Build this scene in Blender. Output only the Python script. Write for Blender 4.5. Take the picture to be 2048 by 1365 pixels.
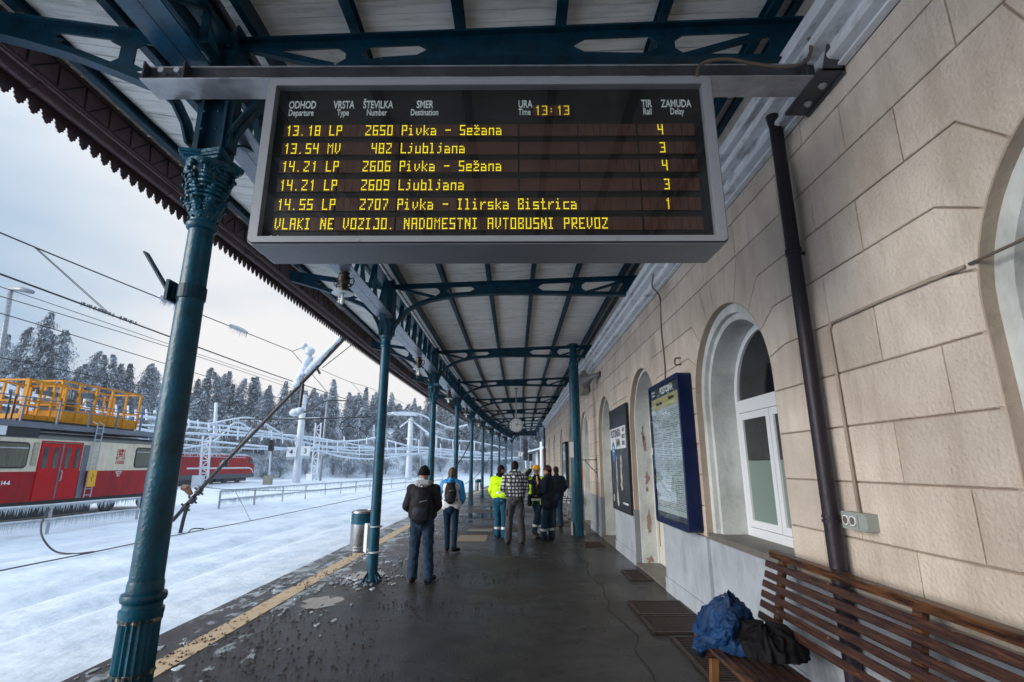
import bpy, bmesh, math, random
from mathutils import Vector, Matrix, noise
R_ = math.radians
random.seed(7)
sc = bpy.context.scene
for o in list(bpy.data.objects): bpy.data.objects.remove(o)
COL = sc.collection

# ------------------------------------------------------------------ camera
FPX, VH, UH = 1017.0, 248.5, 6.0
PITCH = math.atan(VH/FPX); YAW = math.atan(UH/math.hypot(FPX, VH)); CAMZ = 1.75
cd = bpy.data.cameras.new('camera'); cam = bpy.data.objects.new('camera', cd); COL.objects.link(cam)
cd.sensor_fit = 'HORIZONTAL'; cd.sensor_width = 36; cd.lens = FPX/2048*36; cd.clip_end = 3000; cd.clip_start = .05
cam.location = (0, 0, CAMZ); cam.rotation_euler = (R_(90)+PITCH, 0, YAW)
sc.camera = cam
sc.render.resolution_x = 1024; sc.render.resolution_y = 682

# ------------------------------------------------------------------ sky, sun, exposure
SUN_EL, SUN_AZ = 16, 250      # soft light through cloud, from behind the camera's left shoulder
w = bpy.data.worlds.new('World'); sc.world = w; w.use_nodes = True
nt = w.node_tree; nt.nodes.clear()
def N(t, kind, **kw):
    n = t.nodes.new(kind)
    for k, v in kw.items():
        if k.startswith('i_'): n.inputs[k[2:].replace('_', ' ')].default_value = v
        else: setattr(n, k, v)
    return n
out = N(nt, 'ShaderNodeOutputWorld')
sky = N(nt, 'ShaderNodeTexSky', sky_type='NISHITA', sun_disc=False, sun_elevation=R_(SUN_EL), sun_rotation=R_(SUN_AZ), air_density=1.2, dust_density=3.0)
bg1 = N(nt, 'ShaderNodeBackground'); bg1.inputs['Strength'].default_value = 0.08
nt.links.new(sky.outputs[0], bg1.inputs[0])
# cloud deck: brighter overhead (overcast), drifting between blue grey and warm white
tc = N(nt, 'ShaderNodeTexCoord')
sep = N(nt, 'ShaderNodeSeparateXYZ'); nt.links.new(tc.outputs['Generated'], sep.inputs[0])
mp = N(nt, 'ShaderNodeMapping'); mp.inputs['Scale'].default_value = (1.0, 1.0, 2.6); mp.inputs['Location'].default_value = (.35, .15, .3)
nt.links.new(tc.outputs['Generated'], mp.inputs[0])
cn = N(nt, 'ShaderNodeTexNoise'); cn.inputs['Scale'].default_value = 1.25; cn.inputs['Detail'].default_value = 5; cn.inputs['Roughness'].default_value = .45
nt.links.new(mp.outputs[0], cn.inputs['Vector'])
cr = N(nt, 'ShaderNodeValToRGB')
cr.color_ramp.elements[0].position = .38; cr.color_ramp.elements[0].color = (.33, .46, .63, 1)
cr.color_ramp.elements[1].position = .66; cr.color_ramp.elements[1].color = (.86, .83, .82, 1)
e = cr.color_ramp.elements.new(.52); e.color = (.56, .64, .73, 1)
nrm = N(nt, 'ShaderNodeVectorMath', operation='NORMALIZE'); nt.links.new(tc.outputs['Generated'], nrm.inputs[0])
dt = N(nt, 'ShaderNodeVectorMath', operation='DOT_PRODUCT'); dt.inputs[1].default_value = (-.335, .885, .323); nt.links.new(nrm.outputs[0], dt.inputs[0])
gw = N(nt, 'ShaderNodeMapRange', interpolation_type='SMOOTHSTEP'); gw.inputs['From Min'].default_value = .89; gw.inputs['From Max'].default_value = 1.0; gw.inputs['To Min'].default_value = -.05; gw.inputs['To Max'].default_value = .15; nt.links.new(dt.outputs['Value'], gw.inputs['Value'])
sm_ = N(nt, 'ShaderNodeMath', operation='ADD'); nt.links.new(cn.outputs['Fac'], sm_.inputs[0]); nt.links.new(gw.outputs[0], sm_.inputs[1]); nt.links.new(sm_.outputs[0], cr.inputs[0])
mr = N(nt, 'ShaderNodeMapRange'); mr.inputs['From Min'].default_value = 0.0; mr.inputs['From Max'].default_value = 1.0
mr.inputs['To Min'].default_value = 0.375; mr.inputs['To Max'].default_value = 1.5
pw = N(nt, 'ShaderNodeMath', operation='POWER', use_clamp=True); pw.inputs[1].default_value = 4.5; nt.links.new(sep.outputs['Z'], pw.inputs[0]); nt.links.new(pw.outputs[0], mr.inputs['Value'])
bg2 = N(nt, 'ShaderNodeBackground')
nt.links.new(cr.outputs[0], bg2.inputs[0]); nt.links.new(mr.outputs[0], bg2.inputs['Strength'])
mx = N(nt, 'ShaderNodeMixShader'); mx.inputs[0].default_value = .94
nt.links.new(bg1.outputs[0], mx.inputs[1]); nt.links.new(bg2.outputs[0], mx.inputs[2])
nt.links.new(mx.outputs[0], out.inputs[0])
sl = bpy.data.lights.new('sun', 'SUN'); sl.energy = 1.5; sl.angle = R_(42); sl.color = (1, .96, .9)
so = bpy.data.objects.new('sun', sl); COL.objects.link(so)
so.rotation_euler = (R_(90-SUN_EL), 0, R_(-64)); so.location = (0, 0, 30)
sc.view_settings.view_transform = 'Standard'; sc.view_settings.look = 'None'; sc.view_settings.exposure = 1.6; sc.view_settings.gamma = 1
sc.view_settings.use_curve_mapping = False

# ------------------------------------------------------------------ point helpers
_r = Vector((math.cos(YAW), math.sin(YAW), 0))
_f = Vector((-math.sin(YAW)*math.cos(PITCH), math.cos(YAW)*math.cos(PITCH), math.sin(PITCH)))
_u = _r.cross(_f)
def _ray(u, v): return _r*((u-1024)/FPX) - _u*((v-682.5)/FPX) + _f
def atY(u, v, Y):
    d = _ray(u, v); t = Y/d.y; return Vector((d.x*t, Y, CAMZ+d.z*t))
def atZ(u, v, Z):
    d = _ray(u, v); t = (Z-CAMZ)/d.z; return Vector((d.x*t, d.y*t, Z))
def bend(Y): return 0.0013*max(0.0, Y-13)**2           # the track side curves away to the right

# ------------------------------------------------------------------ materials
MAT = {}
def chips(m, col, sc_, thr, stretch=(1, 1, 1)):
    t = m.node_tree; b = t.nodes['Principled BSDF']; src = b.inputs['Base Color'].links[0].from_socket if b.inputs['Base Color'].links else None
    tcn = N(t, 'ShaderNodeTexCoord'); mp_ = N(t, 'ShaderNodeMapping'); mp_.inputs['Scale'].default_value = stretch; t.links.new(tcn.outputs['Object'], mp_.inputs[0])
    n = N(t, 'ShaderNodeTexNoise'); n.inputs['Scale'].default_value = sc_; n.inputs['Detail'].default_value = 10; n.inputs['Roughness'].default_value = .7; t.links.new(mp_.outputs[0], n.inputs['Vector'])
    r = N(t, 'ShaderNodeValToRGB'); r.color_ramp.elements[0].position = thr; r.color_ramp.elements[0].color = (0, 0, 0, 1); r.color_ramp.elements[1].position = thr+.03; r.color_ramp.elements[1].color = (1, 1, 1, 1); t.links.new(n.outputs['Fac'], r.inputs[0])
    x = N(t, 'ShaderNodeMix', data_type='RGBA'); t.links.new(r.outputs[0], x.inputs['Factor'])
    if src: t.links.new(src, x.inputs[6])
    else: x.inputs[6].default_value = b.inputs['Base Color'].default_value
    x.inputs[7].default_value = (*col, 1); t.links.new(x.outputs[2], b.inputs['Base Color'])
def mat(name, col, rough=.6, metal=0, bump=0, bscale=20, var=0, vscale=4, col2=None, spec=.5, emit=None, estr=0, coat=0, detail=4, stretch=None, lo=.35, hi=.65, bdist=.02, rvar=0):
    m = bpy.data.materials.new(name); m.use_nodes = True; t = m.node_tree
    b = t.nodes['Principled BSDF']
    b.inputs['Base Color'].default_value = (*col, 1); b.inputs['Roughness'].default_value = rough; b.inputs['Metallic'].default_value = metal
    b.inputs['Specular IOR Level'].default_value = spec
    if coat: b.inputs['Coat Weight'].default_value = coat; b.inputs['Coat Roughness'].default_value = .15
    if emit: b.inputs['Emission Color'].default_value = (*emit, 1); b.inputs['Emission Strength'].default_value = estr
    if bump or var or col2:
        tcn = N(t, 'ShaderNodeTexCoord'); src = tcn.outputs['Object']
        if stretch:
            mpn = N(t, 'ShaderNodeMapping'); mpn.inputs['Scale'].default_value = stretch; t.links.new(src, mpn.inputs[0]); src = mpn.outputs[0]
        if var or col2:
            n1 = N(t, 'ShaderNodeTexNoise'); n1.inputs['Scale'].default_value = vscale; n1.inputs['Detail'].default_value = 6; n1.inputs['Roughness'].default_value = .62
            t.links.new(src, n1.inputs['Vector'])
            r1 = N(t, 'ShaderNodeValToRGB'); r1.color_ramp.elements[0].position = lo; r1.color_ramp.elements[1].position = hi
            c2 = col2 if col2 else tuple(c*(1-var) for c in col)
            r1.color_ramp.elements[0].color = (*c2, 1); r1.color_ramp.elements[1].color = (*col, 1)
            t.links.new(n1.outputs['Fac'], r1.inputs[0]); t.links.new(r1.outputs[0], b.inputs['Base Color'])
            if rvar:
                mrn = N(t, 'ShaderNodeMapRange'); mrn.inputs['To Min'].default_value = max(.02, rough-rvar); mrn.inputs['To Max'].default_value = rough+rvar
                mrn.inputs['From Min'].default_value = lo; mrn.inputs['From Max'].default_value = hi
                t.links.new(n1.outputs['Fac'], mrn.inputs['Value']); t.links.new(mrn.outputs[0], b.inputs['Roughness'])
        if bump:
            n2 = N(t, 'ShaderNodeTexNoise'); n2.inputs['Scale'].default_value = bscale; n2.inputs['Detail'].default_value = detail
            t.links.new(src, n2.inputs['Vector'])
            bn = N(t, 'ShaderNodeBump'); bn.inputs['Strength'].default_value = bump; bn.inputs['Distance'].default_value = bdist
            t.links.new(n2.outputs['Fac'], bn.inputs['Height']); t.links.new(bn.outputs[0], b.inputs['Normal'])
    MAT[name] = m; return m

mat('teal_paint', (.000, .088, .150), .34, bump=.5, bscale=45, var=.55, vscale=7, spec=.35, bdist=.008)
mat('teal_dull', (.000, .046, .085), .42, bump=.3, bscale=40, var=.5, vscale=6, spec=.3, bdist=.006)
mat('teal_flange', (.004, .085, .17), .3, bump=.3, bscale=60, var=.5, vscale=9, spec=.5, bdist=.006)
mat('cover_sheet', (.20, .24, .30), .3, metal=.3, bump=.15, bscale=30, var=.35, vscale=10)
mat('roof_board', (.84, .83, .80), .75, bump=.35, bscale=40, col2=(.60, .585, .55), vscale=1.6, stretch=(1.2, 9, 1), lo=.33, hi=.52, bdist=.01)
mat('maroon_paint', (.085, .044, .056), .42, bump=.25, bscale=30, var=.4, vscale=5)
mat('maroon_board', (.20, .125, .14), .6, bump=.25, bscale=30, var=.3, vscale=4)
mat('batten_dark', (.022, .015, .018), .6)
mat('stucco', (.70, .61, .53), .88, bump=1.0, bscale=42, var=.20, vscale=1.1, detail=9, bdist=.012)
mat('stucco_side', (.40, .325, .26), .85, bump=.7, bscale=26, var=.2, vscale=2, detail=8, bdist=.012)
mat('joint', (.27, .21, .165), .9, bump=.4, bscale=40)
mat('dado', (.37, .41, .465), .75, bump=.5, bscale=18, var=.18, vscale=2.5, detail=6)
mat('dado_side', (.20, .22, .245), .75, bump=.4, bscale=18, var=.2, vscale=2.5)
mat('white_plaster', (.60, .63, .62), .7, bump=.7, bscale=15, var=.14, vscale=3, detail=7, bdist=.015)
mat('cornice_paint', (.76, .78, .82), .55, bump=.35, bscale=14, var=.35, vscale=3.5, lo=.28, hi=.40)
mat('grey_panel', (.23, .235, .25), .5, bump=.2, bscale=10, var=.1)
mat('white_pvc', (.70, .73, .77), .3)
mat('door_paint', (.62, .60, .55), .45, var=.1, vscale=5)
mat('dark_glass', (.008, .010, .012), .04, spec=.8)
mat('frost_glass', (.17, .23, .21), .25, spec=.5)
mat('downpipe', (.020, .015, .024), .42, bump=.2, bscale=20, spec=.3)
mat('steel_dark', (.085, .09, .105), .45, metal=.4, bump=.2, bscale=25, var=.35, vscale=5, rvar=.12)
mat('galvanised', (.52, .53, .57), .42, metal=.35, bump=.25, bscale=12, var=.45, vscale=5, rvar=.12)
mat('board_case', (.22, .235, .27), .42, metal=.2, bump=.08, bscale=30, var=.12, vscale=2)
mat('board_frame', (.36, .375, .42), .36, metal=.3)
mat('board_black', (.006, .006, .007), .5)
mat('cell_brown', (.095, .040, .028), .5, var=.3, vscale=9)
mat('led_on', (.8, .65, 0), .5, emit=(.86, .68, .012), estr=.50)
mat('led_on_time', (.8, .6, 0), .5, emit=(.8, .58, .02), estr=.36)
mat('print_white', (.88, .92, .92), .5)
mat('print_black', (.01, .01, .012), .5)
mat('rubber', (.006, .006, .007), .5)
mat('conduit', (.13, .10, .08), .5)
mat('bulb_glass', (.8, .83, .83), .1, spec=.8)
mat('brass_dark', (.045, .038, .03), .4, metal=.5)
mat('enamel', (.62, .66, .68), .3)
mat('snow', (.61, .67, .74), .6, bump=.5, bscale=2.6, col2=(.46, .535, .63), vscale=.9, detail=8, bdist=.13, lo=.34, hi=.58)
mat('ice', (.60, .67, .73), .22, bump=.6, bscale=9, var=.22, vscale=5)
mat('ice_dark', (.26, .30, .34), .15, bump=.6, bscale=14, var=.5, vscale=9)
mat('frost', (.66, .73, .81), .8)
mat('wire', (.012, .014, .017), .4)
mat('tube_rust', (.030, .024, .022), .5, bump=.3, bscale=30, var=.4)
mat('rail_wood', (.115, .045, .014), .36, bump=.5, bscale=18, col2=(.022, .010, .007), vscale=5, stretch=(3, .7, 8), lo=.40, hi=.62, spec=.5, rvar=.1, bdist=.01)
mat('slat_wood', (.085, .034, .018), .38, bump=.6, bscale=22, col2=(.022, .009, .008), vscale=7, stretch=(4, .9, 9), lo=.42, hi=.72, spec=.5, rvar=.1, bdist=.01)
mat('leg_wood', (.20, .085, .03), .5, bump=.3, var=.4, vscale=8)
mat('iron_rust', (.035, .018, .013), .5, bump=.5, bscale=30, var=.5, vscale=10)
mat('hatch_lid', (.30, .24, .17), .6, bump=.4, bscale=40, var=.25, vscale=12)
mat('hatch_grey', (.26, .245, .22), .5, bump=.4, bscale=30, var=.2)
mat('step_stone', (.16, .145, .13), .5, bump=.4, bscale=20, var=.3, vscale=4)
mat('navy_case', (.001, .008, .060), .3, bump=.06, bscale=10, var=.3, vscale=6, spec=.4)
mat('paper', (.50, .56, .58), .35, var=.1, vscale=2, coat=.6)
mat('paper_yellow', (.45, .40, .12), .4, col2=(.50, .47, .30), vscale=6)
mat('print_grey', (.10, .12, .14), .5)
mat('strip_dark', (.05, .06, .075), .4)
mat('poster_dark', (.050, .052, .060), .3, col2=(.008, .008, .011), vscale=3.2, lo=.42, hi=.72)
mat('stalag', (.55, .53, .46), .5, bump=.5, bscale=12, col2=(.14, .13, .12), vscale=9, lo=.35, hi=.6)
mat('sky_blue_print', (.03, .17, .42), .4)
mat('orange_paint', (.65, .17, .02), .4)
mat('loud_grey', (.17, .175, .19), .5, var=.2)
mat('box_beige', (.30, .29, .22), .55, bump=.2, var=.3, vscale=8)
mat('red_paint', (.40, .002, .008), .38, var=.3, vscale=1.1, spec=.25)
mat('red_door', (.48, .004, .008), .42, var=.15, vscale=2, spec=.2)
mat('cream_paint', (.70, .63, .49), .45, var=.12, vscale=2, spec=.3)
mat('train_grey', (.16, .18, .22), .45, metal=.3, var=.25, vscale=3)
mat('train_roof', (.22, .22, .21), .6, var=.3, vscale=2)
mat('train_dark', (.010, .013, .018), .5)
mat('yellow_paint', (.66, .27, .002), .5, var=.3, vscale=5, spec=.2)
mat('yellow_sign', (.75, .40, .01), .4)
mat('curtain', (.13, .125, .085), .25, var=.45, vscale=3, stretch=(1, 7, .4))
mat('ladder_steel', (.35, .42, .48), .35, metal=.6)
mat('loco_grey', (.055, .065, .08), .5)
mat('bark', (.07, .07, .08), .8)
mat('fir_dark', (.060, .082, .10), .85, var=.35, vscale=.8, spec=.1)
mat('fir_mid', (.20, .245, .30), .85, var=.35, vscale=.8, spec=.1)
mat('fir_frost', (.50, .57, .66), .85, var=.25, vscale=.9, spec=.1)
mat('twig_frost', (.42, .48, .55), .85, var=.4, vscale=.9, spec=.1)
mat('concrete_ice', (.56, .61, .68), .5, bump=.3, bscale=6, var=.14, vscale=2)
mat('sign_white', (.66, .70, .73), .4)
mat('steel_pole', (.25, .27, .30), .45, metal=.4, var=.2)
mat('brown_wall', (.30, .21, .15), .8, var=.25, vscale=1)
mat('clock_white', (.52, .56, .56), .4)
mat('stainless', (.42, .42, .43), .25, metal=.9, var=.25, vscale=5)
mat('hi_vis', (.50, .82, .0), .65, bump=.2, bscale=14, spec=.2)
mat('reflective', (.42, .46, .48), .35, metal=.3)
mat('petrol_cloth', (.008, .075, .14), .75, bump=.4, bscale=18, var=.35, vscale=5)
mat('navy_cloth', (.006, .013, .026), .7, bump=.4, bscale=18, var=.3, vscale=5)
mat('navy_trouser', (.006, .028, .055), .75, bump=.4, bscale=18, var=.3, vscale=5)
mat('black_cloth', (.0045, .0045, .006), .7, bump=.3, bscale=20)
mat('denim', (.010, .024, .050), .85, bump=.5, bscale=40, col2=(.024, .046, .082), vscale=4, lo=.35, hi=.7, spec=.2)
mat('denim_dark', (.008, .024, .055), .8, bump=.4, bscale=40, var=.4, vscale=5)
mat('charcoal_cloth', (.026, .023, .026), .8, bump=.4, bscale=20, var=.3, vscale=5)
mat('hood_grey', (.33, .34, .37), .85, bump=.4, bscale=25, var=.2)
mat('jacket_blue', (.006, .22, .55), .5, bump=.2, bscale=15)
mat('jacket_white', (.62, .64, .68), .55, bump=.2, bscale=15)
mat('grey_trouser', (.075, .075, .085), .75, bump=.5, bscale=22, var=.35, vscale=5)
mat('pack_black', (.012, .012, .015), .55, bump=.3, bscale=25)
mat('pack_navy', (.024, .026, .040), .5, bump=.3, bscale=25)
mat('skin', (.46, .25, .17), .5, var=.12, vscale=8)
mat('hair_dark', (.010, .008, .007), .6, bump=.6, bscale=60)
mat('hair_brown', (.075, .038, .022), .6, bump=.6, bscale=60)
mat('boot', (.007, .006, .006), .45)
mat('eye_white', (.6, .58, .55), .2)
mat('helmet_yellow', (.75, .38, .01), .25)
mat('knit_dark', (.022, .013, .017), .9, bump=.5, bscale=40)
mat('knit_red', (.24, .045, .05), .9)
mat('orange_cloth', (.85, .11, .01), .6)
mat('bread', (.55, .26, .12), .6)
mat('jacket_folds', (.002, .034, .12), .65, bump=.3, bscale=30, col2=(.001, .014, .05), vscale=5, lo=.3, hi=.55, spec=.3)

def stain(m, stretch, sc_, dark, lo=.45, hi=.75):
    t = m.node_tree; b = t.nodes['Principled BSDF']; src = b.inputs['Base Color'].links[0].from_socket
    tcn = N(t, 'ShaderNodeTexCoord'); mp_ = N(t, 'ShaderNodeMapping'); mp_.inputs['Scale'].default_value = stretch; t.links.new(tcn.outputs['Object'], mp_.inputs[0])
    n = N(t, 'ShaderNodeTexNoise'); n.inputs['Scale'].default_value = sc_; n.inputs['Detail'].default_value = 9; n.inputs['Roughness'].default_value = .65; t.links.new(mp_.outputs[0], n.inputs['Vector'])
    r = N(t, 'ShaderNodeValToRGB'); r.color_ramp.elements[0].position = lo; r.color_ramp.elements[0].color = (1, 1, 1, 1); r.color_ramp.elements[1].position = hi; r.color_ramp.elements[1].color = (*dark, 1); t.links.new(n.outputs['Fac'], r.inputs[0])
    x = N(t, 'ShaderNodeMix', data_type='RGBA', blend_type='MULTIPLY'); x.inputs['Factor'].default_value = 1; t.links.new(src, x.inputs[6]); t.links.new(r.outputs[0], x.inputs[7]); t.links.new(x.outputs[2], b.inputs['Base Color'])
for k_ in ('teal_paint', 'teal_dull'): chips(MAT[k_], (.05, .026, .015), 9, .70); 
chips(MAT['slat_wood'], (.22, .11, .05), 16, .64, (3, .8, 3)); chips(MAT['rail_wood'], (.20, .10, .04), 16, .66, (3, .8, 3))
chips(MAT['stucco'], (.30, .25, .20), 30, .70); stain(MAT['stucco'], (1, 5, .7), 1.1, (.80, .77, .74)); stain(MAT['stucco'], (1, 1, 1), .9, (.82, .80, .78), .42, .62)
stain(MAT['dado'], (1, 2.2, .9), 1.6, (.70, .70, .70)); stain(MAT['white_plaster'], (1, 2, .8), 2.0, (.60, .60, .58)); stain(MAT['cornice_paint'], (4, 1.5, 4), 2.2, (.52, .50, .50), .52, .66)
stain(MAT['red_paint'], (1, 3, .5), 1.3, (.5, .45, .45)); stain(MAT['cream_paint'], (1, 3, .4), 1.4, (.80, .75, .68)); chips(MAT['navy_case'], (.25, .30, .38), 26, .735)
stain(MAT['roof_board'], (1, 1, 1), 2.5, (.55, .53, .50), .60, .76)
for k_ in ('black_cloth', 'pack_black', 'pack_navy', 'navy_cloth', 'navy_trouser', 'charcoal_cloth', 'boot', 'grey_trouser', 'denim_dark', 'petrol_cloth', 'hair_dark', 'knit_dark', 'plaid'):
    if k_ in MAT: MAT[k_].node_tree.nodes['Principled BSDF'].inputs['Specular IOR Level'].default_value = .12
t = MAT['stucco'].node_tree; b = t.nodes['Principled BSDF']; src = b.inputs['Base Color'].links[0].from_socket
oi = N(t, 'ShaderNodeObjectInfo'); r = N(t, 'ShaderNodeMapRange'); r.inputs['To Min'].default_value = .86; r.inputs['To Max'].default_value = 1.03; t.links.new(oi.outputs['Random'], r.inputs['Value'])
x = N(t, 'ShaderNodeVectorMath', operation='SCALE'); t.links.new(src, x.inputs[0]); t.links.new(r.outputs[0], x.inputs['Scale']); t.links.new(x.outputs[0], b.inputs['Base Color'])
def glassmat(name, tint, refl=1.5):
    m = bpy.data.materials.new(name); m.use_nodes = True; t = m.node_tree; t.nodes.clear()
    o = N(t, 'ShaderNodeOutputMaterial'); tr = N(t, 'ShaderNodeBsdfTransparent'); tr.inputs[0].default_value = (*tint, 1)
    gl = N(t, 'ShaderNodeBsdfGlossy'); gl.inputs['Roughness'].default_value = .01; gl.inputs[0].default_value = (1, 1, 1, 1)
    fr = N(t, 'ShaderNodeFresnel'); fr.inputs[0].default_value = refl
    gm = N(t, 'ShaderNodeNewGeometry'); iv = N(t, 'ShaderNodeMath', operation='SUBTRACT'); iv.inputs[0].default_value = 1; t.links.new(gm.outputs['Backfacing'], iv.inputs[1]); mu = N(t, 'ShaderNodeMath', operation='MULTIPLY'); t.links.new(fr.outputs[0], mu.inputs[0]); t.links.new(iv.outputs[0], mu.inputs[1])
    ms = N(t, 'ShaderNodeMixShader'); t.links.new(mu.outputs[0], ms.inputs[0]); t.links.new(tr.outputs[0], ms.inputs[1]); t.links.new(gl.outputs[0], ms.inputs[2])
    t.links.new(ms.outputs[0], o.inputs[0]); MAT[name] = m
glassmat('pane', (.93, .95, .95), 1.42)
glassmat('lamp_pane', (.92, .94, .94), 1.45)

# plaid cloth
m = mat('plaid', (.5, .5, .5), .8); t = m.node_tree; b = t.nodes['Principled BSDF']
tcn = N(t, 'ShaderNodeTexCoord'); sp = N(t, 'ShaderNodeSeparateXYZ'); t.links.new(tcn.outputs['Object'], sp.inputs[0])
def band(sock, freq):
    a = N(t, 'ShaderNodeMath', operation='MULTIPLY'); a.inputs[1].default_value = freq; t.links.new(sock, a.inputs[0])
    s = N(t, 'ShaderNodeMath', operation='SINE'); t.links.new(a.outputs[0], s.inputs[0])
    g = N(t, 'ShaderNodeMath', operation='GREATER_THAN'); g.inputs[1].default_value = 0; t.links.new(s.outputs[0], g.inputs[0]); return g
nz = N(t, 'ShaderNodeTexNoise'); nz.inputs['Scale'].default_value = 5; t.links.new(tcn.outputs['Object'], nz.inputs['Vector']); mxv = N(t, 'ShaderNodeMix', data_type='VECTOR'); mxv.inputs['Factor'].default_value = .045; t.links.new(tcn.outputs['Object'], mxv.inputs[4]); t.links.new(nz.outputs['Color'], mxv.inputs[5]); t.links.new(mxv.outputs[1], sp.inputs[0])
ad = N(t, 'ShaderNodeMath', operation='ADD'); t.links.new(sp.outputs['X'], ad.inputs[0]); t.links.new(sp.outputs['Y'], ad.inputs[1])
g1 = band(ad.outputs[0], 80); g2 = band(sp.outputs['Z'], 80)
s2 = N(t, 'ShaderNodeMath', operation='ADD'); t.links.new(g1.outputs[0], s2.inputs[0]); t.links.new(g2.outputs[0], s2.inputs[1])
dv = N(t, 'ShaderNodeMath', operation='MULTIPLY'); dv.inputs[1].default_value = .5; t.links.new(s2.outputs[0], dv.inputs[0])
rp = N(t, 'ShaderNodeValToRGB'); rp.color_ramp.interpolation = 'CONSTANT'
rp.color_ramp.elements[0].color = (.008, .009, .012, 1); rp.color_ramp.elements[1].position = .75; rp.color_ramp.elements[1].color = (.50, .52, .55, 1)
ee = rp.color_ramp.elements.new(.25); ee.color = (.065, .07, .08, 1)
t.links.new(dv.outputs[0], rp.inputs[0]); t.links.new(rp.outputs[0], b.inputs['Base Color'])

# wet asphalt
m = mat('asphalt', (.03, .027, .026), .4, spec=.4); t = m.node_tree; b = t.nodes['Principled BSDF']
tcn = N(t, 'ShaderNodeTexCoord')
na = N(t, 'ShaderNodeTexNoise'); na.inputs['Scale'].default_value = .55; na.inputs['Detail'].default_value = 4
nb = N(t, 'ShaderNodeTexNoise'); nb.inputs['Scale'].default_value = 90; nb.inputs['Detail'].default_value = 2
nv = N(t, 'ShaderNodeTexVoronoi'); nv.inputs['Scale'].default_value = 24
nf = N(t, 'ShaderNodeTexNoise'); nf.inputs['Scale'].default_value = 3.5; nf.inputs['Detail'].default_value = 8; nf.inputs['Roughness'].default_value = .7
for n in (na, nb, nv, nf): t.links.new(tcn.outputs['Object'], n.inputs['Vector'])
ra = N(t, 'ShaderNodeValToRGB'); ra.color_ramp.elements[0].position = .38; ra.color_ramp.elements[0].color = (.012, .010, .010, 1)
ra.color_ramp.elements[1].position = .62; ra.color_ramp.elements[1].color = (.034, .028, .025, 1); t.links.new(nf.outputs['Fac'], ra.inputs[0])
rb = N(t, 'ShaderNodeValToRGB'); rb.color_ramp.elements[0].position = .66; rb.color_ramp.elements[0].color = (0, 0, 0, 1); rb.color_ramp.elements[1].position = .78; rb.color_ramp.elements[1].color = (1, 1, 1, 1)
t.links.new(nb.outputs['Fac'], rb.inputs[0])
mc = N(t, 'ShaderNodeMix', data_type='RGBA'); t.links.new(rb.outputs[0], mc.inputs['Factor']); t.links.new(ra.outputs[0], mc.inputs[6]); mc.inputs[7].default_value = (.16, .15, .14, 1)
sx = N(t, 'ShaderNodeSeparateXYZ'); t.links.new(tcn.outputs['Object'], sx.inputs[0])
ng = N(t, 'ShaderNodeTexNoise'); ng.inputs['Scale'].default_value = 2.6; ng.inputs['Detail'].default_value = 10; ng.inputs['Roughness'].default_value = .68; ng.inputs['Distortion'].default_value = .6
mi = N(t, 'ShaderNodeMapping'); mi.inputs['Scale'].default_value = (1.6, .8, 1); t.links.new(tcn.outputs['Object'], mi.inputs[0]); t.links.new(mi.outputs[0], ng.inputs['Vector'])
mg = N(t, 'ShaderNodeMapRange', interpolation_type='SMOOTHSTEP'); mg.inputs['From Min'].default_value = -1.9; mg.inputs['From Max'].default_value = -3.0; mg.inputs['To Min'].default_value = -.16; mg.inputs['To Max'].default_value = .03; t.links.new(sx.outputs['X'], mg.inputs['Value'])
my = N(t, 'ShaderNodeMapRange', interpolation_type='SMOOTHSTEP'); my.inputs['From Min'].default_value = 4.0; my.inputs['From Max'].default_value = 10.0; my.inputs['To Min'].default_value = -.05; my.inputs['To Max'].default_value = .03; t.links.new(sx.outputs['Y'], my.inputs['Value'])
a1 = N(t, 'ShaderNodeMath', operation='ADD'); t.links.new(ng.outputs['Fac'], a1.inputs[0]); t.links.new(mg.outputs[0], a1.inputs[1])
a2 = N(t, 'ShaderNodeMath', operation='ADD'); t.links.new(a1.outputs[0], a2.inputs[0]); t.links.new(my.outputs[0], a2.inputs[1])
ri = N(t, 'ShaderNodeValToRGB'); ri.color_ramp.elements[0].position = .530; ri.color_ramp.elements[0].color = (0, 0, 0, 1); ri.color_ramp.elements[1].position = .575; ri.color_ramp.elements[1].color = (1, 1, 1, 1); t.links.new(a2.outputs[0], ri.inputs[0])
ici = N(t, 'ShaderNodeValToRGB'); ici.color_ramp.elements[0].position = .42; ici.color_ramp.elements[0].color = (.11, .125, .14, 1); ici.color_ramp.elements[1].position = .58; ici.color_ramp.elements[1].color = (.46, .50, .54, 1); t.links.new(nf.outputs['Fac'], ici.inputs[0])
mc2 = N(t, 'ShaderNodeMix', data_type='RGBA'); t.links.new(ri.outputs[0], mc2.inputs['Factor']); t.links.new(mc.outputs[2], mc2.inputs[6]); t.links.new(ici.outputs[0], mc2.inputs[7])
t.links.new(mc2.outputs[2], b.inputs['Base Color'])
rr = N(t, 'ShaderNodeValToRGB'); rr.color_ramp.elements[0].position = .40; rr.color_ramp.elements[0].color = (.38, .38, .38, 1)
rr.color_ramp.elements[1].position = .60; rr.color_ramp.elements[1].color = (.11, .11, .11, 1); t.links.new(na.outputs['Fac'], rr.inputs[0]); t.links.new(rr.outputs[0], b.inputs['Roughness'])
b1 = N(t, 'ShaderNodeBump'); b1.inputs['Strength'].default_value = 1.0; b1.inputs['Distance'].default_value = .012; t.links.new(nb.outputs['Fac'], b1.inputs['Height'])
b2 = N(t, 'ShaderNodeBump'); b2.inputs['Strength'].default_value = .5; b2.inputs['Distance'].default_value = .03; t.links.new(nf.outputs['Fac'], b2.inputs['Height']); t.links.new(b1.outputs[0], b2.inputs['Normal'])
t.links.new(b2.outputs[0], b.inputs['Normal'])
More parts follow.
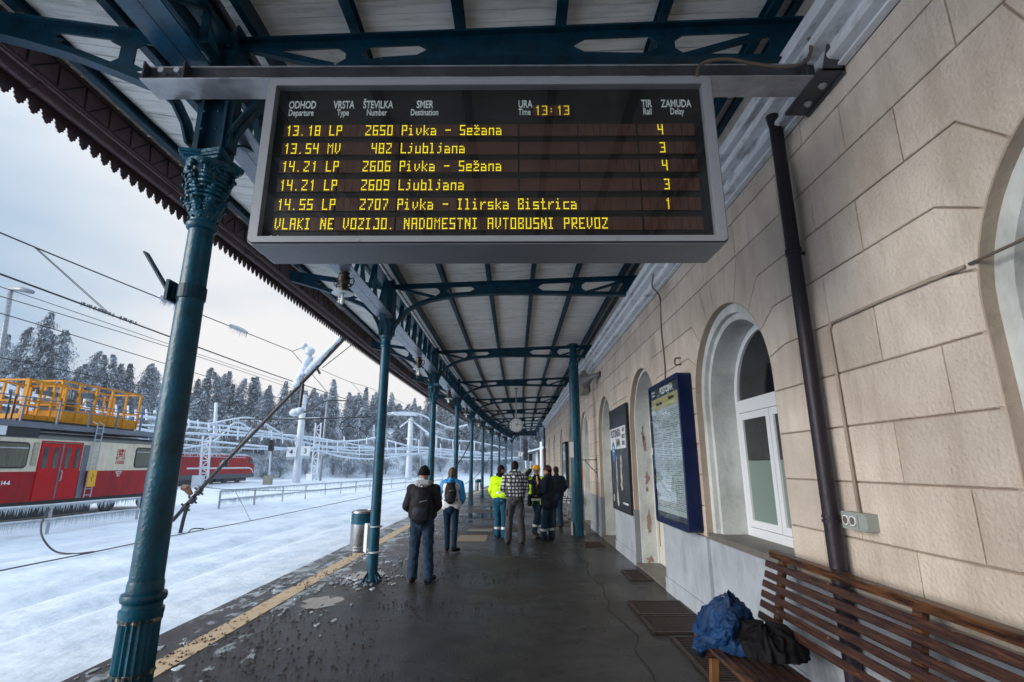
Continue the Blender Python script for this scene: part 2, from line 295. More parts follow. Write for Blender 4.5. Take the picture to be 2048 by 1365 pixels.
# worn yellow line
m = mat('yellow_line', (.60, .42, .23), .5); t = m.node_tree; b = t.nodes['Principled BSDF']
tcn = N(t, 'ShaderNodeTexCoord'); nf = N(t, 'ShaderNodeTexNoise'); nf.inputs['Scale'].default_value = 7; nf.inputs['Detail'].default_value = 8; nf.inputs['Roughness'].default_value = .75
t.links.new(tcn.outputs['Object'], nf.inputs['Vector'])
ra = N(t, 'ShaderNodeValToRGB'); ra.color_ramp.elements[0].position = .37; ra.color_ramp.elements[0].color = (.04, .034, .03, 1)
ra.color_ramp.elements[1].position = .47; ra.color_ramp.elements[1].color = (.55, .40, .24, 1)
e2 = ra.color_ramp.elements.new(.41); e2.color = (.34, .19, .05, 1)
t.links.new(nf.outputs['Fac'], ra.inputs[0]); t.links.new(ra.outputs[0], b.inputs['Base Color'])
bb = N(t, 'ShaderNodeBump'); bb.inputs['Strength'].default_value = .4; bb.inputs['Distance'].default_value = .01; t.links.new(nf.outputs['Fac'], bb.inputs['Height']); t.links.new(bb.outputs[0], b.inputs['Normal'])

# ------------------------------------------------------------------ mesh helpers
class MB:
    def __init__(s): s.v = []; s.f = []; s.mi = []; s.k = 0
    def add(s, vs, fs):
        o = len(s.v); s.v += [tuple(p) for p in vs]; s.f += [tuple(i+o for i in f) for f in fs]; s.mi += [s.k]*len(fs); return s
    def box(s, x0, x1, y0, y1, z0, z1):
        return s.add([(x0,y0,z0),(x1,y0,z0),(x1,y1,z0),(x0,y1,z0),(x0,y0,z1),(x1,y0,z1),(x1,y1,z1),(x0,y1,z1)],
                     [(0,3,2,1),(4,5,6,7),(0,1,5,4),(1,2,6,5),(2,3,7,6),(3,0,4,7)])
    def bar(s, a, b, w, h, up=(0,0,1)):
        a, b = Vector(a), Vector(b); d = (b-a).normalized(); u = Vector(up)
        if abs(d.dot(u)) > .98: u = Vector((1,0,0))
        sd = d.cross(u).normalized(); u = sd.cross(d)
        vs = []
        for p in (a, b):
            for i, j in ((-1,-1),(1,-1),(1,1),(-1,1)): vs.append(p+sd*(i*w/2)+u*(j*h/2))
        return s.add(vs, [(0,1,2,3),(7,6,5,4),(0,4,5,1),(1,5,6,2),(2,6,7,3),(3,7,4,0)])
    def tube(s, pts, r, n=8, cap=True):
        pts = [Vector(p) for p in pts]; m_ = len(pts)
        rs = r if isinstance(r, (list, tuple)) else [r]*m_
        vs = []; pu = None
        for i, p in enumerate(pts):
            d = (pts[min(i+1, m_-1)]-pts[max(i-1, 0)]).normalized()
            u = Vector((0,0,1)) if pu is None else pu
            if abs(d.dot(u)) > .95: u = Vector((1,0,0)) if abs(d.x) < .9 else Vector((0,1,0))
            sd = d.cross(u).normalized(); u = sd.cross(d).normalized(); pu = u
            for k in range(n):
                a = 2*math.pi*k/n; vs.append(p+(sd*math.cos(a)+u*math.sin(a))*rs[i])
        fs = [(i*n+k, i*n+(k+1)%n, (i+1)*n+(k+1)%n, (i+1)*n+k) for i in range(m_-1) for k in range(n)]
        if cap: fs += [tuple(range(n))[::-1], tuple((m_-1)*n+k for k in range(n))]
        return s.add(vs, fs)
    def lathe(s, prof, n=20, c=(0,0,0), flute=None):
        vs = []
        for (r, z) in prof:
            for k in range(n):
                a = 2*math.pi*k/n; rr = r*(1-(flute if flute and k % 2 else 0)); vs.append((c[0]+rr*math.cos(a), c[1]+rr*math.sin(a), c[2]+z))
        m_ = len(prof)
        fs = [(i*n+k, i*n+(k+1)%n, (i+1)*n+(k+1)%n, (i+1)*n+k) for i in range(m_-1) for k in range(n)]
        fs += [tuple(range(n))[::-1], tuple((m_-1)*n+k for k in range(n))]
        return s.add(vs, fs)
    def prismx(s, poly, x0, x1, bev=0):
        """poly in (y,z), ccw seen from -x or not, front at x0"""
        n = len(poly)
        if bev:
            ins = inset(poly, bev)
            vs = [(x0, p[0], p[1]) for p in ins]+[(x0+bev, p[0], p[1]) for p in poly]+[(x1, p[0], p[1]) for p in poly]
            fs = [tuple(range(n))]+[(k, k+n, (k+1)%n+n, (k+1)%n) for k in range(n)]+[(k+n, k+2*n, (k+1)%n+2*n, (k+1)%n+n) for k in range(n)]
        else:
            vs = [(x0, p[0], p[1]) for p in poly]+[(x1, p[0], p[1]) for p in poly]
            fs = [tuple(range(n)), tuple(range(2*n-1, n-1, -1))]+[(k, k+n, (k+1)%n+n, (k+1)%n) for k in range(n)]
        return s.add(vs, fs)
    def prismy(s, poly, y0, y1):
        n = len(poly); vs = [(p[0], y0, p[1]) for p in poly]+[(p[0], y1, p[1]) for p in poly]
        return s.add(vs, [tuple(range(n))[::-1], tuple(range(n, 2*n))]+[(k, (k+1)%n, (k+1)%n+n, k+n) for k in range(n)])
    def ell(s, c, r, rot=None, nu=14, nv=9):
        vs = [(0,0,1)]
        for i in range(1, nv):
            th = math.pi*i/nv
            for k in range(nu):
                a = 2*math.pi*k/nu; vs.append((math.sin(th)*math.cos(a), math.sin(th)*math.sin(a), math.cos(th)))
        vs.append((0,0,-1))
        M_ = rot.to_3x3() if rot else Matrix.Identity(3)
        vs = [M_ @ Vector((p[0]*r[0], p[1]*r[1], p[2]*r[2]))+Vector(c) for p in vs]
        fs = [(0, 1+k, 1+(k+1)%nu) for k in range(nu)]
        for i in range(nv-2): fs += [(1+i*nu+k, 1+(i+1)*nu+k, 1+(i+1)*nu+(k+1)%nu, 1+i*nu+(k+1)%nu) for k in range(nu)]
        L = len(vs)-1; fs += [(L, 1+(nv-2)*nu+(k+1)%nu, 1+(nv-2)*nu+k) for k in range(nu)]
        return s.add(vs, fs)
    def cap(s, a, b, r0, r1=None, n=12):
        """tapered limb with rounded ends"""
        a, b = Vector(a), Vector(b); r1 = r0 if r1 is None else r1; d = (b-a); L = d.length
        if L < 1e-5: return s.ell(a, (r0, r0, r0))
        d.normalize(); pts = []; rs = []
        for k in range(5):
            th = math.pi/2*k/4; pts.append(a-d*(r0*math.cos(th))); rs.append(max(r0*math.sin(th), .0008))
        for k in range(5):
            th = math.pi/2*k/4; pts.append(b+d*(r1*math.sin(th))); rs.append(max(r1*math.cos(th), .0008))
        return s.tube(pts, rs, n)
    def build(s, name, mats, parent=None, smooth=False, fixn=True):
        me = bpy.data.meshes.new(name); me.from_pydata(s.v, [], s.f)
        if isinstance(mats, str): mats = [mats]
        for m_ in mats: me.materials.append(MAT[m_])
        for i, p in enumerate(me.polygons): p.material_index = s.mi[i]; p.use_smooth = smooth
        if fixn:
            bm = bmesh.new(); bm.from_mesh(me); bmesh.ops.recalc_face_normals(bm, faces=bm.faces); bm.to_mesh(me); bm.free()
        me.update()
        o = bpy.data.objects.new(name, me); COL.objects.link(o)
        if parent: o.parent = parent
        return o
def inset(poly, d):
    n = len(poly); ar = sum(poly[i][0]*poly[(i+1)%n][1]-poly[(i+1)%n][0]*poly[i][1] for i in range(n)); sg = 1 if ar > 0 else -1
    res = []
    for i in range(n):
        p0 = Vector(poly[i-1]); p1 = Vector(poly[i]); p2 = Vector(poly[(i+1)%n])
        a = (p1-p0); b_ = (p2-p1)
        if a.length < 1e-6 or b_.length < 1e-6: res.append(tuple(p1)); continue
        a.normalize(); b_.normalize()
        na_ = Vector((-a.y, a.x))*sg; nb_ = Vector((-b_.y, b_.x))*sg; m_ = na_+nb_
        L = m_.length_squared
        if L < .3: res.append(tuple(p1)); continue
        res.append(tuple(p1+m_*(2*d/L)))
    return res
def smooth_by(o, ang=40):
    try:
        me = o.data
        for p in me.polygons: p.use_smooth = True
        bm = bmesh.new(); bm.from_mesh(me)
        for e_ in bm.edges:
            if len(e_.link_faces) == 2 and e_.calc_face_angle(0) > R_(ang): e_.smooth = False
        bm.to_mesh(me); bm.free()
    except Exception as ex: print(ex)
    return o
def empty(name, loc=(0,0,0), rz=0, label=None, cat=None, group=None):
    o = bpy.data.objects.new(name, None); COL.objects.link(o); o.location = loc; o.rotation_euler.z = rz; o.empty_display_size = .1
    if label: tag(o, label, cat, group)
    return o
def tag(o, label=None, cat=None, group=None, kind=None):
    if label: o['label'] = label
    if cat: o['category'] = cat
    if group: o['group'] = group
    if kind: o['kind'] = kind
    return o
def dup(o, parent=None, loc=None, rz=None):
    c = o.copy(); COL.objects.link(c)
    if parent: c.parent = parent
    if loc is not None: c.location = loc
    if rz is not None: c.rotation_euler.z = rz
    for ch in list(o.children): dup(ch, c)
    return c
def text(name, body, size, loc, rot, mt, parent=None, sx=1.0, bold=0, align='CENTER', depth=.001):
    cu = bpy.data.curves.new(name, 'FONT'); cu.body = body; cu.size = size; cu.align_x = align; cu.align_y = 'CENTER'; cu.offset = bold; cu.extrude = depth; cu.resolution_u = 3
    tmp = bpy.data.objects.new(name+'_curve', cu); COL.objects.link(tmp)
    dg = bpy.context.evaluated_depsgraph_get(); me = bpy.data.meshes.new_from_object(tmp.evaluated_get(dg)); me.name = name
    bpy.data.objects.remove(tmp); me.materials.clear(); me.materials.append(MAT[mt])
    o = bpy.data.objects.new(name, me); COL.objects.link(o)
    M_ = Matrix.Translation(loc) @ rot.to_4x4() @ Matrix.Diagonal((sx, 1, 1, 1)); me.transform(M_)
    if parent: o.parent = parent
    return o
ROT_MY = Matrix.Rotation(R_(90), 3, 'X')                                   # reads towards -Y (faces the camera)
ROT_MX = Matrix.Rotation(R_(-90), 3, 'Z') @ Matrix.Rotation(R_(90), 3, 'X')   # on the right wall, faces -X
ROT_PX = Matrix.Rotation(R_(90), 3, 'Z') @ Matrix.Rotation(R_(90), 3, 'X')    # on trains, faces +X

def rebase(root, loc):
    """root empty moves to loc; world-built child meshes are shifted to suit"""
    loc = Vector(loc); seen = set()
    def go(o):
        for ch in o.children:
            if ch.type == 'MESH' and ch.data.name not in seen:
                seen.add(ch.data.name); ch.data.transform(Matrix.Translation(-loc))
            go(ch)
    root.location = loc; go(root); return root
def org(o, loc):
    loc = Vector(loc); o.data.transform(Matrix.Translation(-loc)); o.location = loc; return o

# ================================================================== GROUND
def grid(name, xs, ys, zf, mt):
    v = [(x, y, zf(x, y)) for y in ys for x in xs]; n = len(xs)
    f = [(j*n+i, j*n+i+1, (j+1)*n+i+1, (j+1)*n+i) for j in range(len(ys)-1) for i in range(n-1)]
    b_ = MB(); b_.add(v, f); return tag(b_.build(name, mt, smooth=True), kind='structure')
EDGE = -3.78
# platform: asphalt sheet with a front lip, following the bend
ys = [-14+i*.5 for i in range(200)]
b_ = MB(); v = []
for y in ys: v += [(EDGE+bend(y)+.03*noise.noise((y*1.3, 3, 0)), y, 0), (3.6+bend(y)*.2, y, 0)]
n_ = len(ys); b_.add(v, [(2*i, 2*i+1, 2*i+3, 2*i+2) for i in range(n_-1)])
plat = tag(b_.build('platform', 'asphalt'), kind='structure')
b_ = MB(); v = []
for y in ys: v += [(EDGE-.01+bend(y), y, -.005), (EDGE-.01+bend(y), y, -.9), (EDGE+.25+bend(y), y, -.005)]
b_.add(v, [(3*i, 3*i+1, 3*i+4, 3*i+3) for i in range(n_-1)]+[(3*i, 3*i+3, 3*i+5, 3*i+2) for i in range(n_-1)]); tag(b_.build('platform_edge', 'step_stone'), kind='structure')
b_ = MB(); v = []
for y in ys: v += [(-3.30+bend(y), y, .004), (-3.06+bend(y), y, .004)]
b_.add(v, [(2*i, 2*i+1, 2*i+3, 2*i+2) for i in range(n_-1)]); tag(b_.build('yellow_line', 'yellow_line'), kind='structure')

# snow on the tracks and the hill behind
TA = Vector((-37, 73)); TD = Vector((.77, .64)).normalized(); TN = Vector((-TD.y, TD.x))
def hill_d(x, y): return (Vector((x, y))-TA).dot(TN)
def gz(x, y):
    d = hill_d(x, y)
    h = 0
    if d > 0: h = 21*(1-math.exp(-d/42.0))*min(1, d/10+.15)
    near = max(0, min(1, (EDGE+bend(y)-x)/3.0))
    z = -.05-.22*near
    z += .07*noise.noise((x*.35, y*.22, 0))*near+.035*noise.noise((x*1.2, y*.8, 4))*near+.030*noise.noise((x*3.1, y*2.4, 7))*near
    # troughs over the buried rails
    for tr in (-6.1, -7.6, -11.0, -12.5):
        q = x-bend(y)-tr; z -= .10*math.exp(-(q/.22)**2)*(1+.8*noise.noise((y*.5, tr, 1)))
    if d > 0: z += h+1.0*noise.noise((x*.06, y*.06, 2))*min(1, d/12)
    return z
xs_f = [-34+i*.22 for i in range(int((34-3.2)/.22))]+[-3.25]
def snowx(o_):
    return o_
v = []; ys2 = [-6+i*.3 for i in range(220)]
b_ = MB(); XN = [ -16+i*.17 for i in range(74) ]
for y in ys2:
    for x in XN:
        X = x+bend(y); X = min(X, EDGE+bend(y)+.12) if x > -4 else X
        v.append((X, y, gz(X, y)))
n = len(XN); b_.add(v, [(j*n+i, j*n+i+1, (j+1)*n+i+1, (j+1)*n+i) for j in range(len(ys2)-1) for i in range(n-1)])
tag(b_.build('snow_covered_tracks', 'snow', smooth=True), kind='structure')
def gz2(x, y):
    z = gz(x, y)
    # sinks under the finer sheet and the platform
    if x-bend(y) > -15.9 and y < 59.4: z = min(z, -.6) if x-bend(y) > -15.6 else z-.05
    return z
xs = [-420+i*12 for i in range(27)]+[-96+i*2.0 for i in range(75)]+[56+i*14 for i in range(22)]
ysg = [-60, -30, -15]+[-6+i*2.0 for i in range(90)]+[180+i*20 for i in range(26)]
grid('snow_ground', xs, ysg, gz2, 'snow')

# hatches, grates
def ground_piece(name, x0, x1, y0, y1, mt, label, cat, group=None, z=.008, slats=0):
    if not slats:
        b_ = MB(); b_.box(x0, x1, y0, y1, -.05, z); o = b_.build(name, mt); org(o, ((x0+x1)/2, (y0+y1)/2, 0)); return tag(o, label, cat, group)
    r = empty(name, (0,0,0), 0, label, cat, group)
    b_ = MB(); f = .035
    b_.box(x0, x1, y0, y0+f, -.04, z+.012); b_.box(x0, x1, y1-f, y1, -.04, z+.012); b_.box(x0, x0+f, y0+f, y1-f, -.04, z+.010); b_.box(x1-f, x1, y0+f, y1-f, -.04, z+.010)
    b_.build('frame', mt, r)
    b_ = MB(); b_.box(x0+f, x1-f, y0+f, y1-f, -.03, .002); b_.build('tray', 'rubber', r)
    k = 0; y = y0+f+.02
    while y < y1-f-.01:
        b_ = MB(); b_.box(x0+f, x1-f, y, y+.016, -.02, z+.006); b_.build('bar', mt, r); y += slats
    rebase(r, ((x0+x1)/2, (y0+y1)/2, 0)); return r
ground_piece('boot_grate', 1.81, 2.13, 8.57, 9.38, 'iron_rust', 'rusty iron boot grate set in the platform outside the peeling doorway', 'grate', slats=.04)
ground_piece('boot_grate', 1.48, 2.17, 6.70, 7.34, 'iron_rust', 'wide brown grate at the wall below the blue display case, farther one of the pair', 'grate', 'rusty grates by the wall', slats=.035)
ground_piece('boot_grate', 1.48, 2.17, 6.02, 6.66, 'iron_rust', 'wide brown grate by the wall, nearer of the pair, just beyond the bench end', 'grate', 'rusty grates by the wall', slats=.035)
ground_piece('boot_grate', 1.62, 2.17, 4.7, 5.9, 'iron_rust', 'long dark slatted grate beside the far leg of the brown bench', 'grate', 'rusty grates by the wall', slats=.05)
ground_piece('boot_grate', 1.55, 2.0, 12.0, 12.6, 'iron_rust', 'small dark grate in front of the third arched doorway near the thick blue pole', 'grate', slats=.05)
ground_piece('manhole_cover', -1.42, -.70, 12.83, 13.86, 'hatch_lid', 'tan rectangular hatch lid in the asphalt right of the walking woman', 'hatch')
ground_piece('manhole_cover', -1.30, -.63, 14.68, 15.20, 'hatch_grey', 'pale grey framed hatch lid just beyond the tan one', 'hatch')
ground_piece('manhole_cover', .05, .95, 13.3, 14.1, 'step_stone', 'brownish hatch lid between the feet of the talking men', 'hatch')
ground_piece('manhole_cover', 1.15, 1.75, 17.6, 18.6, 'hatch_grey', 'pale framed hatch lid on the ground in front of the metal seat', 'hatch')

# ice crusts and grit on the platform
def blob(bm_, cx, cy, r, z, h, seed):
    n = 11; o = len(bm_.v); ph = random.random()*6
    ring = []; ring2 = []
    for k in range(n):
        a = 2*math.pi*k/n; q = r*(.55+.75*abs(noise.noise((math.cos(a)*1.3+seed, math.sin(a)*1.3, seed*.7)))*1.4)
        ring.append((cx+q*math.cos(a)*.8, cy+q*math.sin(a)*1.5, z)); ring2.append((cx+.8*q*math.cos(a)*.8, cy+.8*q*math.sin(a)*1.5, z+h))
    bm_.add(ring+ring2, [(k, (k+1) % n, (k+1) % n+n, k+n) for k in range(n)]+[tuple(range(n, 2*n))])
b_ = MB(); rnd = random.Random(3)
for i in range(650):
    y = 3.6+20*rnd.random()**1.3; band_ = rnd.random()
    x = (EDGE+.06+.42*rnd.random() if band_ < .45 else -3.0+.95*rnd.random()**1.7)
    if band_ > .45 and y < 6 and rnd.random() < .8: continue
    if noise.noise((x*1.2, y*.7, 9)) < -.08: continue
    b_.k = 0 if rnd.random() < .10 else 1
    blob(b_, x+bend(y), y, .015+.055*rnd.random()**1.8, .001, .009, i*.37)
for (cx, cy, q) in ((-2.25, 8.6, .5), (-2.2, 13.9, .6)):
    for i in range(46):
        a = rnd.random()*6.28; rr_ = .12+q*rnd.random(); b_.k = 0 if rnd.random() < .2 else 1; blob(b_, cx+rr_*math.cos(a), cy+rr_*math.sin(a), .02+.05*rnd.random(), .001, .012, i*1.3)
tag(b_.build('ice_crust', ['ice', 'ice_dark'], smooth=False), kind='stuff', label='broken grey and white ice patches along the platform edge', cat='ice')
b_ = MB()
for i in range(2600):
    y = 2.6+9*rnd.random()**1.5; x = -3.3+3.6*rnd.random()**1.5
    if noise.noise((x*.9, y*.6, 3)) < -.05: continue
    s_ = .005+.009*rnd.random(); z = .006 if x < -3.0 else .001
    b_.add([(x-s_, y-s_, z), (x+s_, y-s_*.6, z), (x+s_*.5, y+s_, z), (x, y, z+s_*1.3)], [(0, 1, 3), (1, 2, 3), (2, 0, 3)])
tag(b_.build('grit', 'iron_rust'), kind='stuff', label='dark gravel grit scattered over the near platform', cat='grit')
b_ = MB(); rr = random.Random(2); pts = []
for k in range(60): t_ = k/59; y = 12.5-9.3*t_; pts.append((1.30+.05*math.sin(k*.5)+.10*noise.noise((k*.35, 0, 0))-.12*t_, y, .0012))
b_.add([p_ for p in pts for p_ in ((p[0]-.006-.005*rr.random(), p[1], .0012), (p[0]+.006+.006*rr.random(), p[1], .0012))], [(2*i, 2*i+1, 2*i+3, 2*i+2) for i in range(59)])
tag(b_.build('asphalt_crack', 'rubber'), kind='structure')
# puddles
b_ = MB(); b_.k = 0
def pud(cx, cy, rx, ry, sd):
    n = 34; b_.add([(cx+rx*math.cos(6.283*k/n)*(.7+.5*noise.noise((math.cos(6.283*k/n)*2, math.sin(6.283*k/n)*2, sd))), cy+ry*math.sin(6.283*k/n)*(.7+.5*noise.noise((math.cos(6.283*k/n)*2, math.sin(6.283*k/n)*2, sd+5))), .0025) for k in range(n)], [tuple(range(n))])
m = mat('water', (.015, .015, .016), .03, bump=.05, bscale=2)
pud(-1.1, 19.3, 1.3, 1.5, 1); pud(-1.7, 17.2, .5, .5, 7); pud(-.6, 22.5, 1.0, 1.2, 3); pud(-2.45, 9.0, .42, .5, 5); pud(-2.55, 7.3, .35, .45, 9)
tag(b_.build('puddles', 'water'), kind='structure')

# ================================================================== STATION BUILDING
XW = 2.2
ZC = [.95, 1.29, 1.645, 2.0, 2.355, 2.71, 3.066, 3.42, 3.78, 4.135, 4.33]
ZS, RO = 2.46, .95
KINK = {2.71: (11.8, None), 3.066: (29, None), 3.42: (47.6, None), 3.78: (68, None)}
ARCH = [(1.35, 'blank'), (5.25, 'window'), (8.9, 'door'), (12.65, 'door'), (16.4, 'slim'), (20.3, 'slim'), (24.4, 'slim'), (28.8, 'slim'), (33.3, 'slim')]
WY0, WY1 = -9.0, 36.8
bld = empty('station_building', (0,0,0), 0, 'cream stucco station building with scored block joints, arched openings and grey dado', 'building')
def arcpt(yc, side, ang, R=RO): return (yc+side*R*math.cos(R_(ang)), ZS+R*math.sin(R_(ang)))
def kpt(yc, side, z):
    a = KINK[z][0]; r = (z-ZS)/math.sin(R_(a)); return (yc+side*r*math.cos(R_(a)), z)
def endline(yc, side, z0, z1):
    """boundary of a course against an arch, listed upward"""
    pts = []
    if z0 < ZS: pts.append((yc+side*RO, z0)); a0 = 0; pts.append((yc+side*RO, min(z1, ZS)))
    else: pts.append(kpt(yc, side, z0)); a0 = KINK[z0][0]; pts.append(arcpt(yc, side, a0))
    if z1 > ZS:
        a1 = KINK[z1][0]; st = 5
        for k in range(1, st+1): pts.append(arcpt(yc, side, a0+(a1-a0)*k/st))
        pts.append(kpt(yc, side, z1))
    return pts
blocks = []
for j in range(len(ZC)-1):
    z0, z1 = ZC[j], ZC[j+1]
    joints = [(2.57 if j % 2 else 3.0)+.87*k for k in range(-15, 42)]
    if z0 >= 3.78-1e-6: gaps = [(None, None)]
    else: gaps = [(None, 0)]+[(i, i+1) for i in range(len(ARCH)-1)]+[(len(ARCH)-1, None)]
    for (ia, ib) in gaps:
        L = endline(ARCH[ia][0], 1, z0, z1) if ia is not None else [(WY0, z0), (WY0, z1)]
        Rr = endline(ARCH[ib][0], -1, z0, z1) if ib is not None else [(WY1, z0), (WY1, z1)]
        lo_ = max(p[0] for p in L); hi_ = min(p[0] for p in Rr)
        cuts = [y for y in joints if lo_+.17 < y < hi_-.17]
        if z0 > 4.1: cuts = cuts[::2]
        segs = [L]+[[(c, z0), (c, z1)] for c in cuts]+[Rr]
        for a_, b2_ in zip(segs[:-1], segs[1:]): blocks.append(a_[::-1]+b2_)
for (yc, kd) in ARCH:                       # wedge stones over each crown
    aa = [68, 81, 99, 112]; z = 3.78
    for a0, a1 in zip(aa[:-1], aa[1:]):
        def top(a): r = (z-ZS)/math.sin(R_(a)); return (yc+r*math.cos(R_(a)), z)
        pts = [arcpt(yc, 1, a0+(a1-a0)*k/4) for k in range(5)]
        blocks.append([top(a0)]+pts+[top(a1)])
far = MB()
for poly in blocks:
    q = []
    for p in poly:
        if not q or (Vector(p)-Vector(q[-1])).length > 1e-4: q.append(p)
    if (Vector(q[0])-Vector(q[-1])).length < 1e-4: q.pop()
    cy = sum(p[0] for p in q)/len(q); g_ = inset(q, .005 if cy < 16 else .009)
    x0 = XW+random.uniform(-.0015, .0015)
    if .2 < cy < 17:
        b_ = MB(); b_.prismx(g_, x0, XW+.03, bev=.005); b_.build('stone_block', 'stucco', bld)
    else: far.prismx(g_, x0, XW+.03)
o = far.build('stone_blocks', 'stucco', bld); o['kind'] = 'stuff'
# backing wall in the joints' colour, with the arches cut out
b_ = MB(); XB = XW+.014
edges = [WY0]+[(ARCH[i][0]+ARCH[i+1][0])/2 for i in range(len(ARCH)-1)]+[WY1]
for i, (yc, kd) in enumerate(ARCH):
    ya, yb = edges[i], edges[i+1]; R = RO+.004
    b_.prismx([(ya, 0), (yc-R, 0), (yc-R, ZS), (ya, ZS)], XB, XB+.05); b_.prismx([(yc+R, 0), (yb, 0), (yb, ZS), (yc+R, ZS)], XB, XB+.05)
    arc = [(yc-R*math.cos(math.pi*k/24), ZS+R*math.sin(math.pi*k/24)) for k in range(25)]
    b_.prismx([(ya, ZS)]+arc+[(yb, ZS), (yb, 4.34), (ya, 4.34)], XB, XB+.05)
b_.box(XW, XW+.4, WY0, WY1, 4.34, 6.2)
b_.build('wall', ['joint'], bld)
b_ = MB(); b_.box(XW-.003, XW+.1, WY0, WY1-.02, 4.70, 5.9); b_.build('upper_wall', 'stucco', bld)
b_ = MB(); b_.box(XW, XW+6, WY1-.01, WY1+.0, 0, 6.2); b_.box(XW+.9, XW+1.0, WY0, WY1-.02, 0, 6.2); b_.build('gable_wall', 'stucco', bld)
# cornice
prof = [(0, 4.33), (-.05, 4.335), (-.05, 4.352), (-.022, 4.356), (-.022, 4.375), (-.10, 4.385), (-.115, 4.40), (-.115, 4.425), (-.08, 4.43), (-.08, 4.50), (-.175, 4.515), (-.19, 4.53), (-.19, 4.565), (-.14, 4.57), (-.14, 4.60), (-.225, 4.61), (-.235, 4.625), (-.235, 4.70), (-.21, 4.72), (0, 4.80)]
b_ = MB(); b_.prismy([(XW+p[0], p[1]) for p in prof], WY0, WY1-.03); b_.build('cornice', 'cornice_paint', bld)
# dado, plinth, reveals, frames per opening
def ring(bm_, yc, R0, R1, x0, x1, zb, n=28):
    """half-round moulding with straight legs; R0 outer, R1 inner; between x0 and x1"""
    def path(R): return [(yc+R, zb)]+[(yc+R*math.cos(math.pi*k/n), ZS+R*math.sin(math.pi*k/n)) for k in range(n+1)]+[(yc-R, zb)]
    A, B = path(R0), path(R1); m_ = len(A); vs = []
    for (x, P_) in ((x0, A), (x0, B), (x1, A), (x1, B)): vs += [(x, p[0], p[1]) for p in P_]
    fs = []
    for i in range(m_-1):
        for (p, q) in ((0, 1), (1, 3), (3, 2), (2, 0)): fs.append((p*m_+i, p*m_+i+1, q*m_+i+1, q*m_+i))
    fs += [(0, m_, 3*m_, 2*m_), (m_-1, 2*m_-1, 4*m_-1, 3*m_-1)]
    bm_.add(vs, fs)
def half_pane(bm_, yc, R, x, zb, n=24):
    P_ = [(x, yc+R, zb)]+[(x, yc+R*math.cos(math.pi*k/n), ZS+R*math.sin(math.pi*k/n)) for k in range(n+1)]+[(x, yc-R, zb)]
    bm_.add(P_, [tuple(range(len(P_)))])
prev = WY0
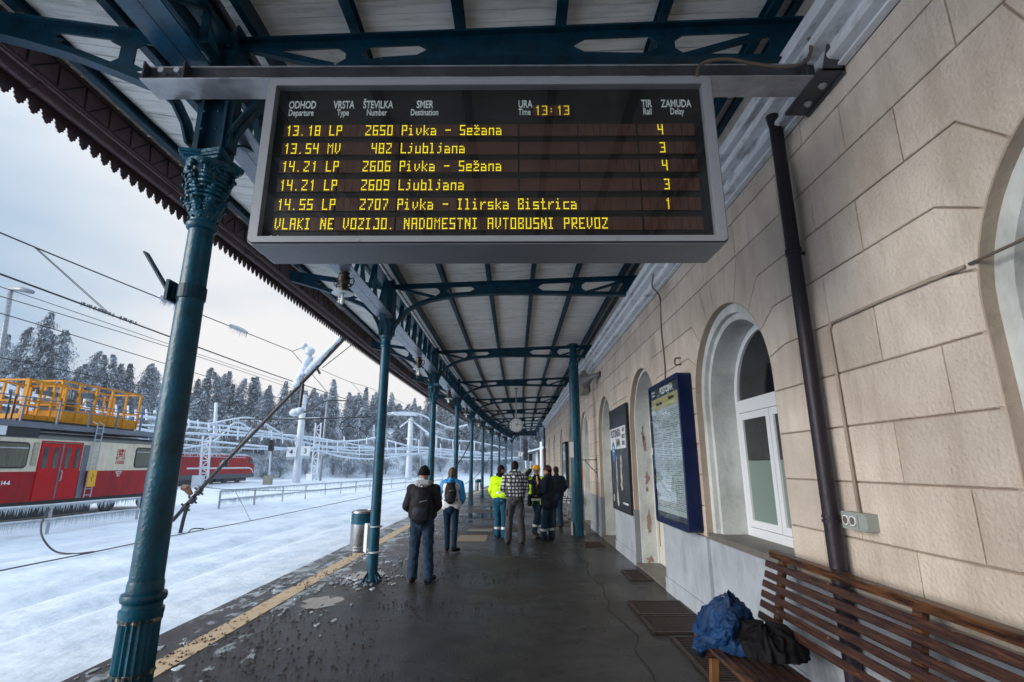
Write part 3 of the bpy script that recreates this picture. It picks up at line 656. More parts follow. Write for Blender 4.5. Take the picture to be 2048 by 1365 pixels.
for i, (yc, kd) in enumerate(ARCH):
    zb = 1.0 if kd in ('window',) else (.05 if i else .98)
    ya, yb = edges[i], edges[i+1]
    # dado panels on the piers
    def pc(nm, *a): b_ = MB(); b_.box(*a); b_.build(nm, 'dado', bld)
    for (a_, c_) in ((ya+.003 if i else ya, yc-RO), (yc+RO, yb-.0)):
        pc('dado', XW-.012, XW+.05, a_, c_, .20, .945); pc('plinth', XW-.03, XW+.05, a_, c_, -.05, .20)
    if kd in ('window', 'blank'):
        pc('dado', XW+.03, XW+.1, yc-RO-.0, yc+RO, .20, .955); pc('plinth', XW+.02, XW+.1, yc-RO, yc+RO, -.05, .2)
    # beige soffit of the block ring
    xr = XW+.11
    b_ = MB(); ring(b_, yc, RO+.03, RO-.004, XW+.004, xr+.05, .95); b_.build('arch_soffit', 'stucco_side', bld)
    if kd in ('door', 'slim'):
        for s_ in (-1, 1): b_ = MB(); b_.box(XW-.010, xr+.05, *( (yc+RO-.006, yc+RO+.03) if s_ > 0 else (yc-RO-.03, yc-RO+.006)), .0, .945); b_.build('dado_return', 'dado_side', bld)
    if kd in ('window', 'blank'):
        op = empty('arched_window', (0,0,0)); op.parent = bld
        b_ = MB(); ring(b_, yc, RO-.003, RO-.10, XW+.075, xr+.2, zb-.03); b_.build('outer_moulding', 'white_plaster', op)
        b_ = MB(); ring(b_, yc, RO-.101, RO-.17, XW+.125, xr+.2, zb-.03); b_.build('inner_moulding', 'white_plaster', op)
        RI = RO-.171
        b_ = MB(); ring(b_, yc, RI+.03, RI, XW+.15, XW+.62, zb-.03); b_.build('reveal', 'white_plaster', op)
        b_ = MB(); b_.box(XW+.0, XW+.64, yc-RO+.01, yc+RO-.01, .94, 1.0); b_.build('window_sill', 'step_stone', op)
        if kd == 'window':
            RI2 = RI-.002; xf = XW+.40
            b_ = MB(); ring(b_, yc, RI2, RI2-.07, xf, xf+.07, zb); b_.box(xf-.004, xf+.06, yc-RI2+.07, yc+RI2-.07, 2.33, 2.47); b_.box(xf-.004, xf+.06, yc-RI2+.07, yc+RI2-.07, zb, zb+.09); b_.build('frame', 'white_pvc', op)
            # four lower lights: two casements
            for (a_, c_) in ((yc-RI2+.075, yc-.005), (yc+.005, yc+RI2-.075)):
                b_ = MB(); f_ = .075
                b_.box(xf+.0, xf+.05, a_, a_+f_, zb+.095, 2.325); b_.box(xf+.0, xf+.05, c_-f_, c_, zb+.095, 2.325); b_.box(xf+.002, xf+.048, a_+f_, c_-f_, zb+.095, zb+.095+f_); b_.box(xf+.002, xf+.048, a_+f_, c_-f_, 2.325-f_, 2.325)
                sash = b_.build('casement', 'white_pvc', op)
                b_ = MB(); b_.box(xf+.02, xf+.03, a_+f_, c_-f_, zb+.17, 1.80); b_.build('frosted_pane', 'frost_glass', op)
                b_ = MB(); b_.box(xf+.02, xf+.03, a_+f_, c_-f_, 1.805, 2.25); b_.build('clear_pane', 'dark_glass', op)
            b_ = MB(); half_pane(b_, yc, RI2-.06, xf+.03, 2.46); b_.build('fanlight_pane', 'dark_glass', op)
        else:
            b_ = MB(); half_pane(b_, yc, RI-.002, XW+.22, zb); b_.build('blind_panel', 'grey_panel', op)
    else:
        op = empty('arched_doorway', (0,0,0)); op.parent = bld
        w_ = .05 if kd == 'door' else .16
        b_ = MB(); ring(b_, yc, RO-.003, RO-w_, XW+.06 if kd == 'slim' else XW+.09, XW+.2, zb); b_.build('outer_moulding', 'white_plaster', op)
        RI = RO-w_-.001
        if kd == 'slim':
            b_ = MB(); ring(b_, yc, RI, RI-.06, XW+.10, XW+.2, zb); b_.build('inner_moulding', 'white_plaster', op); RI -= .061
        b_ = MB(); ring(b_, yc, RI+.03, RI, XW+.13, XW+.75, zb); rv = b_.build('reveal', 'white_plaster', op)
        b_ = MB(); b_.box(XW-.02 if kd == 'door' else XW+.03, XW+.8, yc-RO+.02, yc+RO-.02, -.02, .05); b_.build('threshold', 'step_stone', op)
        xd = XW+.36 if kd == 'door' else XW+.26
        b_ = MB(); ring(b_, yc, RI-.001, RI-.08, xd, xd+.08, .055); b_.box(xd, xd+.07, yc-RI+.08, yc+RI-.08, 2.36, 2.46); b_.build('door_frame', 'door_paint', op)
        for (a_, c_) in ((yc-RI+.085, yc-.004), (yc+.004, yc+RI-.085)):
            b_ = MB(); b_.box(xd+.02, xd+.07, a_, c_, .06, 2.355)
            b_.box(xd+.008, xd+.019, a_+.06, c_-.06, .28, .9); b_.box(xd+.008, xd+.019, a_+.06, c_-.06, 1.0, 1.08)
            lf = b_.build('door_leaf', 'door_paint', op)
            b_ = MB(); b_.box(xd+.010, xd+.019, a_+.1, c_-.1, 1.15, 2.2); b_.build('door_pane', 'dark_glass', lf)
            b_ = MB(); b_.box(xd-.004, xd+.007, a_+.13, a_+.14, .36, .8); b_.box(xd-.004, xd+.007, c_-.14, c_-.13, .36, .8); b_.build('panel_bead', 'conduit', lf)
        b_ = MB(); half_pane(b_, yc, RI-.07, xd+.04, 2.45); b_.build('fanlight_pane', 'dark_glass', op)
    if i == 2:   # peeling plaster on the far reveal of the near doorway
        yw = yc+RI-.003; rr = random.Random(5)
        mat('bare_plaster', (.30, .19, .155), .9, bump=.5, bscale=30)
        for (x, z, sx_, sz_) in ((2.42, .10, .05, .05), (2.44, .72, .035, .19), (2.46, 1.52, .04, .10), (2.44, 1.32, .015, .04), (2.44, 2.15, .03, .14), (2.42, 2.35, .02, .12)):
            b_ = MB(); n = 26; P_ = []
            for k in range(n):
                a = 6.283*k/n; q = 1+.95*noise.noise((math.cos(a)*2.2+x*9, math.sin(a)*2.2, z*7)); P_.append((x+sx_*q*math.cos(a), yw, z+sz_*q*math.sin(a)))
            b_.add(P_+[(p[0], p[1]-.003, p[2]) for p in P_], [tuple(range(n, 2*n))]+[(k, (k+1) % n, (k+1) % n+n, k+n) for k in range(n)]); b_.build('peeled_patch', 'bare_plaster', op)
rebase(bld, (XW, 14, 0))

# ================================================================== COLUMNS
CX0 = -2.23
COLY = [3.2+5.35*k for k in range(-2, 10)]
def colx(y): return CX0+bend(y)+(.08 if 2 < y < 4 else 0)
ZCAP = 3.93
def volute(bm_, c, r, ax, n=22, wd=.05):
    pts = []; 
    for k in range(n):
        a = 2*math.pi*1.6*k/(n-1); q = r*(1-.8*k/(n-1)); pts.append(Vector(c)+Vector((ax[0], ax[1], 0))*(q*math.cos(a))+Vector((0, 0, 1))*(q*math.sin(a)))
    bm_.tube(pts, [.016*(1-.4*k/n) for k in range(n)], 6)
def make_column(y, fancy, detail):
    c = empty('iron_column', (colx(y), y, 0))
    b_ = MB(); rt, rb_ = (.076, .088) if fancy else (.080, .080)
    zt = 3.42 if fancy else ZCAP-.03
    sm = 32 if detail else 16
    if fancy:
        b_.lathe([(rb_+.0, .98), (rb_, 1.1), (rt, zt)], sm); sh = b_.build('shaft', 'teal_paint', c); smooth_by(sh)
        b_ = MB(); b_.lathe([(.122, 0), (.122, .08), (.113, .1), (.110, .14), (.103, .92)], 40, flute=.09); fb = b_.build('fluted_base', 'teal_paint', c); smooth_by(fb, 30)
        b_ = MB(); b_.lathe([(.108, .92), (.112, .94), (.112, .965), (.10, .975), (.10, 1.0), (.113, 1.01), (.118, 1.03), (.113, 1.05), (.094, 1.06), (.094, 1.10), (.09, 1.12)], sm); rg = b_.build('ring', 'teal_paint', c); smooth_by(rg)
        # capital: necking, bell with leaves, volutes, abacus
        cp = MB(); cp.lathe([(.078, 3.36), (.092, 3.375), (.098, 3.395), (.092, 3.415), (.080, 3.425), (.080, 3.47), (.090, 3.48), (.094, 3.495), (.088, 3.51), (.088, 3.55), (.098, 3.68), (.125, 3.80), (.155, 3.86)], sm)
        cap_ = cp.build('capital', 'teal_paint', c); smooth_by(cap_, 50)
        lf = MB(); rr = random.Random(int(y))
        if detail:
            for tier, (nz, z0, hh, rr0) in enumerate(((8, 3.53, .16, .098), (8, 3.63, .17, .112), (8, 3.50, .09, .094))):
                for k in range(nz):
                    a = 2*math.pi*(k+.5*(tier % 2))/nz
                    ca, sa = math.cos(a), math.sin(a); tv = Vector((-sa, ca, 0)); rv_ = Vector((ca, sa, 0))
                    for q in range(6):
                        t_ = q/5; wdt = .036*(1-abs(t_-.45)*1.3)+.006; rad = rr0+.05*t_**2.2
                        ctr = rv_*rad+Vector((0, 0, z0+hh*t_-.03*max(0, t_-.7)*3))
                        lf.ell(ctr, (wdt*.55, wdt, .018), Matrix.Rotation(a, 4, 'Z'), 6, 4)
                        if q < 5:
                            for s2_ in (-1, 1): lf.ell(ctr+tv*(s2_*wdt*.8), (.008, .013, .016), Matrix.Rotation(a, 4, 'Z'), 5, 3)
            for k in range(10):
                a = 2*math.pi*k/10; lf.ell((.086*math.cos(a), .086*math.sin(a), 3.448), (.010, .010, .011), None, 6, 4)
            lf.build('leaves', 'teal_paint', c, smooth=True).parent = cap_
        vl = MB()
        for k in range(4):
            a = math.pi/4+k*math.pi/2
            for s2_ in (-1, 1):
                ang = a+s2_*.30; rad = .138
                ax = (-math.sin(a)*s2_, math.cos(a)*s2_)
                volute(vl, (rad*math.cos(ang), rad*math.sin(ang), 3.805), .046, ax, 18 if detail else 9)
        vl.build('volutes', 'teal_paint', c, smooth=True).parent = cap_
        ab = MB()
        for (h0, h1, r_) in ((3.862, 3.885, .140), (3.885, 3.905, .155), (3.905, ZCAP, .163)):
            P_ = []
            for k in range(4):
                a = math.pi/4+k*math.pi/2; P_.append((r_*1.28*math.cos(a-.06), r_*1.28*math.sin(a-.06))); P_.append((r_*1.28*math.cos(a+.06), r_*1.28*math.sin(a+.06))); P_.append((r_*.80*math.cos(a+math.pi/4), r_*.80*math.sin(a+math.pi/4)))
            n = len(P_); ab.add([(p[0], p[1], h0) for p in P_]+[(p[0], p[1], h1) for p in P_], [tuple(range(n))[::-1], tuple(range(n, 2*n))]+[(k, (k+1) % n, (k+1) % n+n, k+n) for k in range(n)])
        ab.build('abacus', 'teal_paint', c).parent = cap_
    else:
        b_.lathe([(.082, 0), (.082, 1.0), (.078, 3.72), (.088, 3.73), (.088, 3.78), (.080, 3.79), (.080, 3.86), (.10, 3.88), (.105, ZCAP)], sm); sh = b_.build('shaft', 'teal_paint', c); smooth_by(sh)
        b_ = MB()
        for k in range(4):
            a = math.pi/4+k*math.pi/2; b_.bar((.07*math.cos(a), .07*math.sin(a), .13), (.17*math.cos(a), .17*math.sin(a), .0), .02, .03)
        b_.lathe([(.10, 0), (.10, .02), (.085, .05)], 12); b_.build('foot', 'teal_dull', c)
    return c
order = ['nearest', 'second', 'third', 'fourth', 'fifth', 'sixth', 'seventh', 'eighth', 'ninth', 'tenth']
for k, y in enumerate(COLY):
    i = k-2
    if i < 0:
        c = make_column(y, i % 2 == 0, False); tag(c, 'blue iron canopy column standing behind the camera', 'column', 'iron columns of the platform canopy'); continue
    c = make_column(y, i % 2 == 0, i in (0, 2))
    lab = {0: 'nearest blue iron column with leafy capital and fluted base, leaning tall at the left', 1: 'plain blue column with the steel litter bin strapped to it', 2: 'blue column with leafy capital behind the man in the grey hoodie',
           3: 'plain blue column directly behind the walking woman', 4: 'blue column just right of the walking woman', 5: 'plain blue column with the small distant bin'}.get(i, order[i]+' blue column of the row counted from the camera')
    tag(c, lab, 'column', 'iron columns of the platform canopy')
    if i == 0: c.scale = (1, 1, .983)
    if i == 0:   # strap with a broken bracket, plus worn bands
        b_ = MB(); b_.lathe([(.083, 2.86), (.087, 2.865), (.087, 2.95), (.083, 2.955)], 24); b_.box(-.15, -.08, -.05, .03, 2.86, 2.96); b_.box(-.12, -.10, -.09, .03, 2.84, 2.98); st = b_.build('strap', 'teal_dull', c)
        b_ = MB(); b_.bar((-.13, -.02, 2.90), (-.34, -.02, 3.20), .05, .012); b_.build('bracket_stub', 'teal_dull', st)
        mat('worn_metal', (.30, .24, .18), .5, metal=.2, bump=.4, bscale=60, col2=(.012, .03, .04), vscale=20, lo=.5, hi=.56)
        for z in (.90, .62):
            b_ = MB(); b_.lathe([(.1085, z), (.1095, z+.003), (.1095, z+.022), (.1085, z+.025)], 40, flute=.05); b_.build('worn_band', 'worn_metal', c)
    if i == 2:
        b_ = MB(); b_.bar((-.08, 0, 3.0), (-.20, 0, 3.14), .03, .02); b_.build('bracket_stub', 'teal_dull', c)

# ================================================================== CANOPY
can = empty('platform_canopy', (0,0,0), 0, 'timber lined platform canopy on blue riveted iron trusses with a maroon fringed eave', 'canopy')
XE = -4.10                                    # eave line
def inx(x, y):                                # squeeze inner bay as the platform narrows
    c = colx(y); return c+(x-CX0)*(XW-c)/(XW-CX0) if x > CX0 else x+bend(y)
def roofz(x): return 5.02+.045*(x-CX0) if x > CX0 else 5.02+.16*(CX0-x)
YR0, YR1 = -9.5, 52.2
pitch = .112; y = YR0; far = MB(); rr = random.Random(11); cnt = 0
def plank(bm_, xa, xb, y, w_, dz):
    z0, z1 = roofz(xa)+dz, roofz(xb)+dz; A, B = inx(xa, y), inx(xb, y)
    bm_.add([(A, y, z0), (B, y, z1), (B, y+w_, z1), (A, y+w_, z0), (A, y, z0+.025), (B, y, z1+.025), (B, y+w_, z1+.025), (A, y+w_, z0+.025)],
            [(0, 1, 2, 3), (4, 7, 6, 5), (0, 4, 5, 1), (1, 5, 6, 2), (2, 6, 7, 3), (3, 7, 4, 0)])
while y < YR1:
    for (xa, xb) in ((CX0+.02, XW-.004), (XE, CX0-.02)):
        dz = rr.uniform(-.004, .004)
        if 2.6 < y < 14.5:
            b_ = MB(); plank(b_, xa, xb, y, pitch-.006-rr.random()*.003, dz); b_.build('roof_board', 'roof_board', can); cnt += 1
        else: plank(far, xa, xb, y, pitch-.007, dz)
    y += pitch
o = far.build('roof_boards', 'roof_board', can); o['kind'] = 'stuff'
b_ = MB(); v = []
yy = [YR0+i*2.0 for i in range(32)]
for y in yy: v += [(XE+bend(y)-.1, y, roofz(XE)+.06), (colx(y), y, 5.08), (XW+.0, y, roofz(XW)+.06)]
b_.add(v, [(3*i+j, 3*i+j+1, 3*i+j+4, 3*i+j+3) for i in range(len(yy)-1) for j in range(2)]); b_.build('roof_deck', 'batten_dark', can)
# snow on top
b_ = MB(); v = []
for y in yy: v += [(XE+bend(y)-.15, y, roofz(XE)+.20), (colx(y), y, 5.24), (XW+.0, y, roofz(XW)+.22)]
b_.add(v, [(3*i+j, 3*i+j+1, 3*i+j+4, 3*i+j+3) for i in range(len(yy)-1) for j in range(2)]); b_.build('roof_snow', 'snow', can)

FRY = COLY+[52.0]
# purlins
PX = [-1.28, -.47, .33, 1.12, 1.97]
for x in PX+[-2.02, -2.46, -3.02, -3.86]:
    b_ = MB(); big = x in (-2.02, -2.46)
    ys3 = sorted(set([YR0, YR1]+FRY))
    for ya, yb in zip(ys3[:-1], ys3[1:]):
        if ya >= YR1: break
        A = Vector((inx(x, ya), ya, roofz(x)-.045)); B = Vector((inx(x, yb), yb, roofz(x)-.045))
        if big: b_.bar(A+Vector((0, 0, -.03)), B+Vector((0, 0, -.03)), .055, .15)
        else:
            b_.bar(A, B, .018, .088); b_.bar(A+Vector((0, 0, -.050)), B+Vector((0, 0, -.050)), .07, .012); b_.bar(A+Vector((0, 0, .036)), B+Vector((0, 0, .036)), .085, .014)
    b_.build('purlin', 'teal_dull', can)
b_ = MB()
for x in (2.16,):
    b_.bar((x, YR0, roofz(x)-.03), (x, YR1, roofz(x)-.03), .06, .05)
b_.build('wall_plate', 'teal_dull', can)
# arched trusses
def rivets(bm_, pts, ydir=-1, r=.011):
    for p in pts: bm_.ell(p, (r, r*.7, r), None, 6, 4)
BOTR = [(-2.14, 3.97), (-2.09, 4.10), (-2.0, 4.24), (-1.853, 4.396), (-1.66, 4.50), (-1.488, 4.562), (-1.055, 4.654), (-.60, 4.685), (-.174, 4.695), (.6, 4.69), (1.3, 4.675), (2.17, 4.66)]
TOPR = [(-2.14, 4.85), (2.17, 5.02)]
BOTL = [(-2.33, 3.97), (-2.38, 4.12), (-2.48, 4.30), (-2.66, 4.46), (-2.984, 4.60), (-3.299, 4.735), (-3.65, 4.85), (-4.0, 4.95)]
TOPL = [(-2.33, 4.85), (-4.03, 5.12)]
def interp(P_, x):
    for a, b2_ in zip(P_[:-1], P_[1:]):
        lo_, hi_ = sorted((a[0], b2_[0]))
        if lo_-1e-6 <= x <= hi_+1e-6: t_ = (x-a[0])/(b2_[0]-a[0]); return a[1]+(b2_[1]-a[1])*t_
    return P_[-1][1]
def truss(y, detail):
    X = lambda x: inx(x, y)
    tr = MB(); wt = .016
    for side, (B_, T_) in enumerate(((BOTR, TOPR), (BOTL, TOPL))):
        for a, b2_ in zip(B_[:-1], B_[1:]):
            tr.bar((X(a[0]), y, a[1]), (X(b2_[0]), y, b2_[1]), .11, .016)
            tr.bar((X(a[0]), y, a[1]+.035), (X(b2_[0]), y, b2_[1]+.035), wt, .07)
        a, b2_ = T_; tr.bar((X(a[0]), y, a[1]), (X(b2_[0]), y, b2_[1]), .12, .016)
        tr.bar((X(a[0]), y, a[1]-.035), (X(b2_[0]), y, b2_[1]-.035), wt, .07)
    def plate(xa, xb, B_, T_, n=4):
        P_ = [(X(xa+(xb-xa)*k/n), interp(B_, xa+(xb-xa)*k/n)+.01) for k in range(n+1)]+[(X(xb-(xb-xa)*k/n), interp(T_, xb-(xb-xa)*k/n)-.01) for k in range(n+1)]
        tr.prismy(P_, y-.006, y+.006)
    plate(-.70, .42, BOTR, TOPR); plate(1.92, 2.17, BOTR, TOPR, 1); plate(-1.33, -1.21, BOTR, TOPR, 1); plate(1.05, 1.19, BOTR, TOPR, 1)
    plate(-4.03, -3.55, BOTL, TOPL, 2); plate(-2.98, -2.86, BOTL, TOPL, 1)
    def tri(xa, xb, za, zb, zc): tr.prismy([(X(xa), za), (X(xb), zb), (X(xa), zc)], y-.005, y+.005)
    for x0 in (-1.33, -1.21, 1.05, 1.19, -.70, .42, 1.92):      # rounded corners of the openings
        d = -.08 if x0 in (-1.33, 1.05, -.70, 1.92) else .08
        if x0 in (-.70,): d = -.10
        if x0 == .42: d = .10
        zb, zt = interp(BOTR, x0)+.07, interp(TOPR, x0)-.07
        tri(x0, x0+d, zb-.01, zb-.01, zb+.05); tri(x0, x0+d, zt+.01, zt+.01, zt-.05)
    for x0, d in ((-2.98, -.09), (-2.86, .09), (-3.55, .12)):
        zb, zt = interp(BOTL, x0)+.07, interp(TOPL, x0)-.07
        tri(x0, x0+d, zb-.01, zb+.01, zb+.06); tri(x0, x0+d, zt+.01, zt, zt-.05)
    tr.bar((X(-2.05), y, 4.80), (X(-1.42), y, 4.64), .045, .05)      # diagonals
    tr.bar((X(1.25), y, 4.72), (X(1.92), y, 4.93), .035, .045)
    if detail:
        pts = []
        for k in range(10): x = -.66+k*.115; pts += [(X(x), y-.008, interp(TOPR, x)-.085)]
        for x in (-2.0, -1.7, -1.27, -.9, .6, .8, 1.12, 1.4, 1.7, 2.0, 2.1): pts.append((X(x), y-.01, interp(TOPR, x)-.035))
        for x in (-1.9, -1.6, -1.27, -1.0, -.7, -.3, .1, .5, .9, 1.12, 1.5, 2.0): pts.append((X(x), y-.01, interp(BOTR, x)+.04))
        for x in (-2.5, -2.92, -3.2, -3.6, -3.7, -3.8, -3.95): pts += [(X(x), y-.01, interp(TOPL, x)-.035)]
        rivets(tr, pts, r=.010)
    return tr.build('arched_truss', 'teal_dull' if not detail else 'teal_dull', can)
for i, y in enumerate(FRY): truss(y, 2 < y < 15)
# column head posts
for i, y in enumerate(FRY[:-1]):
    b_ = MB(); c = colx(y); ZCAP_ = ZCAP-(.09 if 3 < y < 4 else 0)
    b_.box(c-.095, c-.075, y-.075, y+.09, ZCAP_, 4.95); b_.box(c+.075, c+.095, y-.075, y+.09, ZCAP_, 4.95); b_.box(c-.074, c+.074, y-.012, y+.012, ZCAP_, 4.95)
    b_.box(c-.13, c-.096, y-.05, y+.05, ZCAP, 4.3); b_.box(c+.096, c+.13, y-.05, y+.05, ZCAP, 4.3)
    if 2 < y < 20:
        rivets(b_, [(c+s_*.05, y-.095, ZCAP+.12+.14*k) for k in range(6) for s_ in (-1, 1)], r=.011)
    b_.build('column_head', 'teal_dull', can)
    # curved braces along the girder
    for s_ in (-1, 1):
        if s_ < 0 and 3 < y < 4: continue
        b_ = MB(); P_ = [(c, y+s_*(.10+.55*(t_/8)**1.7), ZCAP+.02+.30*math.sin(math.pi/2*t_/8)) for t_ in range(9)]
        for a, q in zip(P_[:-1], P_[1:]): b_.bar(a, q, .07, .016)
        b_.build('brace', 'teal_dull', can)
# longitudinal lattice girders, one per bay
for i, (ya, yb) in enumerate(zip(FRY[:-1], FRY[1:])):
    b_ = MB(); L = yb-ya; up_ = .31 if -3 < ya < 0 else 0
    if L < 2: continue
    n = 8
    P = lambda t_, dx, z: (colx(ya+L*t_)+dx, ya+L*t_, z)
    b_.bar(P(0, .0, 4.80), P(1, .0, 4.80), .16, .02); b_.bar(P(0, 0, 4.85), P(1, 0, 4.85), .02, .09)
    b_.bar(P(0, 0, 4.28+up_), P(1, 0, 4.28+up_), .02, .08)
    for k in range(n):
        t0, t1 = (k+.5)/n, (k+1)/n
        if k < n: b_.bar(P(k/n+.004, .014, 4.26+up_), P(t0, .014, 4.82), .02, .055, up=(1, 0, 0)); b_.bar(P(t0, -.014, 4.82), P(t1-.004, -.014, 4.26+up_), .02, .055, up=(1, 0, 0))
        b_.bar(P(t0, .03, 4.24+up_), P(t0, .03, 4.84), .05, .02, up=(0, 1, 0))
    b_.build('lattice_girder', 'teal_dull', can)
    mt = 'cover_sheet' if 0 < ya else 'teal_paint'
    if ya < 8: mt = 'teal_flange' if ya < 3 else 'cover_sheet'
    for s_ in (-1, 1):
        for k in range(5):
            g0, g1 = k/5+.0012, (k+1)/5-.0012
            b_ = MB(); b_.bar(P(g0 if k else .022, s_*.072-.55*up_, 4.225+up_+.0005*k), P(g1 if k < 4 else .978, s_*.072-.55*up_, 4.225+up_+.0005*k), .138, .012); b_.build('soffit_sheet', mt, can)
# fascia, battens, gutter, fringe
segY = [YR0+i*(YR1-YR0)/58 for i in range(59)]
for i, (ya, yb) in enumerate(zip(FRY[:-1], FRY[1:])):
    if i == 0: ya = YR0
    P = lambda y, dx, z: (XE+bend(y)+dx, y, z)
    m_ = 4
    b_ = MB()
    for k in range(m_):
        y0, y1 = ya+(yb-ya)*k/m_, ya+(yb-ya)*(k+1)/m_
        b_.bar(P(y0, -.02, 5.16), P(y1, -.02, 5.16), .025, .32); 
    b_.build('fascia_board', 'maroon_board', can)
    b_ = MB()
    for k in range(m_):
        y0, y1 = ya+(yb-ya)*k/m_, ya+(yb-ya)*(k+1)/m_; b_.bar(P(y0, .005, 5.285), P(y1, .005, 5.285), .03, .035); b_.bar(P(y0, .00, 5.03), P(y1, .00, 5.03), .03, .03)
    b_.build('fascia_trim', 'maroon_paint', can)
    if ya > 0 and ya < 30:
        y = ya+.12; k = 0; fm = MB()
        while y < yb-.25:
            up = (k % 2 == 0)
            bb_ = MB() if ya < 9 else fm
            if up: bb_.bar(P(y, -.003, 5.05), P(y+.21, -.003, 5.265), .010, .014)
            else: bb_.bar(P(y, -.003, 5.265), P(y+.02, -.003, 5.05), .010, .014)
            if ya < 9: bb_.build('batten', 'batten_dark', can)
            y += .235 if up else .06+.0; k += 1
        if ya >= 9: fm.build('battens', 'batten_dark', can)['kind'] = 'stuff'
    b_ = MB(); pts = [P(ya+(yb-ya)*k/m_, -.10, 4.985) for k in range(m_+1)]
    b_.tube(pts, .062, 14, cap=False); g_ = b_.build('gutter', 'maroon_paint', can, smooth=True)
    for k in range(3):
        y = ya+(yb-ya)*(k+.3)/3; b_ = MB(); b_.tube([P(y, -.10, 4.985), P(y+.04, -.10, 4.985)], .069, 14); b_.build('gutter_collar', 'maroon_paint', g_, smooth=False)
    b_ = MB()
    for k in range(m_):
        y0, y1 = ya+(yb-ya)*k/m_, ya+(yb-ya)*(k+1)/m_; b_.bar(P(y0, -.175, 4.965), P(y1, -.175, 4.965), .012, .10)
    b_.build('fringe_rail', 'maroon_paint', can)
TW = .134
tooth_prof = [(-.067, .0), (.067, 0), (.067, -.035), (.052, -.052), (.058, -.070), (.040, -.085), (.044, -.105), (.018, -.118), (.014, -.135), (-.014, -.135), (-.018, -.118), (-.044, -.105), (-.040, -.085), (-.058, -.070), (-.052, -.052), (-.067, -.035)]
tooth_me = None; y = 2.4; farb = MB(); k = 0
while y < YR1:
    x = XE+bend(y)-.175
    if y < 18:
        if tooth_me is None:
            b_ = MB(); b_.prismx(tooth_prof, -.004, .004); o = b_.build('fringe_tooth', 'maroon_paint', can); tooth_me = o.data
        else: o = bpy.data.objects.new('fringe_tooth', tooth_me); COL.objects.link(o); o.parent = can
        o.location = (x, y, 4.916)
    else: farb.prismx([(p[0]+y, p[1]+4.916) for p in tooth_prof], x-.004, x+.004)
    y += TW; k += 1
xx = XE+bend(52)
while xx < XW:      # end fringe of the canopy
    farb.prismy([(p[0]+xx, p[1]+4.75) for p in tooth_prof], 52.10, 52.108); xx += TW
farb.box(XE+bend(52), XW, 52.09, 52.11, 4.74, 5.25)
y = 0.0
while y > YR0:
    farb.prismx([(p[0]+y, p[1]+4.916) for p in tooth_prof], XE-.179, XE-.171); y -= TW
farb.build('fringe_teeth', 'maroon_paint', can)['kind'] = 'stuff'
rebase(can, (CX0, 14, 4.9))
for o in can.children:
    if o.name.startswith('fringe_tooth') : pass

# ------------------------------------------------------------------ thick post by the wall
post = empty('steel_post', (1.63, 13.9, 0), 0, 'thick blue tapered steel post standing by the wall between the arches', 'post')
b_ = MB(); b_.lathe([(.17, 0), (.17, .02), (.155, .05), (.135, 4.50), (.10, 4.62), (.10, 5.02)], 12); b_.build('shaft', 'teal_paint', post)
b_ = MB(); b_.lathe([(.13, 5.02), (.13, 5.05)], 12); b_.box(-.17, .17, -.02, .02, 5.0, 5.03); b_.build('head_plate', 'teal_dull', post)
b_ = MB(); b_.box(-.19, -.15, -.14, -.06, .02, .34); b_.build('foot_guard', 'white_plaster', post)
b_ = MB(); b_.box(.13, .17, -.1, -.04, .02, .12); b_.build('foot_guard', 'white_plaster', post)
nt_ = MB(); nt_.box(-.16, -.05, -.158, -.152, 1.95, 2.35); o = nt_.build('notice_sheet', 'sign_white'); o.location = (1.63-.03, 13.9, 0); tag(o, 'white paper notice taped to the thick blue post', 'notice')

# ------------------------------------------------------------------ pendant lamps
def lamp(y):
    l = empty('pendant_lamp', (colx(y), y, 4.2))
    b_ = MB(); b_.lathe([(.07, -.0), (.07, -.02), (.05, -.03), (.05, -.05), (.075, -.055), (.075, -.13), (.06, -.14), (.05, -.17), (.062, -.18), (.062, -.20), (.048, -.21), (.045, -.25), (.06, -.26), (.06, -.285)], 16); o = b_.build('cap', 'brass_dark', l); smooth_by(o, 35)
    b_ = MB()
    for s_ in (-1, 1):
        b_.tube([(s_*.07, 0, -.09), (s_*.12, 0, -.07), (s_*.135, 0, -.11), (s_*.12, 0, -.17), (s_*.06, 0, -.19)], .007, 6)
        b_.tube([(s_*.05, 0, -.15), (s_*.10, 0, -.16), (s_*.09, 0, -.20)], .012, 6)
    b_.build('lead', 'rubber', l)
    b_ = MB(); b_.lathe([(.05, -.268), (.135, -.280), (.14, -.286), (.13, -.292), (.05, -.285)], 24); smooth_by(b_.build('shade', 'enamel', l), 50)
    b_ = MB(); b_.lathe([(.062, -.285), (.068, -.30), (.068, -.42), (.060, -.46), (.04, -.485), (.005, -.495)], 20); g_ = b_.build('glass_jar', 'lamp_pane', l, smooth=True)
    b_ = MB(); b_.lathe([(.018, -.29), (.018, -.33), (.033, -.38), (.030, -.41), (.012, -.43), (.002, -.435)], 12); b_.build('bulb', 'bulb_glass', l, smooth=True)
    return l
lm = lamp(6.25); tag(lm, 'jar lamp hanging under the girder just below the departure board, largest of the row', 'lamp', 'jar lamps under the girder')
for k in range(1, 8):
    y = 6.25+5.35*k; l2 = dup(lm, loc=(colx(y), y, 4.2)); l2['label'] = {1: 'second jar lamp of the row, between the second and third blue columns', 2: 'third jar lamp of the row, just before the fourth blue column'}.get(k, order[k]+' jar lamp of the receding row under the girder')
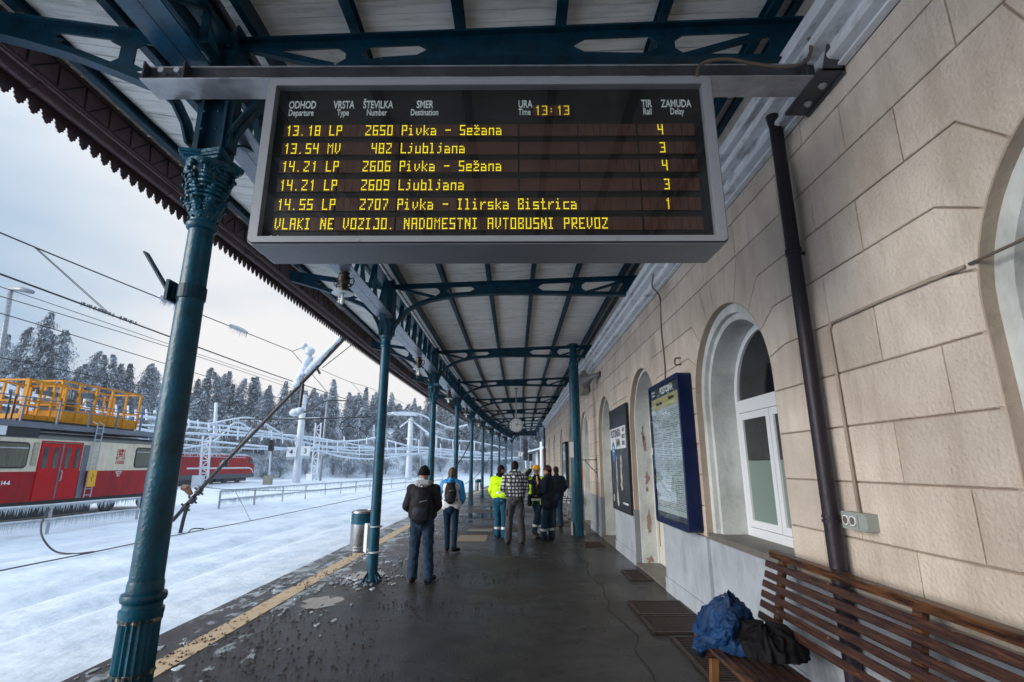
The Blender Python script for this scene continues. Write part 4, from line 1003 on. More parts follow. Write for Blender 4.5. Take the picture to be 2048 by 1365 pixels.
# ------------------------------------------------------------------ clock
ck = empty('platform_clock', (.05, 20, 3.26), 0, 'round white platform clock hanging under the far canopy reading 13:13', 'clock')
b_ = MB(); b_.tube([(0, -.07, 0), (0, .07, 0)], .275, 40); b_.build('case', 'steel_pole', ck, smooth=False)
b_ = MB(); b_.tube([(0, -.078, 0), (0, -.071, 0)], .25, 40); b_.build('dial', 'clock_white', ck)
for h in range(12):
    a = math.pi*h/6; b_ = MB(); L0 = .195 if h % 3 else .17
    b_.bar((math.sin(a)*L0, -.082, math.cos(a)*L0), (math.sin(a)*.235, -.082, math.cos(a)*.235), .018, .004, up=(0, 1, 0)); b_.build('hour_mark', 'print_black', ck)
for (ang, L0, w_) in ((36.5, .13, .022), (78, .21, .014)):
    a = R_(ang); b_ = MB(); b_.bar((-.03*math.sin(a), -.088, -.03*math.cos(a)), (math.sin(a)*L0, -.088, math.cos(a)*L0), w_, .004, up=(0, 1, 0)); b_.build('hand', 'print_black', ck)
b_ = MB(); b_.tube([(0, 0, .27), (0, 0, 1.45)], .025, 8); b_.box(-.08, .08, -.04, .04, 1.42, 1.46); b_.build('drop_rod', 'steel_pole', ck)

# ================================================================== DEPARTURE BOARD and its beam
bm0 = empty('steel_beam', (0,0,0), 0, 'galvanised channel beam spanning from the near column to a wall bracket above the board', 'beam')
b_ = MB(); x0, x1 = -2.55, 2.08
b_.box(x0, x1, 2.92, 3.12, 4.30, 4.309); b_.box(x0, x1, 2.985, 3.12, 4.451, 4.46); b_.build('flanges', 'galvanised', bm0)
b_ = MB(); b_.box(x0, x1, 2.99, 3.0, 4.3095, 4.4505); b_.build('web', 'steel_dark', bm0)
for x in (-2.548, -2.27, 1.98):
    b_ = MB(); b_.box(x, x+.01, 2.925, 2.99, 4.3095, 4.4505); b_.build('stiffener', 'steel_dark', bm0)
b_ = MB()
for x in (-2.44, -2.33):
    b_.tube([(x, 2.99, 4.40), (x, 2.955, 4.40)], .014, 6); b_.tube([(x, 2.955, 4.40), (x, 2.945, 4.40)], .022, 6)
b_.build('bolt', 'galvanised', bm0)
b_ = MB()
b_.prismx([(2.86, 4.285), (3.30, 4.285), (3.30, 4.31), (2.86, 4.31)], 2.02, 2.19)
b_.box(2.175, 2.195, 2.86, 3.30, 4.27, 4.62)
b_.add([(2.04, 2.86, 4.29), (2.19, 2.86, 4.29), (2.19, 2.86, 4.60), (2.13, 2.86, 4.60), (2.04, 2.87, 4.29), (2.19, 2.87, 4.29), (2.19, 2.87, 4.60), (2.13, 2.87, 4.60)], [(0, 1, 2, 3), (7, 6, 5, 4), (0, 4, 5, 1), (1, 5, 6, 2), (2, 6, 7, 3), (3, 7, 4, 0)])
b_.build('wall_bracket', 'steel_dark', bm0)
for y in (2.98, 3.16):
    b_ = MB(); b_.tube([(2.11, y, 4.285), (2.11, y, 4.255)], .016, 6); b_.tube([(2.11, y, 4.28), (2.11, y, 4.27)], .028, 6); b_.build('bolt', 'galvanised', bm0)
rebase(bm0, (0, 3.02, 4.30))
cb = MB(); cb.tube([(1.20, 2.83, 4.12), (1.25, 2.85, 4.33), (1.42, 2.85, 4.40), (1.62, 2.86, 4.33), (1.80, 2.87, 4.31), (1.96, 2.88, 4.36), (2.02, 2.90, 4.50), (2.03, 2.95, 4.72), (2.10, 3.02, 4.85), (2.16, 3.1, 4.80)], .013, 8)
cb2 = cb.build('conduit_cable', 'conduit', smooth=True); tag(cb2, 'brown ribbed cable looping from the departure board up over the white cornice', 'cable')
# smooth that cable
def spline_pts(P_, n=6):
    P_ = [Vector(p) for p in P_]; o_ = []
    for i in range(len(P_)-1):
        p0, p1, p2, p3 = P_[max(i-1, 0)], P_[i], P_[i+1], P_[min(i+2, len(P_)-1)]
        for k in range(n):
            t_ = k/n; o_.append(.5*((2*p1)+(-p0+p2)*t_+(2*p0-5*p1+4*p2-p3)*t_*t_+(-p0+3*p1-3*p2+p3)*t_**3))
    o_.append(P_[-1]); return o_
bpy.data.objects.remove(cb2)
def cable(name, P_, r, mt, label, cat, group=None, n=8, seg=6):
    b_ = MB(); b_.tube(spline_pts(P_, seg), r, n); o = b_.build(name, mt, smooth=True); org(o, P_[0]); return tag(o, label, cat, group)
cable('conduit_cable', [(1.20, 2.83, 4.12), (1.23, 2.86, 4.33), (1.40, 2.86, 4.385), (1.60, 2.86, 4.345), (1.80, 2.87, 4.33), (1.95, 2.88, 4.38), (2.02, 2.90, 4.52), (2.03, 2.95, 4.74), (2.08, 3.02, 4.84), (2.12, 3.12, 4.82)], .012, 'conduit', 'brown ribbed cable looping from the departure board up over the white cornice', 'cable')
cable('conduit_cable', [(2.00, 3.16, 4.46), (2.01, 3.16, 4.62), (2.05, 3.2, 4.74), (2.12, 3.26, 4.80)], .011, 'conduit', 'shorter brown cable loop behind the beam at the cornice', 'cable')

YB = 2.68
bd = empty('departure_board', (0,0,0), 0, 'large black electronic departure board with yellow dot matrix rows in a grey case', 'departure board')
bx0, bx1, bz0, bz1 = -1.54, 1.225, 2.98, 4.10
def rrect(x0, x1, z0, z1, r, n=5):
    P_ = []
    for (cx, cz, a0) in ((x1-r, z0+r, -90), (x1-r, z1-r, 0), (x0+r, z1-r, 90), (x0+r, z0+r, 180)):
        for k in range(n+1): a = R_(a0+90*k/n); P_.append((cx+r*math.cos(a), cz+r*math.sin(a)))
    return P_
b_ = MB(); b_.prismy(rrect(bx0, bx1, bz0, bz1, .035), YB+.065, YB+.16); b_.prismy(rrect(bx0+.002, bx1-.002, bz0+.002, bz1-.002, .035), YB+.1625, YB+.31)
O, I = rrect(bx0, bx1, bz0, bz1, .035), rrect(bx0+.03, bx1-.03, bz0+.03, bz1-.03, .02); n = len(O)
b_.add([(p[0], YB+.014, p[1]) for p in O]+[(p[0], YB+.014, p[1]) for p in I]+[(p[0], YB+.065, p[1]) for p in O], [(k, (k+1) % n, (k+1) % n+n, k+n) for k in range(n)]+[(k, (k+1) % n, (k+1) % n+2*n, k+2*n) for k in range(n)]); cs = b_.build('case', 'board_case', bd)
b_ = MB(); O = rrect(bx0+.006, bx1-.006, bz0+.006, bz1-.006, .032); I = rrect(bx0+.025, bx1-.025, bz0+.025, bz1-.025, .02); n = len(O)
b_.add([(p[0], YB+.006, p[1]) for p in O]+[(p[0], YB+.006, p[1]) for p in I]+[(p[0], YB+.0135, p[1]) for p in O], [(k, (k+1) % n, (k+1) % n+n, k+n) for k in range(n)]+[(k, (k+1) % n, (k+1) % n+2*n, k+2*n) for k in range(n)]); b_.build('gasket', 'rubber', bd)
b_ = MB(); gx0, gx1, gz0, gz1 = -1.478, 1.158, 3.026, 4.042
O, I = rrect(bx0+.01, bx1-.01, bz0+.01, bz1-.01, .03), rrect(gx0, gx1, gz0, gz1, .004); n = len(O)
b_.add([(p[0], YB, p[1]) for p in O]+[(p[0], YB, p[1]) for p in I]+[(p[0], YB+.0135, p[1]) for p in O]+[(p[0], YB+.055, p[1]) for p in I],
       [(k, (k+1) % n, (k+1) % n+n, k+n) for k in range(n)]+[(k, k+2*n, (k+1) % n+2*n, (k+1) % n) for k in range(n)]+[(k+n, (k+1) % n+n, (k+1) % n+3*n, k+3*n) for k in range(n)])
b_.build('frame', 'board_frame', bd)
for x in (-.895, .585):
    b_ = MB(); b_.tube([(x, YB-.003, 3.0), (x, YB+.002, 3.0)], .010, 10); b_.build('screw', 'galvanised', bd)
b_ = MB(); b_.box(gx0+.001, gx1-.001, YB+.05, YB+.06, gz0+.001, gz1-.001); b_.build('back_panel', 'board_black', bd)
b_ = MB(); b_.box(gx0+.001, gx1-.001, YB+.012, YB+.014, gz0+.001, gz1-.001); b_.build('glass', 'pane', bd)
def T(s_, x, z, sz, sx, bold=.0): return text('header_text', s_, sz, (x, YB+.047, z), ROT_MY, 'print_white', bd, sx, bold)
for a, b2_, x, x2 in (('ODHOD', 'Departure', -1.323, -1.327), ('VRSTA', 'Type', -1.064, -1.066), ('ŠTEVILKA', 'Number', -.851, -.856), ('SMER', 'Destination', -.559, -.559), ('URA', 'Time', .067, .062), ('TIR', 'Rail', .821, .823), ('ZAMUDA', 'Delay', 1.004, 1.006)):
    T(a, x, 3.933, .076, .58, .0012); T(b2_, x2, 3.877, .064, .58, .0007)
text('maker_mark', 'Sol', .03, (-1.405, YB+.047, 3.040), ROT_MY, 'print_white', bd, 1.5, .0006)
FONT = {'0': "1111 1001 1001 1001 1001 1001 1111", '1': "0010 0110 0010 0010 0010 0010 0010", '2': "1111 0001 0001 0010 0100 1000 1111", '3': "1111 0001 0001 0111 0001 0001 1111", '4': "1001 1001 1001 1111 0001 0001 0001", '5': "1111 1000 1000 1111 0001 0001 1111", '6': "1111 1000 1000 1111 1001 1001 1111", '7': "1111 0001 0001 0010 0010 0100 0100", '8': "1111 1001 1001 1111 1001 1001 1111", '9': "1111 1001 1001 1111 0001 0001 1111",
 '.': "0000 0000 0000 0000 0000 0000 0100", ',': "0000 0000 0000 0000 0000 0100 0100", ':': "0000 0000 0100 0000 0100 0000 0000", '-': "0000 0000 0000 1111 0000 0000 0000", 'L': "1000 1000 1000 1000 1000 1000 1111", 'P': "1111 1001 1001 1111 1000 1000 1000", 'M': "10001 11011 10101 10001 10001 10001 10001", 'V': "1001 1001 1001 1001 1001 1010 0100",
 'i': "0100 0000 1100 0100 0100 0100 1110", 'v': "0000 0000 1001 1001 1001 1010 0100", 'k': "1000 1000 1001 1010 1100 1010 1001", 'a': "0000 0000 1110 0001 1111 1001 1111", 'S': "1111 1000 1000 1111 0001 0001 1111", 'e': "0000 0000 1111 1001 1111 1000 1111", 'ž': "1010 0100 1111 0001 0110 1000 1111", 'n': "0000 0000 1111 1001 1001 1001 1001", 'j': "0010 0000 0110 0010 0010 0010 1100", 'u': "0000 0000 1001 1001 1001 1001 1111", 'b': "1000 1000 1111 1001 1001 1001 1111", 'l': "1100 0100 0100 0100 0100 0100 1110",
 'r': "0000 0000 1011 1100 1000 1000 1000", 's': "0000 0000 1111 1000 1111 0001 1111", 't': "0100 0100 1110 0100 0100 0100 0111", 'c': "0000 0000 1111 1000 1000 1000 1111", 'B': "1111 1001 1001 1110 1001 1001 1111", 'I': "1110 0100 0100 0100 0100 0100 1110", 'A': "1111 1001 1001 1111 1001 1001 1001", 'K': "1001 1010 1100 1000 1100 1010 1001", 'N': "1001 1101 1101 1011 1011 1001 1001", 'E': "1111 1000 1000 1110 1000 1000 1111", 'O': "1111 1001 1001 1001 1001 1001 1111", 'Z': "1111 0001 0010 0010 0100 1000 1111", 'J': "0111 0001 0001 0001 0001 1001 1111", 'D': "1110 1001 1001 1001 1001 1001 1110", 'T': "11111 00100 00100 00100 00100 00100 00100", 'U': "1001 1001 1001 1001 1001 1001 1111", 'R': "1111 1001 1001 1111 1100 1010 1001"}
def led(name, s_, x, zc, pitch_=.0445, H_=.073, mt='led_on'):
    b_ = MB(); dz = H_/7; 
    for i, ch in enumerate(s_):
        if ch not in FONT: continue
        for r_, row in enumerate(FONT[ch].split()):
            dx = .0335/len(row)
            for c_, bit in enumerate(row):
                if bit == '1':
                    xa = x+i*pitch_+c_*dx; za = zc+H_/2-(r_+1)*dz
                    b_.add([(xa+.0012, YB+.040, za+.0018), (xa+dx-.0012, YB+.040, za+.0018), (xa+dx-.0012, YB+.040, za+dz-.0018), (xa+.0012, YB+.040, za+dz-.0018)], [(0, 1, 2, 3)])
    return b_.build(name, mt, bd)
rows = [(3.747, '13.18 LP   2650 Pivka - Sežana', '4', .875), (3.622, '13.54 MV    482 Ljubljana', '3', .88), (3.500, '14.21 LP   2606 Pivka - Sežana', '4', .885), (3.374, '14.21 LP   2609 Ljubljana', '3', .888), (3.247, '14.55 LP   2707 Pivka - Ilirska Bistrica', '1', .885), (3.122, 'VLAKI NE VOZIJO. NADOMESTNI AVTOBUSNI PREVOZ', '', 0)]
for (z, s_, tk, xt) in rows:
    r = led('led_row', s_, -1.404, z)
    if tk: led('led_track', tk, xt, z)
    x = -1.42
    while x < 1.09:
        b_ = MB(); w8 = .355
        for k in range(8):
            b_.box(x+k*.0442+.0008, min(x+(k+1)*.0442-.0008, 1.10), YB+.043, YB+.049, z-.042, z+.042)
            if x+(k+1)*.0442 > 1.08: break
        b_.build('display_module', 'cell_brown', bd); x += .3625
led('led_time', '13:13', .125, 3.885, .045, .068, 'led_on_time')
b_ = MB()
b_.box(.115, .345, YB+.043, YB+.049, 3.845, 3.925); b_.build('time_module', 'cell_brown', bd)
for x in (-1.2, .9):
    b_ = MB(); b_.box(x-.03, x+.03, 2.93, 2.98, 4.10, 4.31); b_.build('hanger', 'steel_dark', bd)
rebase(bd, (-.16, YB+.15, 2.98))

# ================================================================== WALL FURNITURE
dp = empty('downpipe', (0,0,0), 0, 'dark brown rainwater downpipe running from the cornice down behind the bench', 'downpipe')
b_ = MB(); pts = [(2.12, 3.60, 4.62), (2.115, 3.60, 4.45), (2.115, 3.60, -.0)]; b_.tube(spline_pts([(2.17, 3.60, 4.66), (2.10, 3.60, 4.58), (2.115, 3.60, 4.42)], 5), .052, 16); b_.tube([(2.115, 3.60, 4.42), (2.115, 3.60, 0.0)], .05, 16); smooth_by(b_.build('pipe', 'downpipe', dp), 60)
for z in (1.38, 3.3):
    b_ = MB(); b_.tube([(2.115, 3.6, z), (2.115, 3.6, z+.018)], .058, 16); b_.tube([(2.115, 3.6, z+.03), (2.115, 3.6, z+.045)], .057, 16); b_.box(2.12, 2.2, 3.59, 3.61, z, z+.02); b_.build('clamp', 'downpipe', dp)
b_ = MB(); rr = random.Random(4)
for k in range(14): b_.ell((2.08+.10*rr.random(), 3.50+.22*rr.random(), 4.62+.05*rr.random()), (.03, .04, .018), None, 6, 4)
b_.build('broken_mortar', 'iron_rust', dp)
rebase(dp, (2.115, 3.6, 0))
b_ = MB(); b_.tube([(2.09, 36.72, 0), (2.09, 36.72, 5.2)], .07, 10); o = b_.build('downpipe', 'downpipe'); org(o, (2.09, 36.72, 0)); tag(o, 'dark downpipe on the far end corner of the station wall', 'downpipe')

so_ = empty('socket_box', (2.2, 3.38, 1.41), 0, 'grey surface mounted double socket box right of the downpipe', 'socket')
b_ = MB(); b_.box(-.07, 0, -.12, .12, -.05, .05); bx = b_.build('housing', 'sign_white', so_)
MAT['sock'] = mat('socket_grey', (.27, .30, .28), .5); bx.data.materials[0] = MAT['socket_grey']
b_ = MB(); b_.box(-.078, -.0705, -.115, .115, .040, .052); b_.box(-.078, -.0705, -.115, .115, -.052, -.040); b_.box(-.078, -.0705, .105, .115, -.04, .04); b_.box(-.078, -.0705, -.04, -.03, -.04, .04); b_.build('lid_frame', 'socket_grey', so_)
for y in (.075, .005):
    b_ = MB(); b_.tube([(-.082, y, 0), (-.071, y, 0)], .031, 18); oo = b_.build('outlet', 'sign_white', so_)
    b_ = MB(); b_.tube([(-.084, y, 0), (-.0825, y, 0)], .024, 18); b_.build('recess', 'conduit', oo)
b_ = MB(); b_.tube([(2.18, 3.40, 1.46), (2.185, 3.42, 2.4), (2.185, 3.43, 2.66), (2.185, 3.40, 2.70)], .011, 8); b_.tube([(2.186, 3.40, 2.70), (2.186, 2.9, 2.705), (2.186, 2.33, 2.69)], .010, 8)
o = b_.build('conduit_pipe', 'stucco_side', smooth=True); tag(org(o, (2.18, 3.4, 1.46)), 'thin beige conduit rising from the socket box and turning along the wall joint', 'conduit')
cable('wall_cable', [(2.06, 7.30, 4.62), (2.05, 7.1, 4.50), (2.07, 7.25, 4.36), (2.185, 7.30, 4.20), (2.188, 7.35, 3.7), (2.188, 7.3, 3.2), (2.188, 7.35, 2.89)], .011, 'conduit', 'brown cable dropping from the cornice to the blue display case', 'cable')
hk = MB(); hk.tube(spline_pts([(2.2, 6.62, 3.13), (2.14, 6.62, 3.13), (2.11, 6.6, 3.09), (2.13, 6.62, 3.04), (2.2, 6.62, 3.05)], 4), .012, 6); o = hk.build('wall_hook', 'conduit', smooth=True); tag(org(o, (2.2, 6.62, 3.08)), 'small ring hook fixed in the wall joint above the display case', 'hook')
cable('wall_wire', [(2.16, 0.4, 2.70), (2.188, 1.5, 2.70), (2.186, 2.3, 2.69)], .008, 'conduit', 'thin wire crossing the near arch at the right edge', 'wire')

# display case
dc = empty('display_case', (0,0,0), 0, 'navy blue glazed display case on the wall with timetable sheets headed POSTOJNA', 'display case')
y0, y1, z0, z1 = 6.28, 7.72, .98, 2.885; xf, xb = 2.03, 2.198
def rr2(a, b2_, c, d, r, n=4): return rrect(a, b2_, c, d, r, n)
b_ = MB(); b_.prismx([(p[0], p[1]) for p in rr2(y0, y1, z0, z1, .05)], xf+.03, xb); smooth_by(b_.build('case', 'navy_case', dc), 50)
O, I = rr2(y0, y1, z0, z1, .05), rr2(y0+.055, y1-.055, z0+.075, z1-.055, .02); n = len(O)
b_ = MB(); b_.add([(xf, p[0], p[1]) for p in O]+[(xf, p[0], p[1]) for p in I]+[(xf+.029, p[0], p[1]) for p in O]+[(xf+.029, p[0], p[1]) for p in I], [(k, (k+1) % n, (k+1) % n+n, k+n) for k in range(n)]+[(k, (k+1) % n, (k+1) % n+2*n, k+2*n) for k in range(n)]+[(k+n, (k+1) % n+n, (k+1) % n+3*n, k+3*n) for k in range(n)]); b_.build('door_frame', 'navy_case', dc)
b_ = MB(); b_.box(xf+.024, xf+.0285, y0+.06, y1-.06, z0+.08, z1-.06); b_.build('sheet', 'paper', dc)
b_ = MB(); b_.box(xf+.020, xf+.0235, y0+.06, y1-.06, z1-.20, z1-.06); b_.build('header_strip', 'strip_dark', dc)
b_ = MB(); b_.box(xf+.020, xf+.0235, y0+.06, y1-.06, z0+.08, z0+.15); b_.build('foot_strip', 'strip_dark', dc)
b_ = MB(); b_.box(xf+.020, xf+.0235, y0+.08, y1-.08, z1-.36, z1-.205); b_.build('yellow_sheet', 'paper_yellow', dc)
text('title', 'POSTOJNA', .125, (xf+.0185, 6.88, z1-.13), ROT_MX, 'print_white', dc, .95, .003)
text('small_print', 'Slovenske\nželeznice', .045, (xf+.0185, 7.52, z1-.12), ROT_MX, 'print_white', dc, .9, .0005)
text('caption', 'Odhodi vlakov', .065, (xf+.0185, 7.25, z1-.29), ROT_MX, 'print_black', dc, .8, .002)
text('caption', 'Departures', .068, (xf+.0185, 6.68, z1-.26), ROT_MX, 'print_black', dc, .8, .002)
rr = random.Random(8); b_ = MB()
for col_ in range(3):
    ya = y0+.12+col_*.42
    for r_ in range(56):
        z = z1-.42-r_*.0235
        if z < z0+.2: break
        if rr.random() < .12: continue
        y = ya
        while y < ya+.36:
            l_ = .02+.05*rr.random(); 
            if rr.random() < .75: b_.box(xf+.0205, xf+.0235, y, y+l_, z, z+.007)
            y += l_+.012
b_.build('timetable_print', 'print_grey', dc)['kind'] = 'stuff'
b_ = MB(); b_.box(xf+.004, xf+.008, y0+.056, y1-.056, z0+.076, z1-.056); b_.build('glass', 'pane', dc)
b_ = MB(); b_.box(xf-.006, xf-.001, y1-.05, y1-.03, 1.9, 2.0); b_.build('lock_tag', 'sign_white', dc)
rebase(dc, (2.2, 7.0, .98))
# cave poster
ps = empty('cave_poster', (0,0,0), 0, 'tall dark cave poster with a white POSTOJNSKA JAMA band between two doorways', 'poster')
y0, y1, z0, z1 = 9.90, 11.66, .86, 2.92
b_ = MB(); b_.box(2.150, 2.188, y0, y1, z0, z1); b_.build('panel', 'poster_dark', ps)
b_ = MB()
for (a, c_, e_, g_) in ((y0-.015, y0, z0-.015, z1+.015), (y1, y1+.015, z0-.015, z1+.015), (y0, y1, z0-.015, z0), (y0, y1, z1, z1+.015)): b_.box(2.146, 2.19, a, c_, e_, g_)
b_.build('frame', 'print_black', ps)
b_ = MB(); b_.box(2.1465, 2.1495, 10.06, 11.655, 2.08, 2.52); b_.build('title_band', 'sign_white', ps)
text('title', 'POSTOJNSKA', .225, (2.1455, 11.05, 2.40), ROT_MX, 'print_black', ps, .78, .006)
text('title', 'JAMA', .225, (2.1455, 10.80, 2.20), ROT_MX, 'print_black', ps, .78, .006)
for k, wd in enumerate(('CAVE', 'GROTTE', 'HÖHLE')): text('language', wd, .11, (2.1455, 10.27, 2.44-.13*k), ROT_MX, 'print_black', ps, .75, .003)
def flat(name, pts, x, mt, par):
    b_ = MB(); b_.prismx(pts, x, x+.0015); return b_.build(name, mt, par)
flat('badge', [(11.32+.17*math.cos(6.283*k/24), 2.06+.19*math.sin(6.283*k/24)-(.06 if k > 15 and k < 21 else 0)) for k in range(24)], 2.1445, 'sky_blue_print', ps)
text('badge_print', 'NEW\nEXPO', .07, (2.1435, 11.32, 2.08), ROT_MX, 'print_white', ps, .9, .001)
for (yc, wd, zb, zt, sd) in ((11.08, .12, .92, 1.98, 1), (10.62, .14, 1.25, 1.95, 4), (10.52, .06, 1.7, 2.06, 8)):
    pts = []; m_ = 18
    for s_ in (1, -1):
        for k in range(m_+1):
            t_ = k/m_ if s_ > 0 else 1-k/m_
            q = wd*(1-.55*t_)*(.7+.6*noise.noise((t_*9, sd, s_))); q = max(.015, q)*(1 if 0 < t_ < 1 else .3)
            pts.append((yc+s_*q, zb+(zt-zb)*t_))
    flat('stalagmite_print', pts, 2.1475-.0003*sd, 'stalag', ps)
text('web_line', 'WWW.POSTOJNSKA-JAMA.SI', .05, (2.1455, 10.32, 1.02), ROT_MX, 'print_white', ps, .75, .001)
flat('small_logo', [(11.45, 1.0), (11.56, 1.0), (11.56, 1.14), (11.45, 1.14)], 2.1465, 'stalag', ps)
rebase(ps, (2.19, 10.78, .86))
# horn loudspeaker and beige box
hs = empty('horn_loudspeaker', (2.2, 12.9, 4.02), 0, 'grey horn loudspeaker on a bracket high on the wall', 'loudspeaker')
b_ = MB(); b_.tube([(0, 0, 0), (-.10, .02, 0)], .018, 6); b_.box(-.03, 0, -.05, .05, -.07, .07); b_.build('bracket', 'iron_rust', hs)
b_ = MB(); b_.tube([(-.05, .0, .0), (-.13, .10, -.01), (-.22, .28, -.04), (-.30, .42, -.08), (-.36, .50, -.11)], [.05, .055, .08, .14, .20], 16, cap=False); b_.tube([(-.05, 0, 0), (-.02, -.02, 0)], .05, 12); b_.build('horn', 'loud_grey', hs, smooth=True)
b_ = MB(); b_.tube([(-.14, .12, -.01), (-.29, .40, -.075)], [.015, .05], 10); b_.build('throat', 'rubber', hs)
ac = empty('cabinet', (0,0,0), 0, 'beige louvred cabinet hung high on the wall beside the horn loudspeaker', 'cabinet')
b_ = MB(); b_.box(1.98, 2.16, 14.7, 15.5, 3.84, 4.44); b_.build('body', 'box_beige', ac)
for k in range(7): b_ = MB(); b_.box(1.965, 1.979, 14.75, 15.45, 3.88+k*.08, 3.92+k*.08); b_.build('louvre', 'box_beige', ac)
for z in (3.83, 4.45): b_ = MB(); b_.box(1.96, 2.165, 14.68, 15.52, z-.015, z+.0); b_.build('trim', 'box_beige', ac)
b_ = MB(); b_.box(2.16, 2.2, 14.9, 15.3, 4.0, 4.3); b_.build('mount', 'steel_dark', ac)
rebase(ac, (2.1, 15.1, 4.1))
# shelf bracket
sb = empty('shelf_bracket', (2.2, 14.05, 1.89), 0, 'small empty black iron wall bracket between the third and fourth arches', 'bracket')
b_ = MB(); b_.tube([(0, 0, 0), (-.52, 0, 0)], .012, 6); b_.build('arm', 'wire', sb)
b_ = MB(); b_.tube(spline_pts([(-.33, 0, 0), (-.2, 0, -.15), (0, 0, -.36)], 5), .010, 6); b_.build('brace', 'wire', sb)
b_ = MB(); b_.box(-.012, 0, -.02, .02, -.45, .08); b_.build('back_plate', 'wire', sb)
# orange ticket validator on its post
va = empty('ticket_validator', (1.95, 15.9, 0), 0, 'orange ticket validator box on a dark pole beside the thick blue post', 'ticket validator')
b_ = MB(); b_.box(-.02, .02, -.02, .02, 0, 1.28); b_.box(-.02, .02, -.02, .02, 1.76, 2.7); b_.build('pole', 'train_dark', va)
b_ = MB(); b_.prismy(rrect(-.10, .10, 1.28, 1.76, .03), -.08, .08); b_.build('housing', 'orange_paint', va)
b_ = MB(); b_.box(-.03, .03, -.086, -.0805, 1.60, 1.64); b_.build('slot', 'print_black', va)
# tall framed notice case, far
fc = empty('notice_case', (0,0,0), 0, 'tall dark framed glass notice case on the far wall above the metal seat', 'notice case')
b_ = MB(); 
for (a, c_, e_, g_) in ((21.3, 21.4, .86, 2.7), (22.8, 22.9, .86, 2.7), (21.4, 22.8, .86, .94), (21.4, 22.8, 2.62, 2.7)): b_.box(2.06, 2.19, a, c_, e_, g_)
b_.build('frame', 'train_dark', fc); b_ = MB(); b_.box(2.10, 2.19, 21.41, 22.79, .95, 2.61); b_.build('sheet', 'paper', fc); b_ = MB(); b_.box(2.075, 2.08, 21.41, 22.79, .95, 2.61); b_.build('glass', 'pane', fc)
rebase(fc, (2.19, 22.1, .86))
# metal seat in the distance
ms = empty('metal_seat', (1.62, 18.0, 0), 0, 'grey slatted metal seat with black tube arms against the far wall', 'seat')
for k in range(5): b_ = MB(); b_.box(-.28+k*.11, -.20+k*.11, -1.2, 1.2, .43, .45); b_.build('slat', 'steel_pole', ms)
for k in range(3): b_ = MB(); b_.box(.27, .29, -1.2, 1.2, .56+k*.12, .64+k*.12); b_.build('back_slat', 'steel_pole', ms)
for y in (-1.2, 0, 1.2):
    b_ = MB(); b_.tube(spline_pts([(-.28, y, .66), (-.32, y, .64), (-.33, y, .45), (-.30, y, .05), (-.22, y, 0), (.25, y, 0)], 3), .017, 6); b_.tube([(-.30, y, .66), (.22, y, .66)], .017, 6); b_.tube([(.15, y, 0), (.22, y, .42), (.33, y, .95)], .017, 6); b_.build('side_frame', 'rubber', ms)

# ================================================================== BENCH
bn = empty('wooden_bench', (0,0,0), 0, 'long worn brown slatted wooden bench against the wall at the right', 'bench')
BY0, BY1 = 1.05, 4.42
bk = [(2.020, .985), (2.00, .912), (1.980, .840), (1.962, .768), (1.944, .696), (1.920, .615)]
rr = random.Random(2)
def slat(x, z, w_, th, tilt, y0, y1, mt, name, par=bn):
    b_ = MB(); n = 10; c, s_ = math.cos(tilt), math.sin(tilt)
    prof = [(-w_/2, -th/2), (-w_/2+.006, -th/2-.0), (w_/2-.006, -th/2), (w_/2, -th/2+.006), (w_/2, th/2-.004), (w_/2-.006, th/2), (-w_/2+.006, th/2), (-w_/2, th/2-.006)]
    vs = []; m_ = len(prof); wob = rr.uniform(-1, 1)*.004
    for k in range(n+1):
        y = y0+(y1-y0)*k/n; dx = wob*math.sin(k*.9)
        for (a, b2_) in prof: vs.append((x+dx+a*c-b2_*s_, y, z+a*s_+b2_*c+dx*.6))
    fs = [(k*m_+j, k*m_+(j+1) % m_, (k+1)*m_+(j+1) % m_, (k+1)*m_+j) for k in range(n) for j in range(m_)]+[tuple(range(m_))[::-1], tuple(n*m_+j for j in range(m_))]
    b_.add(vs, fs); return b_.build(name, mt, par)
for (x, z) in bk: slat(x, z, .052, .020, R_(75), BY0, BY1-.02+rr.uniform(-.01, .01), 'slat_wood', 'back_slat')
slat(2.055, 1.068, .055, .05, R_(10), BY0, BY1-.06, 'rail_wood', 'top_rail')
for k in range(7):
    x = 1.43+k*.072; slat(x, .45-.008*k+(.01 if k == 0 else 0), .056, .024, R_(-4 if k else 12), BY0, BY1+(.0 if k else .02)-.01*rr.random(), 'slat_wood' if k > 1 else 'rail_wood', 'seat_slat')
for y in (1.3, 2.85, 4.22):
    b_ = MB(); b_.bar((1.93, y, .40), (2.065, y, 1.04), .07, .035, up=(1, 0, 0)); b_.build('back_support', 'rail_wood', bn)
    b_ = MB(); b_.bar((1.42, y, .405), (1.95, y, .36), .06, .06); b_.build('seat_bearer', 'rail_wood', bn)
    b_ = MB(); b_.bar((1.47, y, .38), (1.44, y, 0), .06, .05, up=(1, 0, 0)); b_.build('leg', 'leg_wood', bn)
    b_ = MB(); b_.bar((1.93, y, .38), (2.0, y, 0), .06, .05, up=(1, 0, 0)); b_.build('leg', 'leg_wood', bn)
rebase(bn, (1.7, 2.7, 0))

